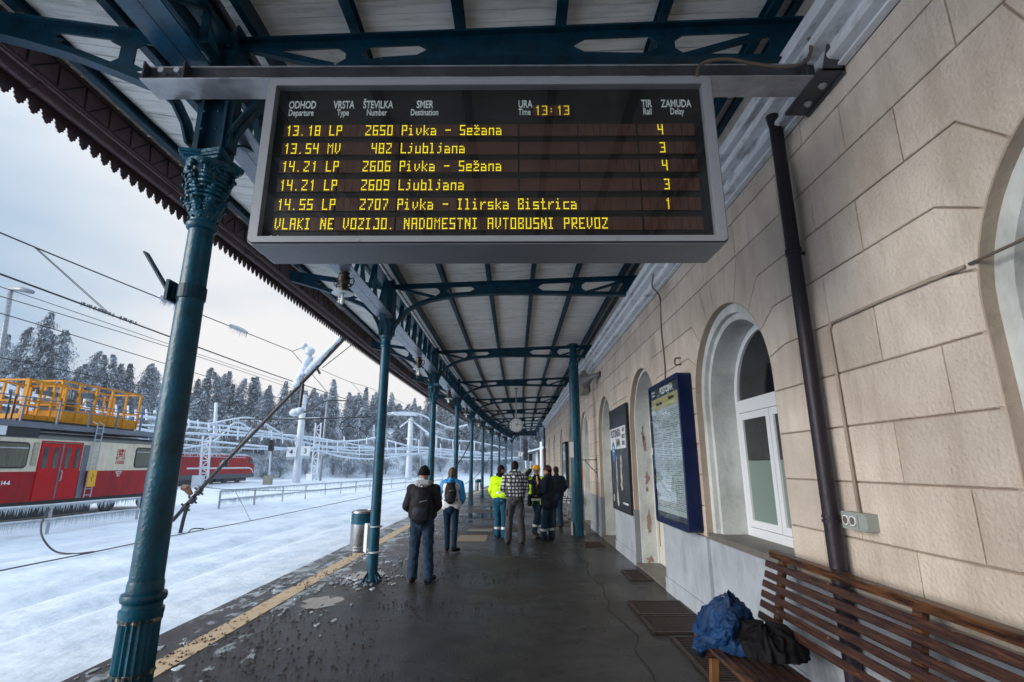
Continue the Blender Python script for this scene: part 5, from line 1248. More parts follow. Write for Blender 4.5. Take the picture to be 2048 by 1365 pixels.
# ================================================================== PEOPLE
_tex = bpy.data.textures.new('folds', 'CLOUDS'); _tex.noise_scale = .11; _tex.noise_depth = 3
_tex2 = bpy.data.textures.new('fine_folds', 'CLOUDS'); _tex2.noise_scale = .05; _tex2.noise_depth = 2
def organic(mb, name, mt, parent, voxel=.014, smooth=6, disp=0, tex=None):
    o = mb.build('tmp_'+name, mt)
    m1 = o.modifiers.new('r', 'REMESH'); m1.mode = 'VOXEL'; m1.voxel_size = voxel
    m2 = o.modifiers.new('s', 'SMOOTH'); m2.factor = .5; m2.iterations = smooth
    if disp:
        m3 = o.modifiers.new('d', 'DISPLACE'); m3.texture = tex or _tex; m3.strength = disp; m3.mid_level = .5; m3.texture_coords = 'LOCAL'
    dg = bpy.context.evaluated_depsgraph_get(); me = bpy.data.meshes.new_from_object(o.evaluated_get(dg)); me.name = name
    bpy.data.objects.remove(o)
    for p in me.polygons: p.use_smooth = True
    me.materials.clear(); me.materials.append(MAT[mt] if isinstance(mt, str) else MAT[mt[0]])
    q = bpy.data.objects.new(name, me); COL.objects.link(q)
    if parent: q.parent = parent
    return q
def V(*a): return Vector(a)
def person(loc, rz, H, P, label, group=None):
    """facing +Y locally"""
    root = empty('person', loc, rz); tag(root, label, 'person', group)
    h = H; vx = P.get('voxel', .011)
    hipz = .505*h; shz = .80*h; sw = P.get('sw', .108)*h; hw = .05*h
    lean = P.get('lean', 0.0)
    chest = V(0, lean*.7, .72*h); pel = V(0, 0, .525*h); sh = V(0, lean, shz)
    feet = P['feet']                                    # ((x,y,yaw),(x,y,yaw)) left, right
    hips = [V(-hw, 0, hipz), V(hw, 0, hipz)]
    ank = [V(f[0], f[1], .05*h+(f[3] if len(f) > 3 else 0)) for f in feet]
    knee = []
    for i in range(2):
        kb = P.get('knee', (.02, .02))[i]
        md = (hips[i]+ank[i])*.5; knee.append(V(md.x*1.02, md.y+kb, .285*h+(.02 if len(feet[i]) > 3 else 0)))
    S = [V(-sw, lean, shz), V(sw, lean, shz)]
    elb = [V(*e_) for e_ in P['elbows']]; hnd = [V(*e_) for e_ in P['hands']]
    # ---- body: one continuous skin surface
    b_ = MB()
    hc = V(P.get('head_dx', 0), lean+P.get('head_dy', .012), .925*h); hr = (.0435*h, .054*h, .066*h)
    hyaw = P.get('head_yaw', 0); Rz = Matrix.Rotation(hyaw, 4, 'Z'); fwd = Rz @ V(0, 1, 0); rt = Rz @ V(1, 0, 0)
    b_.ell(hc+V(0, 0, .008*h), hr, Rz, 18, 12); b_.ell(hc+fwd*.018*h-V(0, 0, .030*h), (.033*h, .038*h, .034*h), Rz, 14, 9)
    b_.cap(V(0, lean-.01, .82*h), hc-V(0, 0, .03*h), .033*h, .030*h)
    b_.cap(pel-V(.03*h, 0, 0), pel+V(.03*h, 0, 0), .07*h, .07*h); b_.cap(pel, chest, .065*h, .075*h); b_.cap(chest-V(.04*h, 0, 0), chest+V(.04*h, 0, 0), .062*h); b_.cap(S[0], S[1], .030*h)
    for i in range(2):
        b_.cap(hips[i], knee[i], .048*h, .030*h); b_.cap(knee[i], ank[i], .031*h, .020*h); b_.cap(ank[i], ank[i]+V(math.sin(-feet[i][2])*.06*h, math.cos(feet[i][2])*.06*h, -.02*h), .018*h, .016*h)
        b_.cap(S[i], elb[i], .027*h, .021*h); wr = elb[i]+(hnd[i]-elb[i])*.86; b_.cap(elb[i], wr, .021*h, .014*h)
        # hand: palm, four unequal bent fingers, thumb
        d = (hnd[i]-elb[i]).normalized(); side = d.cross(V(0, 0, 1)); side = side.normalized() if side.length > .2 else V(0, 1, 0)
        nrm = d.cross(side).normalized(); curl = P.get('curl', (.7, .7))[i]
        pc = wr+d*.035; b_.ell(wr+d*.045, (.038, .014, .044), Matrix((side, nrm, d)).transposed().to_4x4(), 10, 7)
        for k, L in enumerate((.062, .072, .067, .052)):
            base = wr+d*.078+side*((k-1.5)*.019); m1_ = base+d*L*.5+nrm*(-curl*.012); m2_ = m1_+(d*(1-curl)*.5-nrm*curl*.5)*L
            b_.cap(base-d*.02, m1_, .0088, .0080, 8); b_.cap(m1_, m2_, .0080, .0065, 8)
        tb = wr+d*.025+side*(-.030 if i else .030); t1 = tb+d*.028+side*(-.022 if i else .022)-nrm*.01; b_.cap(tb, t1, .0105, .009, 8); b_.cap(t1, t1+d*.026-nrm*.008, .009, .007, 8)
    if P.get('face'):   # nose, brow, lips, ears
        f0 = hc+fwd*hr[1]
        b_.cap(hc+fwd*(hr[1]*.97)+V(0, 0, .012*h), hc+fwd*(hr[1]*1.16)-V(0, 0, .010*h), .006*h, .0085*h, 8)
        b_.cap(hc+fwd*hr[1]*.90-rt*.02*h+V(0, 0, .016*h), hc+fwd*hr[1]*.90+rt*.02*h+V(0, 0, .016*h), .0075*h, None, 8)
        b_.cap(hc+fwd*hr[1]*.94-rt*.009*h-V(0, 0, .028*h), hc+fwd*hr[1]*.94+rt*.009*h-V(0, 0, .028*h), .006*h, None, 8)
        b_.ell(hc+fwd*.050*h-V(0, 0, .048*h), (.016*h, .014*h, .014*h), Rz, 8, 6)
    for s_ in (-1, 1): b_.ell(hc+rt*(s_*hr[0]*1.02)-fwd*.004*h-V(0, 0, .004*h), (.006*h, .013*h, .019*h), Rz, 8, 6)
    body = organic(b_, 'body', 'skin', root, min(vx, .0095), 3)
    if P.get('face'):
        for s_ in (-1, 1):
            c_ = hc+fwd*hr[1]*.92+rt*(s_*.0165*h)+V(0, 0, .004*h)
            b_ = MB(); b_.ell(c_, (.011, .008, .006), Rz, 8, 6); ey = b_.build('eye', 'eye_white', root, smooth=True)
            b_ = MB(); b_.ell(c_+fwd*.006, (.005, .004, .005), Rz, 8, 6); b_.build('iris', 'print_black', ey, smooth=True)
            b_ = MB(); b_.cap(c_+V(0, 0, .017)-rt*.012+fwd*.006, c_+V(0, 0, .017)+rt*.012+fwd*.006, .0035, None, 6); b_.build('eyebrow', 'hair_dark', root, smooth=True)
        b_ = MB(); mm = hc+fwd*(hr[1]*1.02)-V(0, 0, .027*h); b_.cap(mm-rt*.012, mm+rt*.012, .0035, None, 6); b_.build('mouth', 'peel_lip', root, smooth=True)
    # ---- trousers
    lg = P.get('leg', .012); b_ = MB()
    b_.cap(pel-V(.035*h, .008, -.01), pel+V(.035*h, -.008, .01), .068*h+lg, None); b_.cap(pel+V(0, -.03, -.02*h), pel+V(0, -.02, .03*h), .062*h+lg, .060*h+lg)
    for i in range(2):
        b_.cap(hips[i]+V(0, -.01, 0), knee[i], .050*h+lg, .034*h+lg); lo_ = ank[i]-V(0, 0, .022*h); fl = P.get('flare', .012)
        b_.cap(knee[i], lo_+V(0, 0, .04*h), .035*h+lg, .028*h+lg+fl*.5); b_.cap(lo_+V(0, 0, .05*h), lo_+V(0, -.004, .012*h), .029*h+lg+fl*.4, .030*h+lg+fl*.3)
    tr = organic(b_, 'trousers', P['trousers'], root, vx, 4, P.get('tdisp', .022), _tex)
    if P.get('cuffs'):
        for i in range(2):
            b_ = MB(); c0 = knee[i]+(ank[i]-knee[i])*.70; r_ = .033*h+lg+.012; b_.tube([c0, c0+(knee[i]-ank[i]).normalized()*.055], r_, 20, cap=False); b_.build('reflective_band', 'reflective', tr, smooth=True)
    # ---- shoes
    for i in range(2):
        f = feet[i]; lift = f[3] if len(f) > 3 else 0; a = f[2]; dr = V(-math.sin(a), math.cos(a), 0); tip = -lift*1.1
        b_ = MB(); heel = V(f[0], f[1], .045+lift)-dr*.045; toe = heel+dr*.215+V(0, 0, tip)
        b_.cap(heel, heel+dr*.11+V(0, 0, tip*.5), .046, .047); b_.cap(heel+dr*.08+V(0, 0, tip*.4), toe, .046, .040); b_.cap(heel+V(0, 0, .01), V(f[0], f[1], .115+lift), .045, .043)
        for v_i in range(len(b_.v)):
            p = b_.v[v_i]
            if not lift and p[2] < .003: b_.v[v_i] = (p[0], p[1], .003)
        organic(b_, 'shoe', P.get('shoe', 'boot'), root, .011, 3)
    # ---- jacket
    jk = P.get('jk', .022); b_ = MB(); hem = P.get('hem', .50)*h; dpt = P.get('depth', 1.0)
    wa = P.get('waist', .058)*h
    b_.cap(V(-.045*h, lean*.9, .755*h), V(.045*h, lean*.9, .755*h), .068*h*dpt+jk, None, 16)
    b_.cap(V(-wa*.75, lean*.5, .66*h), V(wa*.75, lean*.5, .66*h), .066*h*dpt+jk, None, 16)
    b_.cap(V(-wa*.8, 0, .58*h), V(wa*.8, 0, .58*h), .066*h*dpt+jk, None, 16)
    b_.cap(V(-wa*.85, 0, hem+.05*h), V(wa*.85, 0, hem+.05*h), .064*h*dpt+jk, None, 16)
    b_.cap(S[0]-V(0, 0, .012*h), S[1]-V(0, 0, .012*h), .036*h+jk); b_.cap(V(0, lean, .79*h), V(0, lean, .845*h), .048*h+jk*.6, .040*h+jk*.4)
    for i in range(2):
        wr = elb[i]+(hnd[i]-elb[i])*.84; ar = P.get('arm', .008)
        b_.cap(S[i]-V(0, 0, .01), elb[i], .033*h+jk*.6+ar, .028*h+jk*.5+ar); b_.cap(elb[i], wr, .028*h+jk*.5+ar, .021*h+jk*.5+ar*.5)
    jo = organic(b_, 'jacket', P['jacket'], root, vx, 5, P.get('jdisp', .026), _tex)
    if P.get('clip_hem', True):
        bm = bmesh.new(); bm.from_mesh(jo.data); 
        r_ = bmesh.ops.bisect_plane(bm, geom=bm.verts[:]+bm.edges[:]+bm.faces[:], plane_co=(0, 0, hem-.01), plane_no=(0, 0, -1), clear_outer=False)
        kill = [f for f in bm.faces if f.calc_center_median().z < hem-.01 and abs(f.calc_center_median().x) < .17 and all((f.calc_center_median()-hnd[i]).length > .16 for i in range(2))]
        bmesh.ops.delete(bm, geom=kill, context='FACES'); bm.to_mesh(jo.data); bm.free()
    root['h'] = h
    P['_'] = dict(hc=hc, hr=hr, fwd=fwd, rt=rt, Rz=Rz, S=S, elb=elb, hnd=hnd, knee=knee, ank=ank, jk=jk, body=body, jo=jo, tr=tr, hem=hem)
    return root
mat('peel_lip', (.22, .07, .055), .5)
def cap_region(root, P, name, mt, zmin, grow=.010, back=False, voxel=.011, disp=0):
    """hair or hat: head shell above zmin (relative to the head centre)"""
    q = P['_']; b_ = MB(); b_.ell(q['hc']+V(0, 0, .010), tuple(r+grow for r in q['hr']), q['Rz'], 24, 16)
    h_ = b_.build('tmp', mt); bm = bmesh.new(); bm.from_mesh(h_.data)
    def cut(f):
        c = f.calc_center_median()-q['hc']; fz = c.dot(q['fwd']); lim = zmin
        if back: lim = zmin-.07*max(0, min(1, (.03-fz)/.08))
        return c.z < lim
    bmesh.ops.delete(bm, geom=[f for f in bm.faces if cut(f)], context='FACES'); me = bpy.data.meshes.new(name); bm.to_mesh(me); bm.free(); bpy.data.objects.remove(h_)
    for p in me.polygons: p.use_smooth = True
    me.materials.append(MAT[mt]); o = bpy.data.objects.new(name, me); COL.objects.link(o); o.parent = root
    m_ = o.modifiers.new('t', 'SOLIDIFY'); m_.thickness = .012; m_.offset = -1
    return o
def belt(root, q, z, rx, ry, hgt, mt, name='reflective_band', cy=0):
    b_ = MB(); n = 28; vs = []
    for zz in (z, z+hgt):
        for k in range(n): a = 6.283*k/n; vs.append((rx*math.cos(a)*(abs(math.cos(a))**-.12 if abs(math.cos(a)) > .05 else 1), cy+ry*math.sin(a), zz))
    b_.add(vs, [(k, (k+1) % n, (k+1) % n+n, k+n) for k in range(n)]); return b_.build(name, mt, root, smooth=True)
def sleeve_band(par, a, b2_, t_, r, mt='reflective', L=.05):
    a, b2_ = Vector(a), Vector(b2_); p = a+(b2_-a)*t_; d = (b2_-a).normalized(); m_ = MB(); m_.tube([p, p+d*L], r, 18, cap=False); return m_.build('reflective_band', mt, par, smooth=True)
def backpack(root, P, w_, hgt, dp_, z, mt, mt2, yoff):
    r = empty('backpack', (0, 0, 0)); r.parent = root
    b_ = MB(); y = yoff; W2 = w_*.5+dp_*.75
    b_.ell(V(0, y, z+hgt*.45), (W2*1.08, dp_*1.25, hgt*.56)); b_.box(-W2*.82, W2*.82, y-dp_*.75, y+dp_*.75, z+.02, z+hgt*.80); b_.ell(V(0, y+.01, z+hgt*.82), (W2*.8, dp_*.9, hgt*.22))
    organic(b_, 'bag', mt, r, .012, 9, .018, _tex)
    b_ = MB(); b_.ell(V(-.01, y-dp_*.62, z+hgt*.27), (W2*.80, dp_*.80, hgt*.27)); b_.box(-W2*.62, W2*.6, y-dp_*1.10, y-dp_*.5, z+.03, z+hgt*.46)
    organic(b_, 'front_pocket', mt2, r, .012, 8, .014, _tex)
    b_ = MB(); b_.tube(spline_pts([V(-w_*.45, y-dp_*.9, z+hgt*.50), V(0, y-dp_*1.13, z+hgt*.60), V(w_*.45, y-dp_*.9, z+hgt*.64)], 5), .005, 6); b_.build('zip', 'reflective', r)
    b_ = MB(); b_.tube(spline_pts([V(-.04, y-.01, z+hgt*1.02), V(0, y-.02, z+hgt*1.12), V(.04, y-.01, z+hgt*1.02)], 5), .008, 6); b_.build('handle', mt, r)
    q = P['_']
    for s_ in (-1, 1):
        b_ = MB(); sx_ = s_*.095; ly = q['S'][0].y
        b_.tube(spline_pts([V(sx_*.8, y+.04, z+hgt*.92), V(sx_, ly-.02, q['S'][0].z+.055), V(sx_*1.15, ly+.10, q['S'][0].z-.02), V(sx_*1.5, ly+.10, z+hgt*.4), V(sx_*1.75, ly+.0, z+.08), V(sx_*1.3, y+.04, z+.04)], 5), .016, 8); b_.build('strap', mt, r, smooth=True)
    return r
# --- man in hoodie, walking away
P = dict(feet=((-.13, .02, .12), (.13, -.06, -.45)), elbows=((-.255, -.04, 1.12), (.245, -.05, 1.13)), hands=((-.20, .18, 1.02), (.18, .20, 1.04)), trousers='denim', jacket='charcoal_cloth', hem=.545, jk=.026, leg=.020, flare=.02, depth=1.05, sw=.108, waist=.062, voxel=.011, head_yaw=-.12, tdisp=.046)
p1 = person((-1.47, 8.50, 0), .03, 1.74, P, 'man in dark beanie and grey hoodie carrying a big black backpack, back to the camera')
cap_region(p1, P, 'beanie', 'black_cloth', -.028, .017)
b_ = MB(); b_.cap(V(-.08, -.075, 1.47), V(.08, -.075, 1.47), .055, None); b_.cap(V(-.10, -.01, 1.475), V(-.05, .06, 1.48), .045); b_.cap(V(.10, -.01, 1.475), V(.05, .06, 1.48), .045); b_.cap(V(0, -.10, 1.40), V(0, -.04, 1.52), .06, .045); organic(b_, 'hood', 'hood_grey', p1, .011, 4, .014)
backpack(p1, P, .21, .50, .085, .90, 'pack_black', 'pack_navy', -.20)
# --- woman
P = dict(feet=((-.08, .10, .05), (.10, -.16, -.5, .02)), elbows=((-.235, -.02, 1.08), (.235, -.02, 1.08)), hands=((-.20, .17, .96), (.20, .15, .97)), trousers='denim_dark', jacket='jacket_white', hem=.50, jk=.026, leg=.008, flare=.0, depth=1.0, sw=.10, waist=.060, voxel=.011, knee=(.03, .05), tdisp=.012)
p2 = person((-1.36, 11.35, 0), -.02, 1.70, P, 'woman in blue and white jacket with a small black backpack, walking away')
q = P['_']
cap_region(p2, P, 'hair', 'hair_brown', -.02, .016, back=True); b_ = MB(); b_.ell(q['hc']+V(0, -.085, -.045), (.035, .04, .05)); organic(b_, 'hair_bun', 'hair_brown', p2, .009, 3, .008)
for i, s_ in enumerate((-1, 1)):
    b_ = MB(); wr = q['elb'][i]+(q['hnd'][i]-q['elb'][i])*.85; b_.cap(q['S'][i]+V(0, 0, -.005), q['elb'][i], .092, .080); b_.cap(q['elb'][i], wr, .080, .062)
    b_.cap(V(s_*.165, .01, 1.22), V(s_*.165, .02, .98), .052, .045); organic(b_, 'sleeve', 'jacket_blue', p2, .011, 4, .016)
b_ = MB(); b_.cap(V(-.115, -.03, 1.40), V(.115, -.03, 1.40), .066, None); b_.cap(V(0, -.09, 1.38), V(0, -.05, 1.46), .075, .055); b_.cap(V(-.05, .03, 1.44), V(.05, .03, 1.44), .06); organic(b_, 'hood', 'jacket_blue', p2, .011, 4, .02)
backpack(p2, P, .15, .40, .065, .99, 'pack_black', 'pack_navy', -.17)
# --- hi-vis man, left, looking right
P = dict(feet=((-.10, .05, -.5), (.12, -.05, -.9)), elbows=((-.25, -.04, 1.14), (.25, .0, 1.15)), hands=((-.23, .12, .95), (.23, .20, .93)), trousers='petrol_cloth', jacket='hi_vis', hem=.54, jk=.036, leg=.022, flare=.02, sw=.108, waist=.062, head_yaw=-.75, face=True, cuffs=True, voxel=.012)
p3 = person((-.36, 13.35, 0), -.35, 1.76, P, 'dark haired worker in yellow hi-vis jacket and petrol trousers, left of the plaid shirt')
q = P['_']; cap_region(p3, P, 'hair', 'hair_dark', .015, .007, back=True)
belt(p3, q, 1.06, .192, .150, .055, 'reflective'); belt(p3, q, .86, .178, .142, .10, 'petrol_cloth', 'jacket_skirt'); belt(p3, q, .895, .183, .147, .05, 'reflective')
for i in range(2): sleeve_band(p3, q['elb'][i], q['hnd'][i], .30, .066); 
b_ = MB(); b_.cap(V(-.07, -.03, 1.52), V(.07, -.03, 1.52), .05, None); b_.cap(V(0, -.06, 1.50), V(0, .05, 1.50), .06); organic(b_, 'collar', 'black_cloth', p3, .011, 3)
b_ = MB(); b_.ell(q['hnd'][1]+V(.0, .03, -.08), (.05, .05, .10)); b_.ell(q['hnd'][1]+V(.02, .04, -.17), (.06, .05, .05)); o = organic(b_, 'work_gloves', 'orange_cloth', None, .012, 3, .03, _tex2); o.matrix_world = p3.matrix_basis.copy() if False else Matrix.Translation((-.36, 13.35, 0)) @ Matrix.Rotation(-.35, 4, 'Z'); tag(o, 'bright orange work gloves held by the hi-vis worker at his side', 'gloves')
# --- plaid man
P = dict(feet=((-.17, -.12, .25), (.16, -.08, -.1)), elbows=((-.28, -.01, 1.20), (.28, .0, 1.20)), hands=((-.12, .24, 1.18), (.12, .24, 1.18)), trousers='grey_trouser', jacket='plaid', hem=.545, jk=.036, leg=.024, flare=.022, sw=.112, waist=.060, head_yaw=-.25, lean=.0, knee=(.03, .0), voxel=.011, tdisp=.035)
p4 = person((0.0, 12.62, 0), 0.0, 1.86, P, 'tall man in black and white plaid hooded jacket and grey cargo trousers, back turned')
q = P['_']; cap_region(p4, P, 'hair', 'hair_dark', -.005, .008, back=True)
b_ = MB(); b_.cap(V(-.10, -.06, 1.575), V(.10, -.06, 1.575), .05, None); b_.cap(V(0, -.10, 1.48), V(0, -.06, 1.60), .07, .06); organic(b_, 'hood', 'plaid', p4, .011, 4, .02)
b_ = MB(); b_.box(-.16, .16, -.13, .10, .95, 1.02); organic(b_, 'shirt_hem', 'black_cloth', p4, .012, 6)
for s_ in (-1, 1): b_ = MB(); b_.box(s_*.20-.03, s_*.20+.03, -.11, .03, .60, .76); organic(b_, 'cargo_pocket', 'grey_trouser', p4, .012, 3, .01)
# --- helmet worker, facing camera, hand to the helmet
P = dict(feet=((.06, .05, .5), (-.16, .0, -.1)), elbows=((-.27, .04, 1.22), (.32, .12, 1.43)), hands=((-.10, .27, 1.26), (.13, .16, 1.66)), trousers='navy_trouser', jacket='navy_cloth', hem=.52, jk=.030, leg=.018, sw=.108, waist=.056, face=True, cuffs=True, voxel=.012)
p5 = person((.57, 13.95, 0), math.pi-.12, 1.74, P, 'worker in yellow hard hat raising a hand to its brim, open hi-vis jacket')
q = P['_']; c0 = q['hc']
b_ = MB(); prof = [(.118, .012), (.112, .045), (.098, .085), (.070, .118), (.035, .135), (.002, .140)]; b_.lathe(prof, 24, (c0.x, c0.y, c0.z+.012)); hl = b_.build('hard_hat', 'helmet_yellow', p5, smooth=True)
b_ = MB(); b_.ell((c0.x, c0.y+.05, c0.z+.030), (.115, .115, .008), None, 20, 6); b_.build('brim', 'helmet_yellow', hl, smooth=True)
b_ = MB()
for s_ in (-1, 1): b_.cap(V(s_*.13, .05, 1.40), V(s_*.15, .07, .80), .060, .070); b_.cap(V(s_*.13, -.06, 1.38), V(s_*.13, -.08, .80), .085, .095)
b_.cap(V(-.12, -.05, 1.38), V(.12, -.05, 1.38), .085); b_.cap(q['S'][1], q['elb'][1]*.45+q['S'][1]*.55, .085, .08); b_.cap(q['S'][0], q['elb'][0]*.5+q['S'][0]*.5, .078, .075)
organic(b_, 'hi_vis_jacket', 'hi_vis', p5, .012, 5, .02)
b_ = MB(); b_.cap(V(-.06, .07, 1.38), V(-.05, .085, .95), .075, .08); b_.cap(V(.05, .08, 1.36), V(.05, .085, .95), .06, .07); organic(b_, 'inner_coat', 'black_cloth', p5, .012, 5, .02)
b_ = MB(); b_.cap(V(.17, .10, .96), V(.18, .10, .78), .065, .07); organic(b_, 'jacket_pocket', 'navy_cloth', p5, .012, 4); belt(p5, q, .86, .255, .175, .05, 'reflective'); sleeve_band(p5, q['elb'][1], q['hnd'][1], .1, .066); sleeve_band(p5, q['elb'][0], q['hnd'][0], .1, .066)
# --- man in navy coat, beanie
P = dict(feet=((-.05, .12, .25), (.14, -.02, -.35)), elbows=((-.26, .02, 1.16), (.26, .02, 1.17)), hands=((-.17, .21, 1.04), (.12, .30, 1.34)), trousers='navy_trouser', jacket='navy_cloth', hem=.44, jk=.045, leg=.022, sw=.110, waist=.064, depth=1.12, head_yaw=.35, face=True, cuffs=True, voxel=.012, clip_hem=False)
p6 = person((.82, 13.05, 0), 1.22, 1.75, P, 'man in long navy padded coat and striped beanie, eating, at the right of the group')
q = P['_']; cap_region(p6, P, 'beanie', 'knit_dark', .008, .016, back=True)
for k in range(2): 
    b_ = MB(); n = 28; r0 = (q['hr'][0]+.019)*(.97-.06*k); r1 = (q['hr'][1]+.019)*(.97-.06*k); vs = []
    for zz in (.036+.026*k, .044+.026*k):
        for j in range(n): a = 6.283*j/n; p = q['Rz'] @ V(r0*math.cos(a), r1*math.sin(a), 0); vs.append((q['hc'].x+p.x, q['hc'].y+p.y, q['hc'].z+zz))
    b_.add(vs, [(j, (j+1) % n, (j+1) % n+n, j+n) for j in range(n)]); b_.build('beanie_stripe', 'knit_red', p6, smooth=True)
b_ = MB(); b_.cap(V(-.06, -.02, 1.49), V(.06, -.02, 1.49), .062, None); b_.cap(V(0, .03, 1.47), V(0, -.04, 1.52), .06); organic(b_, 'collar', 'navy_cloth', p6, .011, 3)
b_ = MB(); b_.cap(q['hnd'][1]+V(0, .0, -.02), q['hnd'][1]+V(-.02, .02, .13), .030, .026); o = organic(b_, 'sandwich', 'bread', None, .008, 2); o.matrix_world = Matrix.Translation((.82, 13.05, 0)) @ Matrix.Rotation(1.22, 4, 'Z'); tag(o, 'bread roll held up by the man in the navy coat', 'sandwich')
# --- man behind him
P = dict(feet=((-.09, .05, .2), (.10, -.04, -.3)), elbows=((-.28, -.02, 1.12), (.29, -.02, 1.13)), hands=((-.22, .15, .98), (.25, .16, .98)), trousers='navy_trouser', jacket='navy_cloth', hem=.50, jk=.035, leg=.02, sw=.108, waist=.060, voxel=.013)
p7 = person((1.22, 15.6, 0), .3, 1.72, P, 'dark clothed man mostly hidden behind the man in the navy coat')
q = P['_']; cap_region(p7, P, 'hair', 'hair_dark', -.005, .008, back=True)
# ---- jacket and bag left on the bench
def drape(cx, cy, z0, peak, R, seed, folds, off=(0, 0), nth=150, nt_=46, amp=.03):
    vs = []; b_ = MB()
    for i in range(nt_+1):
        t_ = i/nt_
        for k in range(nth):
            a = 6.2832*k/nth; ca, sa = math.cos(a), math.sin(a)
            Rr = R*(1+.30*noise.noise((ca*1.3, sa*1.3, seed)))
            w_ = noise.noise((ca*1.1+seed, sa*1.1, t_*1.6))*2.2
            f = math.sin(folds*a+w_*3+t_*2.0); f2 = math.sin(folds*2.3*a-w_*4-t_*5)
            fold = (1-abs(f))*1.0-.5+.35*f2
            r = Rr*(t_**.75)*(1+.16*fold*t_)
            h_ = peak*max(0, (1-t_**2.6))**.75*(1+.35*noise.noise((ca*1.5, sa*1.5, seed+3)))
            crs = amp*.8*fold*min(1, t_*2.5)+.010*(1-abs(noise.noise((ca*r*9+seed, sa*r*9, 1))*2))
            x = cx+ca*r*.85+off[0]*h_; y = cy+sa*r+off[1]*h_
            vs.append((x, y, max(z0+.004*(k % 3), z0+h_+crs*(1-t_*.35))))
    fs = [(i*nth+k, i*nth+(k+1) % nth, (i+1)*nth+(k+1) % nth, (i+1)*nth+k) for i in range(nt_) for k in range(nth)]+[tuple(range(nth))]
    b_.add(vs, fs); return b_
jk_ = empty('crumpled_jacket', (0, 0, 0), 0, 'crumpled blue work jacket thrown on the far end of the wooden bench', 'jacket')
for (nm, a) in (('body_panel', (1.62, 4.24, .462, .13, .30, 2.0, 5, (.2, -.2))), ('hood', (1.60, 4.36, .50, .27, .19, 7.3, 4, (.1, -.3))), ('collar', (1.74, 4.30, .52, .22, .15, 3.3, 3, (-.2, .3))), ('sleeve', (1.52, 4.36, .455, .16, .17, 5.0, 3, (.3, .6))), ('sleeve', (1.60, 4.08, .465, .10, .19, 9.0, 4, (.5, .3)))):
    o = drape(*a).build(nm, 'jacket_folds', jk_, smooth=True); md = o.modifiers.new('s', 'SMOOTH'); md.factor = .5; md.iterations = 8
b_ = MB(); sp_ = spline_pts([V(1.70, 4.22, .66), V(1.60, 4.12, .65), V(1.52, 4.05, .58), V(1.44, 4.10, .52), V(1.385, 4.20, .47), V(1.355, 4.22, .40)], 6); b_.tube(sp_, [.070-.022*k/(len(sp_)-1) for k in range(len(sp_))], 20); b_.cap(sp_[0], sp_[6], .075, .07)
o = organic(b_, 'sleeve', 'jacket_folds', jk_, .007, 3, .045, _tex2)
b_ = MB(); b_.tube([sp_[-3], sp_[-1], sp_[-1]+V(-.004, 0, -.012)], [.053, .052, .050], 20); b_.build('cuff', 'navy_cloth', jk_, smooth=True)
b_ = MB(); b_.tube(spline_pts([V(1.50, 4.44, .58), V(1.56, 4.36, .70), V(1.60, 4.28, .77), V(1.66, 4.22, .72), V(1.72, 4.14, .62), V(1.74, 4.02, .56)], 6), .009, 6); b_.build('zip', 'steel_dark', jk_, smooth=True)
rebase(jk_, (1.6, 4.25, .45))
bo = drape(1.76, 3.98, .462, .19, .27, 4.4, 5, (0, 0), amp=.022).build('dark_bag', 'black_cloth', smooth=True); md = bo.modifiers.new('s', 'SMOOTH'); md.factor = .5; md.iterations = 10; tag(org(bo, (1.78, 4.02, .45)), 'soft black bag lying on the bench beside the blue jacket', 'bag')

# ================================================================== TRACKSIDE
# litter bins
def litter_bin(x, y, z0, label, cyl):
    cxw = colx(cyl); dd = math.hypot(cxw-x, cyl-y)
    r = empty('litter_bin', (x, y, z0), math.atan2(cyl-y, cxw-x), label, 'litter bin', 'steel litter bins on the columns')
    b_ = MB(); b_.lathe([(.165, 0), (.175, .02), (.175, .44)], 28); smooth_by(b_.build('drum', 'stainless', r), 40)
    b_ = MB(); b_.lathe([(.177, .03), (.181, .035), (.181, .05), (.177, .055)], 28); b_.lathe([(.177, .075), (.181, .08), (.181, .09), (.177, .095)], 28); b_.build('hoop', 'stainless', r)
    b_ = MB(); b_.lathe([(.177, .44), (.178, .45), (.178, .60), (.172, .605)], 28); smooth_by(b_.build('blue_band', 'teal_paint', r), 40)
    b_ = MB(); b_.lathe([(.176, .606), (.178, .61), (.178, .63), (.168, .645), (.12, .655), (.118, .65), (.155, .63), (.150, .60)], 28); smooth_by(b_.build('rim', 'stainless', r), 40)
    b_ = MB(); b_.ell((-.075, -.162, .555), (.012, .006, .012), None, 8, 6); b_.bar((-.075, -.166, .545), (-.078, -.166, .50), .016, .005, up=(0, 1, 0)); b_.tube([(-.045, -.178, .49), (-.045, -.174, .49)], .018, 12); b_.build('pictogram', 'print_white', r)
    b_ = MB(); b_.box(.165, .30, -.03, .03, .02, .46); b_.build('mount_plate', 'sign_white', r)
    for z in (.06, .44):
        b_ = MB(); cx = dd; b_.lathe([(.086, z), (.089, z+.002), (.089, z+.018), (.086, z+.02)], 20, (cx, 0, 0)); b_.box(.19, cx-.08, -.015, .015, z, z+.018); b_.build('strap', 'galvanised', r)
    return r
litter_bin(-2.56, 9.03, .36, 'steel litter bin with a blue band strapped to the second blue column', 8.55).scale = (1.1, 1.1, 1)
litter_bin(colx(29.95)-.28, 30.4, .33, 'small distant steel litter bin with a blue band on the sixth blue column', 29.95)

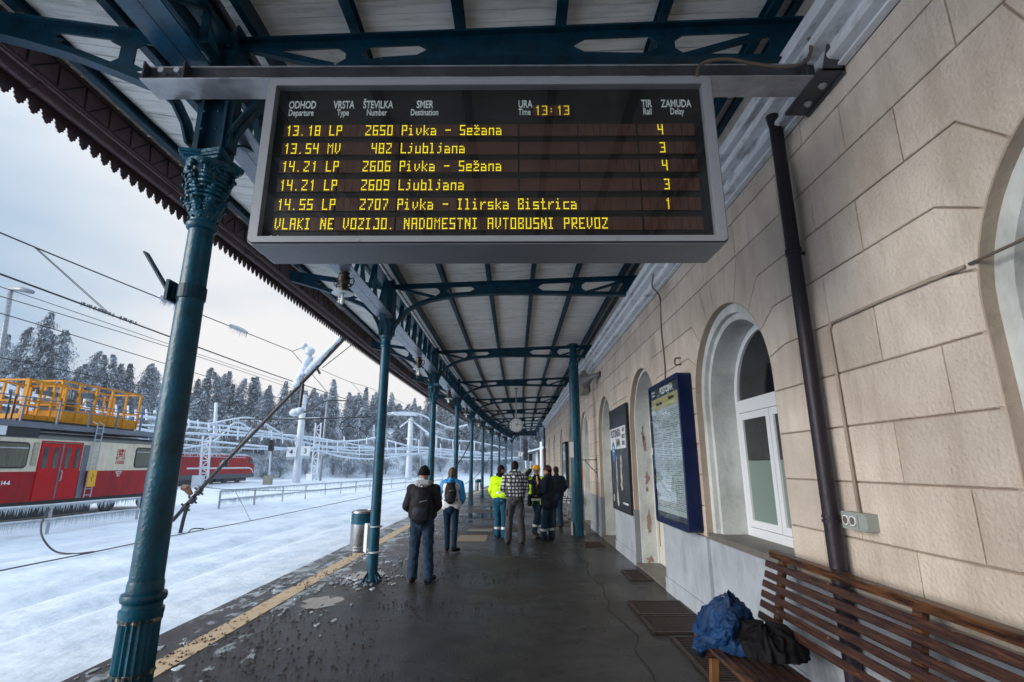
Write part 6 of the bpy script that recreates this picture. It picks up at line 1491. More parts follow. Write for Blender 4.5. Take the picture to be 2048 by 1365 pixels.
# fence between the tracks
fpts = [(-14.9, 5.0), (-14.85, 10.6), (-14.55, 13.5), (-14.35, 16.45), (-14.25, 20.1), (-14.2, 25.5), (-13.9, 28.3), (-13.6, 31.0), (-13.3, 33.6), (-13.0, 36.2), (-12.6, 38.2), (-12.2, 40.5), (-11.85, 43.1), (-11.55, 45.5), (-11.2, 47.9), (-10.6, 51), (-9.9, 54.2), (-9.2, 57.5), (-8.4, 61)]
def fence(pts, label):
    fn = empty('track_fence', (0,0,0), 0, label, 'fence', 'iced pipe fences between the tracks')
    rr = random.Random(6)
    for (x, y) in pts:
        z = gz(x, y); b_ = MB(); b_.bar((x, y, z-.2), (x-.02, y, .56), .07, .06, up=(0, 1, 0)); b_.build('post', 'galvanised', fn)
    for zz in (.54, .12):
        b_ = MB(); b_.tube([(x+.02, y, zz+.01*rr.random()) for (x, y) in pts], .032, 8); b_.build('rail', 'galvanised', fn)
    ic = MB()
    for zz, amp in ((.54, .20), (.12, .24)):
        for (a, c_) in zip(pts[:-1], pts[1:]):
            A, C = Vector((a[0]+.02, a[1], zz)), Vector((c_[0]+.02, c_[1], zz)); L = (C-A).length; n = max(4, int(L/(.045 if a[1] < 30 else .09)))
            ic.tube([A+V(0, 0, .018), (A+C)/2+V(0, 0, .03), C+V(0, 0, .018)], .038, 6)
            for k in range(n):
                p = A+(C-A)*((k+rr.random())/n); l_ = amp*(.35+.9*rr.random()); r_ = .014+.010*rr.random()
                ic.tube([p, p-V(0, 0, l_)], [r_, .002], 4, cap=False)
    o = ic.build('icicles', 'ice', fn, smooth=True); o['kind'] = 'stuff'
    rebase(fn, (pts[0][0], pts[0][1], gz(*pts[0]))); return fn
fence(fpts[:5], 'near iced pipe fence with long icicles in front of the red and cream rail vehicle')
fence(fpts[5:], 'long iced pipe fence curving away beyond the nearest blue column')

# ---- red and cream rail vehicle
XT = -17.9
tv = empty('overhead_line_vehicle', (0,0,0), 0, 'red and cream railway maintenance vehicle with a yellow work cage on its roof', 'rail vehicle')
Z0, Z1, ZM = .45, 2.72, 1.53; TY0, TY1 = 9.0, 26.4
def tside(y0, y1, z0, z1, mt, name, dx=.012, par=None, th=.03):
    b_ = MB(); b_.box(XT-th+dx, XT+dx, y0, y1, z0, z1); return b_.build(name, mt, par or tv)
b_ = MB(); b_.k = 0; b_.box(XT-2.8, XT, TY0, TY1, Z0, ZM); b_.build('lower_body', 'red_paint', tv)
b_ = MB(); b_.box(XT-2.8, XT-.0, TY0, TY1, ZM+.002, Z1); b_.build('upper_body', 'cream_paint', tv)
b_ = MB(); b_.prismy([(XT+.01, Z1), (XT-.10, Z1+.14), (XT-.40, Z1+.27), (XT-1.4, Z1+.33), (XT-2.35, Z1+.27), (XT-2.81, Z1)], TY0, TY1); b_.build('roof', 'train_roof', tv)
b_ = MB(); b_.box(XT-.9, XT+.08, TY0-.5, TY1-.2, 3.10, 3.31); b_.build('roof_walkway', 'train_grey', tv)
b_ = MB(); b_.box(XT-2.6, XT-.9, TY0, TY1, 3.12, 3.26); b_.build('roof_platform', 'train_grey', tv)
b_ = MB(); b_.box(XT-1.2, XT+.02, 12.0, 19.3, 2.78, 3.09); b_.build('air_unit', 'train_dark', tv)
b_ = MB(); b_.box(XT-.1, XT+.14, 17.1, 17.9, 2.78, 3.09); b_.build('floodlight_box', 'sign_white', tv)
# sliding doors
dA, dB = 19.52, 21.40
tside(dA-.03, dB+.03, Z0+.0, 2.66, 'red_door', 'door_recess', .006)
for (a, c_) in ((dA, (dA+dB)/2-.05), ((dA+dB)/2+.05, dB)):
    d_ = tside(a, c_, Z0+.05, 2.56, 'red_door', 'sliding_door', .028)
    for yy_ in (a+.22, c_-.22):
        b_ = MB(); P_ = rrect(yy_-.11, yy_+.11, 1.62, 2.45, .105, 6); b_.prismx([(p[0], p[1]) for p in P_], XT+.036, XT+.029); b_.build('door_window', 'dark_glass', d_)
tside((dA+dB)/2-.035, (dA+dB)/2+.035, Z0+.05, 2.60, 'train_grey', 'door_rail', .04)
b_ = MB(); b_.tube([(XT+.05, (dA+dB)/2+.08, 1.15), (XT+.10, (dA+dB)/2+.08, 1.2), (XT+.10, (dA+dB)/2+.08, 1.5), (XT+.05, (dA+dB)/2+.08, 1.55)], .02, 6); b_.build('door_handle', 'galvanised', tv)
tside(dA, dB, 2.58, 2.62, 'conduit', 'door_header', .035)
# windows with curtains
for (a, c_) in ((16.2, 19.05), (24.45, 26.0), (12.2, 15.2)):
    b_ = MB(); b_.prismx([(p[0], p[1]) for p in rrect(a, c_, 1.64, 2.57, .16, 5)], XT+.022, XT-.01); w_ = b_.build('window', 'train_dark', tv)
    b_ = MB(); b_.prismx([(p[0], p[1]) for p in rrect(a+.06, c_-.06, 1.70, 2.51, .12, 5)], XT+.030, XT+.023); b_.build('pane', 'curtain', w_)
    b_ = MB(); b_.box(XT+.031, XT+.036, a+.07, c_-.07, 2.34, 2.38); b_.build('window_bar', 'galvanised', w_)
# vent grille
b_ = MB(); b_.prismx([(p[0], p[1]) for p in rrect(19.19, 19.42, 1.74, 2.58, .04, 3)], XT+.020, XT); gr = b_.build('vent', 'box_beige', tv)
for k in range(17): b_ = MB(); b_.box(XT+.021, XT+.034, 19.22, 19.39, 1.78+k*.046, 1.80+k*.046); b_.build('vent_slat', 'cream_paint', gr)
# ladder, drain board and yellow plate
tside(21.47, 21.76, Z0, 2.56, 'train_grey', 'ladder_board', .02)
ld = MB()
for y in (21.80, 22.14): ld.tube([(XT+.10, y, .45), (XT+.12, y, 3.45), (XT-.1, y, 3.55)], .022, 6)
lo_ = ld.build('ladder', 'ladder_steel', tv)
for k in range(12): b_ = MB(); b_.tube([(XT+.11, 21.80, .55+k*.25), (XT+.11, 22.14, .55+k*.25)], .018, 6); b_.build('rung', 'ladder_steel', lo_)
pl_ = tside(21.77, 22.19, .88, 1.56, 'yellow_sign', 'warning_plate', .16, None, .015)
b_ = MB(); b_.bar((XT+.162, 21.95, 1.44), (XT+.162, 22.03, 1.29), .03, .004); b_.bar((XT+.162, 22.03, 1.29), (XT+.162, 21.92, 1.24), .03, .004); b_.bar((XT+.162, 21.92, 1.24), (XT+.162, 22.0, 1.09), .03, .004); b_.build('bolt_symbol', 'print_black', pl_)
# lettering
b_ = MB()
for (a, c_, e_, g_) in ((23.33, 23.78, 2.42, 2.44), (23.33, 23.78, 2.13, 2.15), (23.33, 23.35, 2.15, 2.42), (23.76, 23.78, 2.15, 2.42)): b_.box(XT+.010, XT+.014, a, c_, e_, g_)
b_.build('logo_frame', 'red_door', tv)
text('logo', 'SŽ', .28, (XT+.012, 23.555, 2.285), ROT_PX, 'red_door', tv, .95, .012)
text('fleet_number', '911 - 114', .17, (XT+.012, 23.56, 2.04), ROT_PX, 'red_door', tv, .8, .004)
text('depot_mark', 'ŽG LJUBLJANA\nSVTK LJUBLJANA', .08, (XT+.012, 23.57, 1.88), ROT_PX, 'red_door', tv, .9, .002)
text('data_mark', 'max 80 km/h\nZavora P\n38,0 t', .085, (XT+.012, 23.6, 1.38), ROT_PX, 'print_white', tv, .9, .002)
text('running_number', '911 114-6', .19, (XT+.012, 18.2, 1.14), ROT_PX, 'print_white', tv, 1.0, .006)
tside(TY0, TY1, ZM-.005, ZM+.02, 'cream_paint', 'waist_moulding', .008)
# underframe, wheels, steps
b_ = MB(); b_.box(XT-2.7, XT-.1, TY0+.3, TY1-.3, .18, .5); b_.build('underframe', 'train_dark', tv)
for yc in (11.5, 14.0, 23.6, 25.9):
    b_ = MB(); b_.tube([(XT-.35, yc, .18), (XT-.22, yc, .18)], .44, 24); wl = b_.build('wheel', 'train_dark', tv)
    b_ = MB(); b_.tube([(XT-.21, yc, .18), (XT-.14, yc, .18)], .13, 12); b_.build('hub', 'steel_dark', wl)
for (a, c_) in ((15.5, 18.2), (18.6, 22.6)): b_ = MB(); b_.box(XT-.9, XT-.2, a, c_, -.15, .32); b_.build('equipment_box', 'train_dark', tv)
b_ = MB(); b_.box(XT-2.4, XT-.3, TY1, TY1+.35, .55, .8); 
for x in (XT-2.2, XT-.6): b_.tube([(x, TY1, .75), (x, TY1+.55, .75)], .09, 10); b_.tube([(x, TY1+.55, .75), (x, TY1+.6, .75)], .22, 14)
b_.build('buffer_beam', 'train_dark', tv)
# roof railing
rl = MB()
for zz in (4.18, 3.85): rl.tube([(XT+.05, TY0, zz), (XT+.05, 26.1, zz)], .022, 6)
ro = rl.build('roof_railing', 'train_grey', tv)
for k in range(12): b_ = MB(); y = TY0+.4+k*1.5; b_.box(XT+.02, XT+.08, y-.03, y+.03, 3.31, 4.20); b_.build('railing_post', 'train_grey', ro)
for y in (18.3, 18.5): b_ = MB(); b_.tube([(XT-.4, y, 3.3), (XT-.4, y, 4.3)], .03, 6); b_.build('railing_post', 'train_dark', ro)
# yellow work cage
cg = empty('work_cage', (0,0,0)); cg.parent = tv
XC = XT-.9; xb = XC-1.5
def ybar(a, b2_, w_=.07): b_ = MB(); b_.bar(a, b2_, w_, w_, up=(0, 1, 0) if abs(a[2]-b2_[2]) > .3 else (0, 0, 1)); b_.build('cage_bar', 'yellow_paint', cg)
yA, yB, yC_, yD = 19.4, 21.1, 20.85, 25.4
for (a, c_, zb, zt) in ((yA, yB, 3.56, 4.98), (yC_, yD, 3.56, 5.16)):
    for x in (XC, xb):
        ybar((x, a, zt), (x, c_, zt)); ybar((x, a, zb+.62), (x, c_, zb+.62), .05)
        for k in range(4 if c_-a < 3 else 6): n = 3 if c_-a < 3 else 5; y = a+(c_-a)*k/n; ybar((x, y, zb), (x, y, zt), .08)
    for y in (a, c_): ybar((XC, y, zt), (xb, y, zt)); ybar((XC, y, zb+.62), (xb, y, zb+.62), .05)
b_ = MB(); b_.box(xb, XC, yA-.1, 20.9, 3.48, 3.66); b_.build('cage_floor', 'yellow_paint', cg)
b_ = MB(); b_.box(xb, XC+.01, 21.1, 24.5, 3.48, 3.96); b_.build('cage_floor', 'yellow_paint', cg)
b_ = MB(); b_.box(xb, XC, 24.52, yD+.05, 3.46, 3.88); b_.build('cage_floor', 'yellow_paint', cg)
b_ = MB(); b_.box(XC-.1, XC-.045, yA+.4, yB-.3, 4.48, 4.66); b_.build('name_plate', 'train_grey', cg); b_ = MB(); b_.box(XC-.1, XC-.045, yC_+.7, yC_+2.0, 4.62, 4.80); b_.build('name_plate', 'train_grey', cg)
b_ = MB(); b_.box(xb+.2, XC-.3, 21.2, 22.0, 3.97, 4.5)
for k in range(5): b_.box(xb+.15, XC-.25, 21.18, 22.02, 3.99+k*.1, 4.03+k*.1)
b_.build('hydraulic_bellows', 'conduit', cg)
ybar((XC-.6, 22.4, 3.98), (XC-.6, 22.9, 4.6), .05)
for (ya_, yb_, zz) in ((23.3, 24.4, 4.75), (23.3, 24.3, 4.35)): ybar((XC-.5, ya_, zz), (XC-.5, yb_, zz), .05)
for y in (23.3, 23.8, 24.4): ybar((XC-.5, y, 3.96), (XC-.5, y, 4.9), .06)
b_ = MB(); b_.box(xb, XC, 19.2, 25.3, 3.32, 3.46); b_.build('slew_base', 'train_dark', cg)
rebase(tv, (XT-1.4, 18, -.3))

# ---- red locomotive far
XL = -33.0
lc = empty('locomotive', (0,0,0), 0, 'distant red electric locomotive with a white stripe standing in the snow', 'locomotive')
LY0, LY1 = 44.0, 66.2
q0 = (.62, 3.0)
def lbox(name, y0, y1, z0, z1, mt, dx=0, par=None): b_ = MB(); b_.box(XL-2.9, XL+dx, y0, y1, z0, z1); return b_.build(name, mt, par or lc)
b_ = MB(); P_ = [(LY0, .78), (LY1-.2, .78), (LY1, 1.0), (LY1-.35, 2.1), (LY1-1.2, 2.75), (LY1-2.2, 2.86), (LY0, 2.86)]; b_.prismx(P_, XL, XL-2.9); b_.build('body', 'red_paint', lc)
b_ = MB(); b_.prismx([(LY0, .28), (LY1-.1, .28), (LY1+.1, .5), (LY1-.05, .775), (LY0, .775)], XL+.015, XL-2.9); b_.build('skirt', 'loco_grey', lc)
b_ = MB(); b_.prismx([(LY1-.75, 2.52), (LY1-1.6, 2.52), (LY1-1.6, 1.95), (LY1-.42, 1.95)], XL+.02, XL-2.92); b_.prismx([(LY1-.28, 2.0), (LY1-1.05, 2.62), (LY1-1.15, 2.56), (LY1-.42, 1.95)], XL-.2, XL-2.7); b_.build('cab_window', 'dark_glass', lc)
b_ = MB(); b_.box(XL+.0, XL+.02, 52.5, LY1-1.6, 1.36, 1.52)
for k in range(8): a0, a1 = R_(90-80*k/8), R_(90-80*(k+1)/8); y0_, z0_ = LY1-1.6+1.3*math.cos(a0), .72+.72*math.sin(a0); y1_, z1_ = LY1-1.6+1.3*math.cos(a1), .72+.72*math.sin(a1); b_.bar((XL+.01, y0_, z0_), (XL+.01, y1_, z1_), .02, .15, up=(0, 0, 1))
b_.build('stripe', 'sign_white', lc)
for y in (LY1-3.3, LY1-2.5): b_ = MB(); b_.box(XL, XL+.022, y, y+.03, .8, 2.5); b_.build('door_seam', 'train_dark', lc)
b_ = MB(); b_.box(XL-.2, XL+.04, LY0, LY1-2.4, 2.62, 2.66); b_.build('cantrail', 'sign_white', lc)
b_ = MB(); b_.prismx([(LY0, 2.86), (LY1-1.2, 2.76), (LY1-1.7, 2.98), (LY1-2.6, 3.08), (LY0, 2.98)], XL-.15, XL-2.7); b_.build('roof_snow', 'snow', lc)
rr = random.Random(3); b_ = MB()
for k in range(60): y = LY0+rr.random()*(LY1-2.6-LY0); b_.bar((XL+.02, y, 2.92), (XL+.02, y+.1, 2.92-.25*rr.random()), .02, .12, up=(0, 1, 0))
b_.build('icicles', 'ice', lc)['kind'] = 'stuff'
text('company_name', 'Slovenske železnice', .42, (XL+.012, 48.6, 1.47), ROT_PX, 'print_white', lc, 1.0, .012)
for yc in (47, 49.8, 60.2, 63): b_ = MB(); b_.tube([(XL-.4, yc, .0), (XL-.25, yc, .0)], .48, 16); b_.build('wheel', 'train_dark', lc)
b_ = MB(); b_.box(XL-2.6, XL-.3, LY0, 58, -.25, .28); b_.box(XL-2.6, XL-.3, 58.4, 65.0, -.1, .28); b_.build('bogie', 'train_dark', lc)
b_ = MB(); 
for x in (XL-2.3, XL-.6): b_.tube([(x, LY1, .55), (x, LY1+.5, .55)], .1, 8); b_.tube([(x, LY1+.5, .55), (x, LY1+.56, .55)], .25, 12)
b_.build('buffer', 'train_dark', lc)
rebase(lc, (XL-1.4, 56, -.4))

# ---- masts, signals, signs
def mast(base, top, r, label, mt='concrete_ice', cat='mast', name='catenary_mast', arms=(), group=None):
    m_ = empty(name, (0,0,0), 0, label, cat, group); b_ = MB(); B = Vector(base); T_ = Vector(top)
    b_.tube([B-V(0, 0, .5), B, B+(T_-B)*.5, T_], [r*1.15, r*1.15, r, r*.85], 10); b_.build('pole', mt, m_, smooth=True)
    for (a, c_, rr_) in arms: b_ = MB(); b_.tube([a, c_], rr_, 6); b_.build('arm', mt, m_)
    rebase(m_, base); return m_
def px(u, v, Y): return atY(u, v, Y)
Yp = 62
m1_ = mast(px(592, 966, Yp), px(608, 790, Yp), .40, 'thick ice coated concrete mast carrying the signs 4 and 3', arms=[(px(560, 838, Yp), px(640, 836, Yp), .06)])
sg = empty('track_sign', (0,0,0), 0, 'snowy white track number board 4 on the left of the concrete mast', 'sign'); a = px(566, 912, Yp-.6)
def signboard(root, c, w_, h_, txt, mt='sign_white', sz=.8):
    b_ = MB(); b_.box(c.x-w_/2, c.x+w_/2, c.y-.05, c.y+.05, c.z-h_/2, c.z+h_/2); b_.build('plate', mt, root); text('numeral', txt, sz, (c.x, c.y-.055, c.z), ROT_MY, 'print_black', root, 1, .01); b_ = MB(); b_.box(c.x-w_/2, c.x+w_/2, c.y-.06, c.y+.06, c.z+h_/2+.001, c.z+h_/2+.1); b_.build('snow_cap', 'snow', root)
    b_ = MB()
    for k in range(9): x = c.x-w_/2+w_*(k+.5)/9; b_.tube([(x, c.y-.05, c.z-h_/2), (x, c.y-.05, c.z-h_/2-.3-.25*random.random())], [.05, .01], 4)
    b_.build('icicles', 'ice', root)['kind'] = 'stuff'; rebase(root, (c.x, c.y, c.z-h_/2))
signboard(sg, px(583, 905, Yp-.6), 1.15, 1.0, '4'); sg2 = empty('track_sign', (0,0,0), 0, 'snowy white track number board 3 on the right of the concrete mast', 'sign'); signboard(sg2, px(611, 903, Yp-.6), 1.1, 1.0, '3')
Yq = 76
m2_ = mast(px(817, 956, Yq), px(822, 838, Yq), .42, 'ice coated concrete mast between the second column and the man in the hoodie', arms=[(px(800, 855, Yq), px(824, 836, Yq), .12), (px(775, 828, Yq), px(836, 830, Yq), .22), (px(822, 840, Yq), px(858, 868, Yq), .16), (px(812, 878, Yq), px(832, 879, Yq), .15)])
mast(px(640, 962, 70), px(655, 795, 70), .16, 'thin grey steel lighting mast right of the 4 and 3 signs', 'steel_pole', 'lamp post', 'lamp_post', arms=[(px(655, 795, 70), px(668, 794, 70), .12)])
mast(px(841, 950, 80), px(843, 850, 80), .13, 'thin dark steel post just left of the hooded man\'s head', 'steel_pole', 'post', 'steel_post')
def lattice(base, top, w_, label):
    m_ = empty('lattice_mast', (0,0,0), 0, label, 'mast'); B, T_ = Vector(base), Vector(top); 
    for s_ in (-1, 1): b_ = MB(); b_.bar(B+V(s_*w_/2, 0, -.4), T_+V(s_*w_/2, 0, 0), .16, .16, up=(0, 1, 0)); b_.build('upright', 'concrete_ice', m_)
    n = 8; b_ = MB()
    for k in range(n): a, c_ = B+(T_-B)*k/n, B+(T_-B)*(k+1)/n; b_.bar(a+V(-w_/2, 0, 0), a+V(w_/2, 0, 0), .1, .1); b_.bar(a+V((-1)**k*w_/2, 0, 0), c_+V(-(-1)**k*w_/2, 0, 0), .08, .08)
    b_.build('lacing', 'concrete_ice', m_); b_ = MB(); b_.box(B.x-.9, B.x-.1, B.y-.5, B.y+.2, B.z-.2, B.z+.95); b_.build('cabinet', 'sign_white', m_); rebase(m_, base); return m_
lattice(px(407, 972, 50), px(414, 872, 50), .75, 'snow covered lattice mast in front of the red locomotive')
lattice(px(627, 962, 74), px(637, 846, 74), .8, 'snow covered lattice mast beside the thin lighting mast')
mast(px(430, 868, 66), px(432, 806, 66), .22, 'short white post top rising behind the iced wires at the left'); mast(px(455, 856, 90), px(425, 846, 90), .16, 'tilted snow laden arm between the trees')
mast(px(745, 950, 95), px(748, 850, 95), .2, 'distant ice coated mast left of the second column', 'concrete_ice'); mast(px(871, 948, 100), px(873, 870, 100), .2, 'distant ice coated mast between the third and fourth columns'); mast(px(958, 945, 110), px(960, 885, 110), .2, 'distant ice coated mast right of the walking woman')
def signal(base, top, hw, hh, label, two=False):
    s_ = empty('signal', (0,0,0), 0, label, 'signal'); B, T_ = Vector(base), Vector(top)
    b_ = MB(); b_.tube([B-V(0, 0, .4), T_-V(0, 0, hh)], .10, 8); b_.build('mast', 'concrete_ice', s_)
    b_ = MB(); P_ = rrect(-hw/2, hw/2, -hh, 0, hw*.3, 3); b_.prismy([(T_.x+p[0], T_.z+p[1]) for p in P_], B.y-.06, B.y+.06); b_.build('head', 'train_dark', s_)
    for k in range(3): b_ = MB(); b_.tube([(T_.x, B.y-.18, T_.z-hh*(.2+.27*k)), (T_.x, B.y-.06, T_.z-hh*(.2+.27*k))], hw*.2, 10, cap=False); b_.build('hood', 'rubber', s_)
    b_ = MB(); b_.box(B.x-.55, B.x+.25, B.y-.3, B.y+.3, B.z-.2, B.z+.75); b_.build('cabinet', 'box_beige', s_); rebase(s_, base); return s_
signal(px(538, 966, 57), px(544, 880, 57), .62, 1.25, 'black light signal on an iced post in front of the hillside')
signal(px(1054, 950, 66), px(1051, 880, 66), .60, 2.6, 'long black oval light signal seen under the far canopy end')
signal(px(1061, 948, 80), px(1061, 908, 80), .55, 1.1, 'small black light signal beside the long oval one')
s1 = empty('track_sign', (0,0,0), 0, 'small grey track number 1 board beyond the canopy', 'sign'); c = px(1041, 909, 54); b_ = MB(); b_.box(c.x-.24, c.x+.24, c.y-.04, c.y+.04, c.z-.24, c.z+.24); b_.build('plate', 'steel_pole', s1); b_ = MB(); b_.box(c.x-.21, c.x+.21, c.y-.046, c.y-.041, c.z-.21, c.z+.21); b_.build('face', 'sign_white', s1); text('numeral', '1', .4, (c.x-.02, c.y-.05, c.z), ROT_MY, 'print_black', s1, 1, .008); b_ = MB(); b_.tube([(c.x, c.y+.05, c.z+.24), (c.x, c.y+.05, 4.9)], .03, 6); b_.build('hanger', 'steel_pole', s1); rebase(s1, (c.x, c.y, c.z))
mast(px(1084, 960, 58), px(1082, 884, 58), .16, 'white post with a small disc near the far corner of the station', 'sign_white', 'post', 'white_post')
# distant building past the station corner
fb = empty('far_building', (0,0,0), 0, 'small brown walled building with a snowy overhanging roof beyond the station', 'building')
b_ = MB(); b_.box(3.6, 12, 76, 86, -.3, 4.0); b_.build('wall', 'brown_wall', fb)
b_ = MB(); b_.prismy([(1.2, 3.35), (12.5, 6.2), (12.5, 6.0), (1.2, 3.15)], 75, 87); b_.build('roof', 'bark', fb); b_ = MB(); b_.prismy([(1.15, 3.62), (12.5, 6.5), (12.5, 6.21), (1.15, 3.36)], 74.9, 87); b_.build('roof_snow', 'snow', fb)
b_ = MB(); b_.box(3.0, 3.3, 75.5, 75.8, -.3, 3.8); b_.build('post', 'sign_white', fb); b_ = MB(); b_.box(4.6, 5.6, 75.95, 75.99, 1.0, 2.4); b_.build('window', 'dark_glass', fb)
rebase(fb, (7, 80, -.3))
# street lamp at left edge
Yl = 26
sl_ = empty('street_lamp', (0,0,0), 0, 'iced street lamp with icicles at the left edge of the picture', 'street lamp')
b_ = MB(); b_.tube([px(-60, 1000, Yl), px(0, 720, Yl), px(22, 580, Yl)], [.13, .12, .11], 8); b_.build('pole', 'ice_dark', sl_, smooth=True)
b_ = MB(); b_.tube([px(20, 578, Yl), px(44, 579, Yl), px(66, 585, Yl)], [.09, .15, .11], 8); b_.build('head', 'steel_pole', sl_, smooth=True)
b_ = MB()
for k in range(9): p = px(24+k*4.5, 582, Yl); b_.tube([p, p-V(0, 0, .25+.3*random.random())], [.03, .004], 4)
b_.build('icicles', 'ice', sl_)['kind'] = 'stuff'
rebase(sl_, (px(-60, 1000, Yl)))

# ---- overhead wires (near)
def wire(P_, r, label, mt='wire', cat='wire', name='overhead_wire', group='overhead wires of the nearest track', seg=6, n=6):
    b_ = MB(); b_.tube(spline_pts(P_, seg), r, n); o = b_.build(name, mt, smooth=True); org(o, P_[len(P_)//2]); return tag(o, label, cat, group)
X9 = -9.0
wire([(X9, -3, 4.9), (X9, 3, 4.95), (X9, 8.3, 5.0), (X9, 17.6, 5.02), (X9, 24, 5.12), (X9, 34, 5.31), (X9+.5, 50, 5.4), (X9+2.2, 70, 5.4)], .018, 'thick black contact wire crossing the sky from the left edge')
wire([(X9, -3, 5.6), (X9, 4, 5.65), (X9, 8.1, 5.70), (X9, 14, 5.95), (X9, 20, 6.23)], .014, 'upper black messenger wire from the left edge to the broken insulator')
wire([(X9, 21.6, 6.05), (X9, 27, 6.15), (X9, 33, 6.47), (X9+.4, 48, 6.6), (X9+2, 70, 6.5)], .012, 'thin messenger wire right of the leaning tube down to the column')
wire([(X9-3.5, 8, 5.6), (X9-3.5, 18, 5.9), (X9-3.5, 40, 6.1), (X9-1, 80, 6.6)], .011, 'faint grey wire behind the thick contact wire')
wire([(X9-.4, 4, 4.3), (X9-.4, 8.6, 4.45), (X9-.4, 19.6, 4.36), (X9-.4, 40, 4.5)], .009, 'thin lower wire passing over the tree tops')
wire([(X9-.6, 4, 3.5), (X9-.6, 9.2, 3.70), (X9-.6, 25, 3.80), (X9-.3, 50, 4.2)], .010, 'lowest thin wire passing above the yellow work cage')
wire([(X9-2.0, 4, 5.25), (X9-2.0, 9.5, 5.45), (X9-2.0, 24, 5.6), (X9-1.4, 60, 6.2)], .008, 'hair thin wire just under the thick contact wire')
def dropper(a, b2_, label):
    b_ = MB(); 
    for s_ in (0, .06): b_.tube([Vector(a)+V(0, s_, 0), Vector(b2_)+V(0, s_*1.6, 0)], .007, 5)
    o = b_.build('dropper', 'wire'); org(o, a); return tag(o, label, 'wire', 'droppers between the overhead wires')
dropper((X9, 8.75, 5.73), (X9, 10.7, 5.02), 'double dropper between the two upper wires at the left')
dropper((X9, 20.0, 6.22), (X9, 24.3, 5.13), 'double dropper hanging beside the leaning tube')
dropper((X9, 27.6, 6.17), (X9, 33.2, 5.30), 'pale dropper just left of the second blue column')
b_ = MB(); rr = random.Random(12)
for k in range(70): y = 10.0+1.6*rr.random(); p = V(X9, y, 5.03+.004*(y-10)); b_.tube([p+V(.02*rr.random(), 0, .02), p-V(0, .03*rr.random(), .03+.06*rr.random())], [.012, .002], 4)
o = b_.build('ice_fringe', 'ice_dark'); o['kind'] = 'stuff'; tag(org(o, (X9, 10.8, 5.0)), 'clump of ice on the contact wire at the foot of the left dropper', 'ice')
for (ya, yb, lab) in ((15.4, 16.5, 'pale lump of ice with needles hanging on the upper wire right of the nearest column'), (12.2, 12.9, 'smaller lump of ice on the upper wire left of the nearest column')):
    b_ = MB(); zz = lambda y: 5.70+(y-8.1)*.045; pts = [(X9, ya+(yb-ya)*k/5, zz(ya+(yb-ya)*k/5)+.02) for k in range(6)]
    b_.tube(pts, [.05, .075, .08, .075, .065, .03], 8)
    for k in range(30): y = ya+(yb-ya)*rr.random(); b_.tube([(X9, y, zz(y)), (X9+.02, y-.05, zz(y)-.10-.16*rr.random())], [.012, .001], 4)
    o = b_.build('ice_lump', 'ice', smooth=True); tag(org(o, (X9, ya, zz(ya))), lab, 'ice')
# ---- broken cantilever
cl = empty('broken_cantilever', (0,0,0), 0, 'fallen catenary cantilever, long dark snow topped tube leaning from the snow up to the eave', 'cantilever')
Yc = 16.6; C0, C1, C2, C3 = px(345, 1042, Yc), px(445, 930, Yc), px(605, 765, Yc), px(692, 674, Yc)
b_ = MB(); b_.tube([C0, C1, C2, C3], .058, 10); b_.build('main_tube', 'tube_rust', cl, smooth=True)
b_ = MB(); b_.tube([px(448, 925, Yc), px(520, 838, Yc), px(560, 805, Yc)], .014, 6); b_.build('tie_rod', 'tube_rust', cl)
for k, (u, v) in enumerate(((398, 983), (385, 1000), (371, 1015), (448, 927))):
    b_ = MB(); p = px(u, v, Yc); d = (C1-C0).normalized(); b_.tube([p-d*.10, p+d*.10], .095, 10); b_.bar(p+V(-.14, 0, .10), p+V(.14, 0, -.10), .05, .05); b_.build('clamp', 'wire', cl)
b_ = MB(); b_.tube(spline_pts([px(375, 1012, Yc), px(368, 1035, Yc), px(362, 1060, Yc), px(358, 1074, Yc)], 4), .055, 8); b_.build('lower_tube', 'tube_rust', cl, smooth=True)
b_ = MB(); b_.tube([px(606, 768, Yc), px(600, 815, Yc)], .055, 8); b_.build('drop_tube', 'wire', cl)
b_ = MB(); rr = random.Random(9)
for k in range(24):
    t_ = .15+.85*k/23; p = C2+(C3-C2)*t_; s_ = .13 if k < 13 else .10; b_.ell(p+V(-.05, 0, .09+.03*rr.random()), (s_*(.8+.5*rr.random()), .12, s_*(.8+.5*rr.random())), None, 8, 6)
for k in range(6): p = px(598+k*5, 770-k*10, Yc); b_.ell(p+V(-.08, 0, .02), (.16, .13, .13), None, 8, 6)
organic(b_, 'snow_load', 'snow', cl, .03, 4, .06)
b_ = MB()
for k in range(40): t_ = k/40; p = C1+(C2-C1)*t_; b_.tube([p-V(0, 0, .04), p-V(0, 0, .10+.10*rr.random())], [.012, .002], 4, cap=False)
b_.build('icicles', 'ice', cl)['kind'] = 'stuff'
b_ = MB(); b_.tube([px(612, 700, Yc), px(640, 748, Yc)], .04, 8); b_.build('insulator_arm', 'wire', cl)
b_ = MB(); b_.ell(px(608, 693, Yc), (.14, .12, .12)); b_.ell(px(620, 703, Yc), (.17, .14, .16)); b_.ell(px(632, 724, Yc), (.12, .1, .15)); organic(b_, 'snow_on_insulator', 'ice', cl, .03, 3, .05)
b_ = MB(); b_.tube([px(585, 703, Yc), px(610, 694, Yc)], .010, 6); b_.tube([px(645, 736, Yc), px(705, 689, Yc)], .014, 6); b_.build('stay_wire', 'wire', cl)
b_ = MB(); b_.ell(px(590, 826, Yc), (.19, .15, .13)); b_.ell(px(600, 822, Yc), (.16, .15, .12)); organic(b_, 'snow_ball', 'snow', cl, .03, 3, .06)
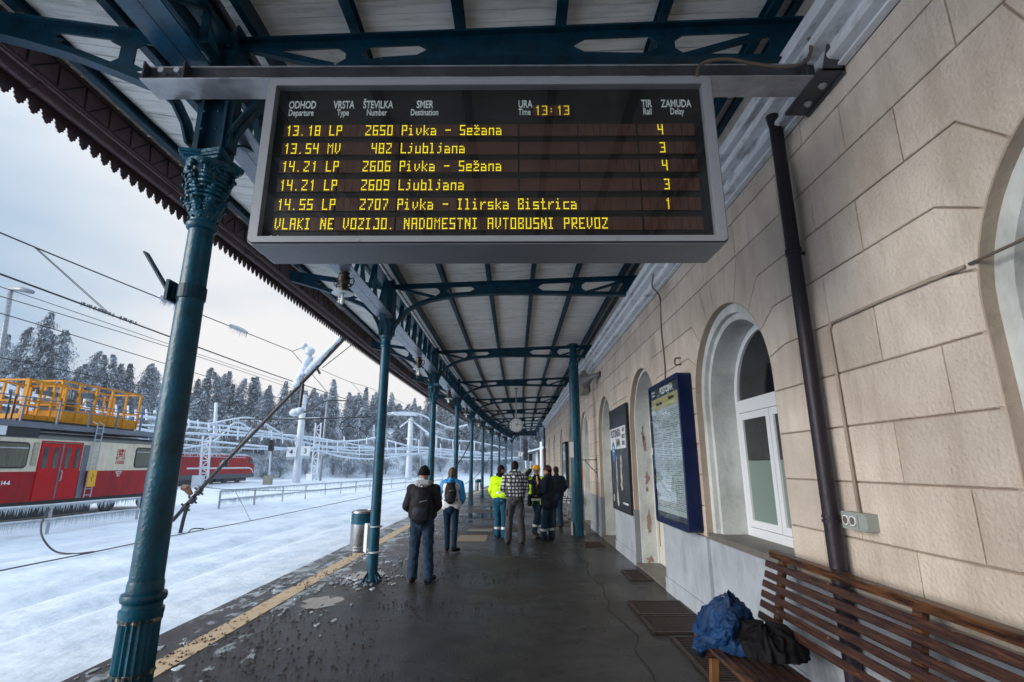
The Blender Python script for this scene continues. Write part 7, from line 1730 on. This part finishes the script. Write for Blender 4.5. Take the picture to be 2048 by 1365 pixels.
b_ = MB(); b_.tube(spline_pts([px(603, 826, Yc), px(622, 820, Yc), px(650, 803, Yc), px(690, 802, Yc), px(697, 801, Yc)], 4), .020, 6); b_.build('steady_arm', 'wire', cl)
b_ = MB(); b_.tube([px(382, 990, Yc), px(374, 977, Yc), px(365, 975, Yc)], [.07, .12, .09], 8); b_.build('insulator', 'leg_wood', cl)
rebase(cl, C0)
cable('steady_arm', [px(480, 839, 17), px(620, 838, 17), px(742, 834, 17)], .022, 'wire', 'horizontal dark tube with a hooked end across the trees left of the second column', 'tube')
cable('steady_arm', [px(696, 836, 17), px(683, 846, 17), px(680, 856, 17), px(686, 860, 17), px(697, 852, 17), px(712, 858, 17)], .02, 'wire', 'small bent hook hanging below the horizontal dark tube', 'tube')
cable('fallen_wire', [atZ(-60, 1158, -.18), atZ(0, 1142, -.17), atZ(185, 1105, -.19), atZ(360, 1069, -.2), atZ(512, 1040, -.2), atZ(700, 1001, -.2), atZ(830, 975, -.2)], .014, 'wire', 'black wire lying across the snow from the left edge toward the platform', 'wire')
cable('fallen_wire', [px(100, 1018, 13), px(84, 1045, 12.6), px(85, 1075, 12.4), px(110, 1103, 12.4), px(150, 1108, 12.4), px(188, 1104, 12.5)], .02, 'wire', 'curled dark cable drooping from the iced fence to the snow', 'cable')
cable('fallen_wire', [px(370, 1078, 16.4), px(383, 1059, 16.4), px(408, 1058, 16.5)], .018, 'wire', 'short bent rod standing in the snow beside the fallen tube', 'rod')
cable('fallen_wire', [px(468, 979, 20.5), px(485, 1010, 20.3), px(501, 1041, 20)], .010, 'ice_dark', 'pale dropper slanting down to the wire on the snow', 'wire')
cable('fallen_wire', [px(395, 972, 19), px(470, 980, 21), px(640, 980, 25), px(760, 966, 32)], .012, 'wire', 'black wire drooping in front of the pipe fence', 'wire')
cable('fallen_wire', [px(948, 868, 32), px(925, 915, 30), px(905, 940, 29), px(880, 990, 27)], .03, 'wire', 'dark broken tube leaning behind the walking woman', 'tube')
cable('fallen_wire', [px(975, 880, 40), px(985, 905, 38), px(955, 950, 36), px(930, 968, 34)], .02, 'wire', 'dark curling cable hanging between the far columns', 'cable')

# ---- thick ice coated wires sagging across the yard
def ydep(u): return 30+u*.055
iced = [([(-40, 752), (53, 784), (200, 822), (400, 846), (505, 860), (598, 875), (653, 883), (710, 882), (762, 874)], .17, 'uppermost'),
 ([(-40, 772), (200, 842), (400, 856), (500, 867), (597, 872), (685, 885), (750, 896), (815, 897)], .13, 'second'),
 ([(-40, 800), (300, 862), (400, 868), (540, 874), (597, 882), (653, 893), (755, 897), (880, 903), (960, 905)], .15, 'third'),
 ([(-40, 828), (300, 872), (400, 881), (595, 899), (640, 894), (718, 902), (815, 896), (900, 900), (1000, 912)], .15, 'fourth'),
 ([(280, 880), (400, 893), (540, 899), (655, 903), (750, 910), (860, 908), (1000, 916)], .14, 'fifth'),
 ([(646, 905), (700, 916), (755, 918), (815, 910), (870, 903)], .16, 'low drooping'),
 ([(775, 881), (822, 893), (860, 897), (920, 909), (1000, 905)], .16, 'descending'),
 ([(785, 826), (836, 828), (880, 848), (905, 856), (935, 850)], .17, 'high right hand'),
 ([(850, 868), (900, 880), (950, 884), (1010, 896)], .12, 'faint right hand'),
 ([(840, 905), (900, 917), (980, 919), (1040, 915)], .14, 'lowest right hand'),
 ([(310, 905), (420, 886), (470, 846), (500, 858)], .12, 'crossing'),
 ([(420, 848), (470, 838), (500, 836), (530, 848), (560, 866)], .12, 'kinked')]
rr = random.Random(21)
for (P_, r, nm) in iced:
    root = empty('iced_wire', (0,0,0)); pts = [px(u, v, ydep(u)) for (u, v) in P_]; sp = spline_pts(pts, 5)
    b_ = MB(); b_.tube(sp, [r*(.55+.35*rr.random()) for _ in sp], 7); b_.build('wire', 'frost', root, smooth=True)
    b_ = MB()
    for p in sp[::1]:
        for q_ in range(3): pp = p+V(rr.uniform(-.5, .5), 0, 0); b_.tube([pp, pp-V(0, 0, .2+.35*rr.random())], [.05, .01], 4, cap=False)
    b_.build('icicles', 'ice', root)['kind'] = 'stuff'
    tag(root, nm+' thick ice coated wire sagging across the yard below the trees', 'wire', 'ice coated wires across the yard'); rebase(root, sp[len(sp)//2])
dr = MB()
for k in range(46):
    u = 20+k*21+rr.uniform(-6, 6)
    v0 = 775+.17*min(u, 600)+rr.uniform(-8, 4) if u < 600 else 876+rr.uniform(-3, 16); L_ = rr.uniform(14, 30)
    b_ = MB(); Yd = ydep(u)+rr.uniform(-1, 1); b_.tube([px(u, v0, Yd), px(u+rr.uniform(-2, 2), v0+L_, Yd)], .08, 5); o = b_.build('iced_dropper', 'frost'); org(o, px(u, v0, Yd)); zn = 'left of the nearest column' if u < 300 else ('between the nearest column and the fallen tube' if u < 500 else ('around the concrete mast' if u < 760 else 'beyond the second column')); tag(o, f'short white iced dropper, {zn}', 'wire', f'iced droppers, {zn}')

# ================================================================== TREES
def conifer(seed, H=14.0, W=2.6, dark=.35, lean=.0, round_=.25):
    rr = random.Random(seed); tk = MB(); top = V(lean*H*.25, 0, H)
    def axis(t_): return V(lean*H*.25*t_*t_, 0, H*t_)
    tk.tube([axis(t_/5) for t_ in range(6)], [.20, .17, .13, .10, .06, .03], 6)
    cr_ = MB(); 
    lev = 40
    for L in range(lev):
        t_ = .16+.84*(L/(lev-1))**.95
        rad = W*((1-t_)**.5*.95+.07)*(1 if t_ > .3 else .55+1.5*(t_-.16)); rad *= rr.uniform(.68, 1.15)
        nb = 6 if t_ < .8 else 5
        for k in range(nb):
            a = rr.random()*6.283; rk = rad*rr.uniform(.55, 1.1); drop = rk*rr.uniform(.55, 1.1)
            rk *= 1+.28*math.sin(a*2+seed)*(1 if L % 7 else 1.5); o = axis(t_); d = V(math.cos(a), math.sin(a), 0); sd = V(-d.y, d.x, 0)
            n = 5
            for j in range(n):
                s0 = (j+.4)/n; p = o+d*(rk*s0)+V(0, 0, .25*rk*s0-drop*s0*s0)
                for m_ in range(4):
                    q = p+sd*rr.uniform(-.42, .42)*(1.1-s0*.4)+V(0, 0, rr.uniform(-.30, .08)); l_ = rr.uniform(.16, .40)
                    tip = q+d*l_*.5+V(0, 0, -l_*rr.uniform(.5, 1.4))+sd*rr.uniform(-.12, .12); wv = sd*rr.uniform(.06, .15)+V(0, 0, .03)
                    cr_.k = 0 if rr.random() < dark else (1 if rr.random() < .55 else 2)
                    cr_.add([q-wv, q+wv, tip], [(0, 1, 2)])
    return tk, cr_
def leafless(seed, H=9.0, W=3.5):
    rr = random.Random(seed); tk = MB(); cr_ = MB()
    tk.tube([(0, 0, 0), (.1, 0, H*.3), (.2, .1, H*.55)], [.14, .11, .06], 6)
    for k in range(34):
        a = rr.random()*6.283; z = H*rr.uniform(.15, .6); d = V(math.cos(a), math.sin(a), 0); L = W*rr.uniform(.5, 1.0); up = rr.uniform(.5, 1.2)
        P_ = [V(.1, 0, z), V(.1, 0, z)+d*L*.35+V(0, 0, L*.55*up), V(.1, 0, z)+d*L*.8+V(0, 0, L*.6*up), V(.1, 0, z)+d*L*1.05+V(0, 0, L*.15*up)]
        cr_.k = 1; sp = spline_pts(P_, 3); cr_.tube(sp, [.05]*len(sp), 3, cap=False)
        for p in sp:
            for m_ in range(7):
                q = p+V(rr.uniform(-.5, .5), rr.uniform(-.5, .5), rr.uniform(-.5, .2)); l_ = rr.uniform(.3, .8); cr_.k = 0 if rr.random() < .3 else 1
                w_ = V(rr.uniform(-.05, .05), rr.uniform(-.05, .05), .03); cr_.add([q-w_, q+w_, q+V(rr.uniform(-.3, .3), rr.uniform(-.3, .3), -l_)], [(0, 1, 2)])
    return tk, cr_
protos = []
for (sd, W, dk, ln) in ((1, 3.4, .20, .15), (2, 3.9, .16, .6), (3, 3.0, .24, -.5), (4, 4.4, .15, .3), (5, 3.4, .60, 0.1)):
    tk, cr_ = conifer(sd, 14, W, dk, ln); r = empty('fir_tree', (0, 0, 0)); tk.build('trunk', 'bark', r); cr_.build('crown', ['fir_dark', 'fir_mid', 'fir_frost'], r, fixn=False); protos.append([r, False])
lprotos = []
for sd in (11, 12, 13):
    tk, cr_ = leafless(sd); r = empty('frosted_tree', (0, 0, 0)); tk.build('trunk', 'bark', r); cr_.build('crown', ['fir_mid', 'twig_frost'], r, fixn=False); lprotos.append([r, False])
def place(pr, loc, s_, rz, label, group, sz=None):
    r, used = pr
    if used: o = dup(r)
    else: o = r; pr[1] = True
    o.location = loc; o.rotation_euler.z = rz; o.scale = (sz or s_, sz or s_, s_); tag(o, label, 'tree', group); return o
tops = [(8, 668, 0), (39, 650, 2), (93, 624, 0), (120, 668, 1), (143, 664, 3), (178, 700, 1), (213, 710, 0), (242, 710, 2), (285, 727, 1), (318, 742, 3), (345, 748, 0), (372, 752, 2), (401, 766, 1), (441, 753, 0), (459, 744, 3), (478, 755, 1), (490, 777, 2), (517, 755, 0), (523, 772, 3), (545, 790, 1), (570, 762, 0), (591, 783, 2), (624, 790, 1), (645, 787, 2), (669, 800, 0), (696, 806, 1), (716, 818, 3), (730, 820, 2), (753, 804, 0), (785, 829, 1), (812, 816, 0), (834, 813, 2), (856, 826, 1), (880, 820, 0), (898, 838, 3), (921, 846, 1), (938, 856, 2), (955, 862, 0)]
rr = random.Random(31)
for k, (u, v, ty) in enumerate(tops):
    # march out along the sight line until the hill is high enough
    d = _ray(u, v); hd = Vector((d.x, d.y)); 
    Y = 40.0; want = rr.uniform(22, 34)
    while Y < 400:
        t_ = Y/d.y; x = d.x*t_
        if hill_d(x, Y) > want: break
        Y += 1.0
    x = d.x*Y/d.y; zt = CAMZ+d.z*Y/d.y; zg = gz(x, Y)-.3; H_ = max(6, zt-zg)
    left = 'left edge' if u < 70 else ('above the yellow work cage' if u < 300 else ('between the nearest column and the fallen tube' if u < 600 else ('right of the concrete mast' if u < 760 else 'beyond the far columns')))
    place(protos[ty], (x, Y, zg), H_/14, rr.random()*6.28, f"{['slender','drooping','narrow','broad','dark'][ty]} frosted fir on the skyline, {left}", f'skyline firs, {left}, {["slender","drooping","narrow","broad","dark"][ty]}', sz=max(.75, H_/14*.92))
o = place(protos[4], (px(452, 900, 78).x, 78, gz(px(452, 900, 78).x, 78)-.3), .62, .3, 'dark green fir with little frost in front of the paler trees', None, .95)
# slope wood: rows of firs below the skyline
def zone(u):
    for lim, t_ in ((130, 'at the far left edge'), (300, 'above the rail vehicle'), (450, 'just right of the nearest column'), (600, 'behind the fallen tube'), (760, 'between the concrete mast and the second column'), (870, 'between the second and third columns'), (960, 'behind the walking woman')):
        if u < lim: return t_
    return 'seen between the far columns'
cnt = 0
for k in range(1500):
    if cnt >= 235: break
    Y = rr.uniform(45, 190); x = rr.uniform(-120, 25); hd_ = hill_d(x, Y)
    if not (8 < hd_ < 36) or x > 8+.2*(Y-120): continue
    u_ = 1030+1047*x/Y
    if u_ < -60 or u_ > 1120: continue
    ty = rr.choice([0, 1, 2, 3, 0, 2, 3, 4]); s_ = rr.uniform(.36, .68)
    kn = ['slender', 'drooping', 'narrow', 'broad', 'dark'][ty]; zn = zone(u_)
    place(protos[ty], (x, Y, gz(x, Y)-.3), s_, rr.random()*6.28, f'{kn} frosted fir in the wood, {zn}', f'{kn} firs of the wood on the slope, {zn}', sz=s_*1.15); cnt += 1
cnt = 0
for k in range(3000):
    if cnt >= 170: break
    Y = rr.uniform(45, 200); x = rr.uniform(-110, 22); hd_ = hill_d(x, Y)
    if not (1.0 < hd_ < 13): continue
    u_ = 1030+1047*x/Y
    if u_ < -60 or u_ > 1130: continue
    s_ = rr.uniform(.26, .60); sk = 'larger' if s_ > .43 else 'low'; o = place(lprotos[cnt % 3], (x, Y, gz(x, Y)-.2), s_, rr.random()*6.28, f'{sk} frosted shrub on the bank, {zone(u_)}', f'{sk} frosted shrubs on the bank, {zone(u_)}', sz=s_*1.25); o['category'] = 'shrub'; cnt += 1
for o in list(bpy.data.objects):
    if o.name.startswith('frosted_tree') and o.get('category') == 'shrub': o.name = 'frosted_shrub'
bpy.context.view_layer.update()

# ================================================================== HAZE
hz = MB(); hz.box(-520, 330, -70, 600, -3.5, 48)
hm = bpy.data.materials.new('haze'); hm.use_nodes = True; ht = hm.node_tree; ht.nodes.clear()
ho = N(ht, 'ShaderNodeOutputMaterial'); hv = N(ht, 'ShaderNodeVolumePrincipled'); hv.inputs['Density'].default_value = .0006; hv.inputs['Color'].default_value = (.86, .90, .96, 1)
ht.links.new(hv.outputs[0], ho.inputs['Volume']); MAT['haze'] = hm
tag(hz.build('haze', 'haze'), kind='stuff')
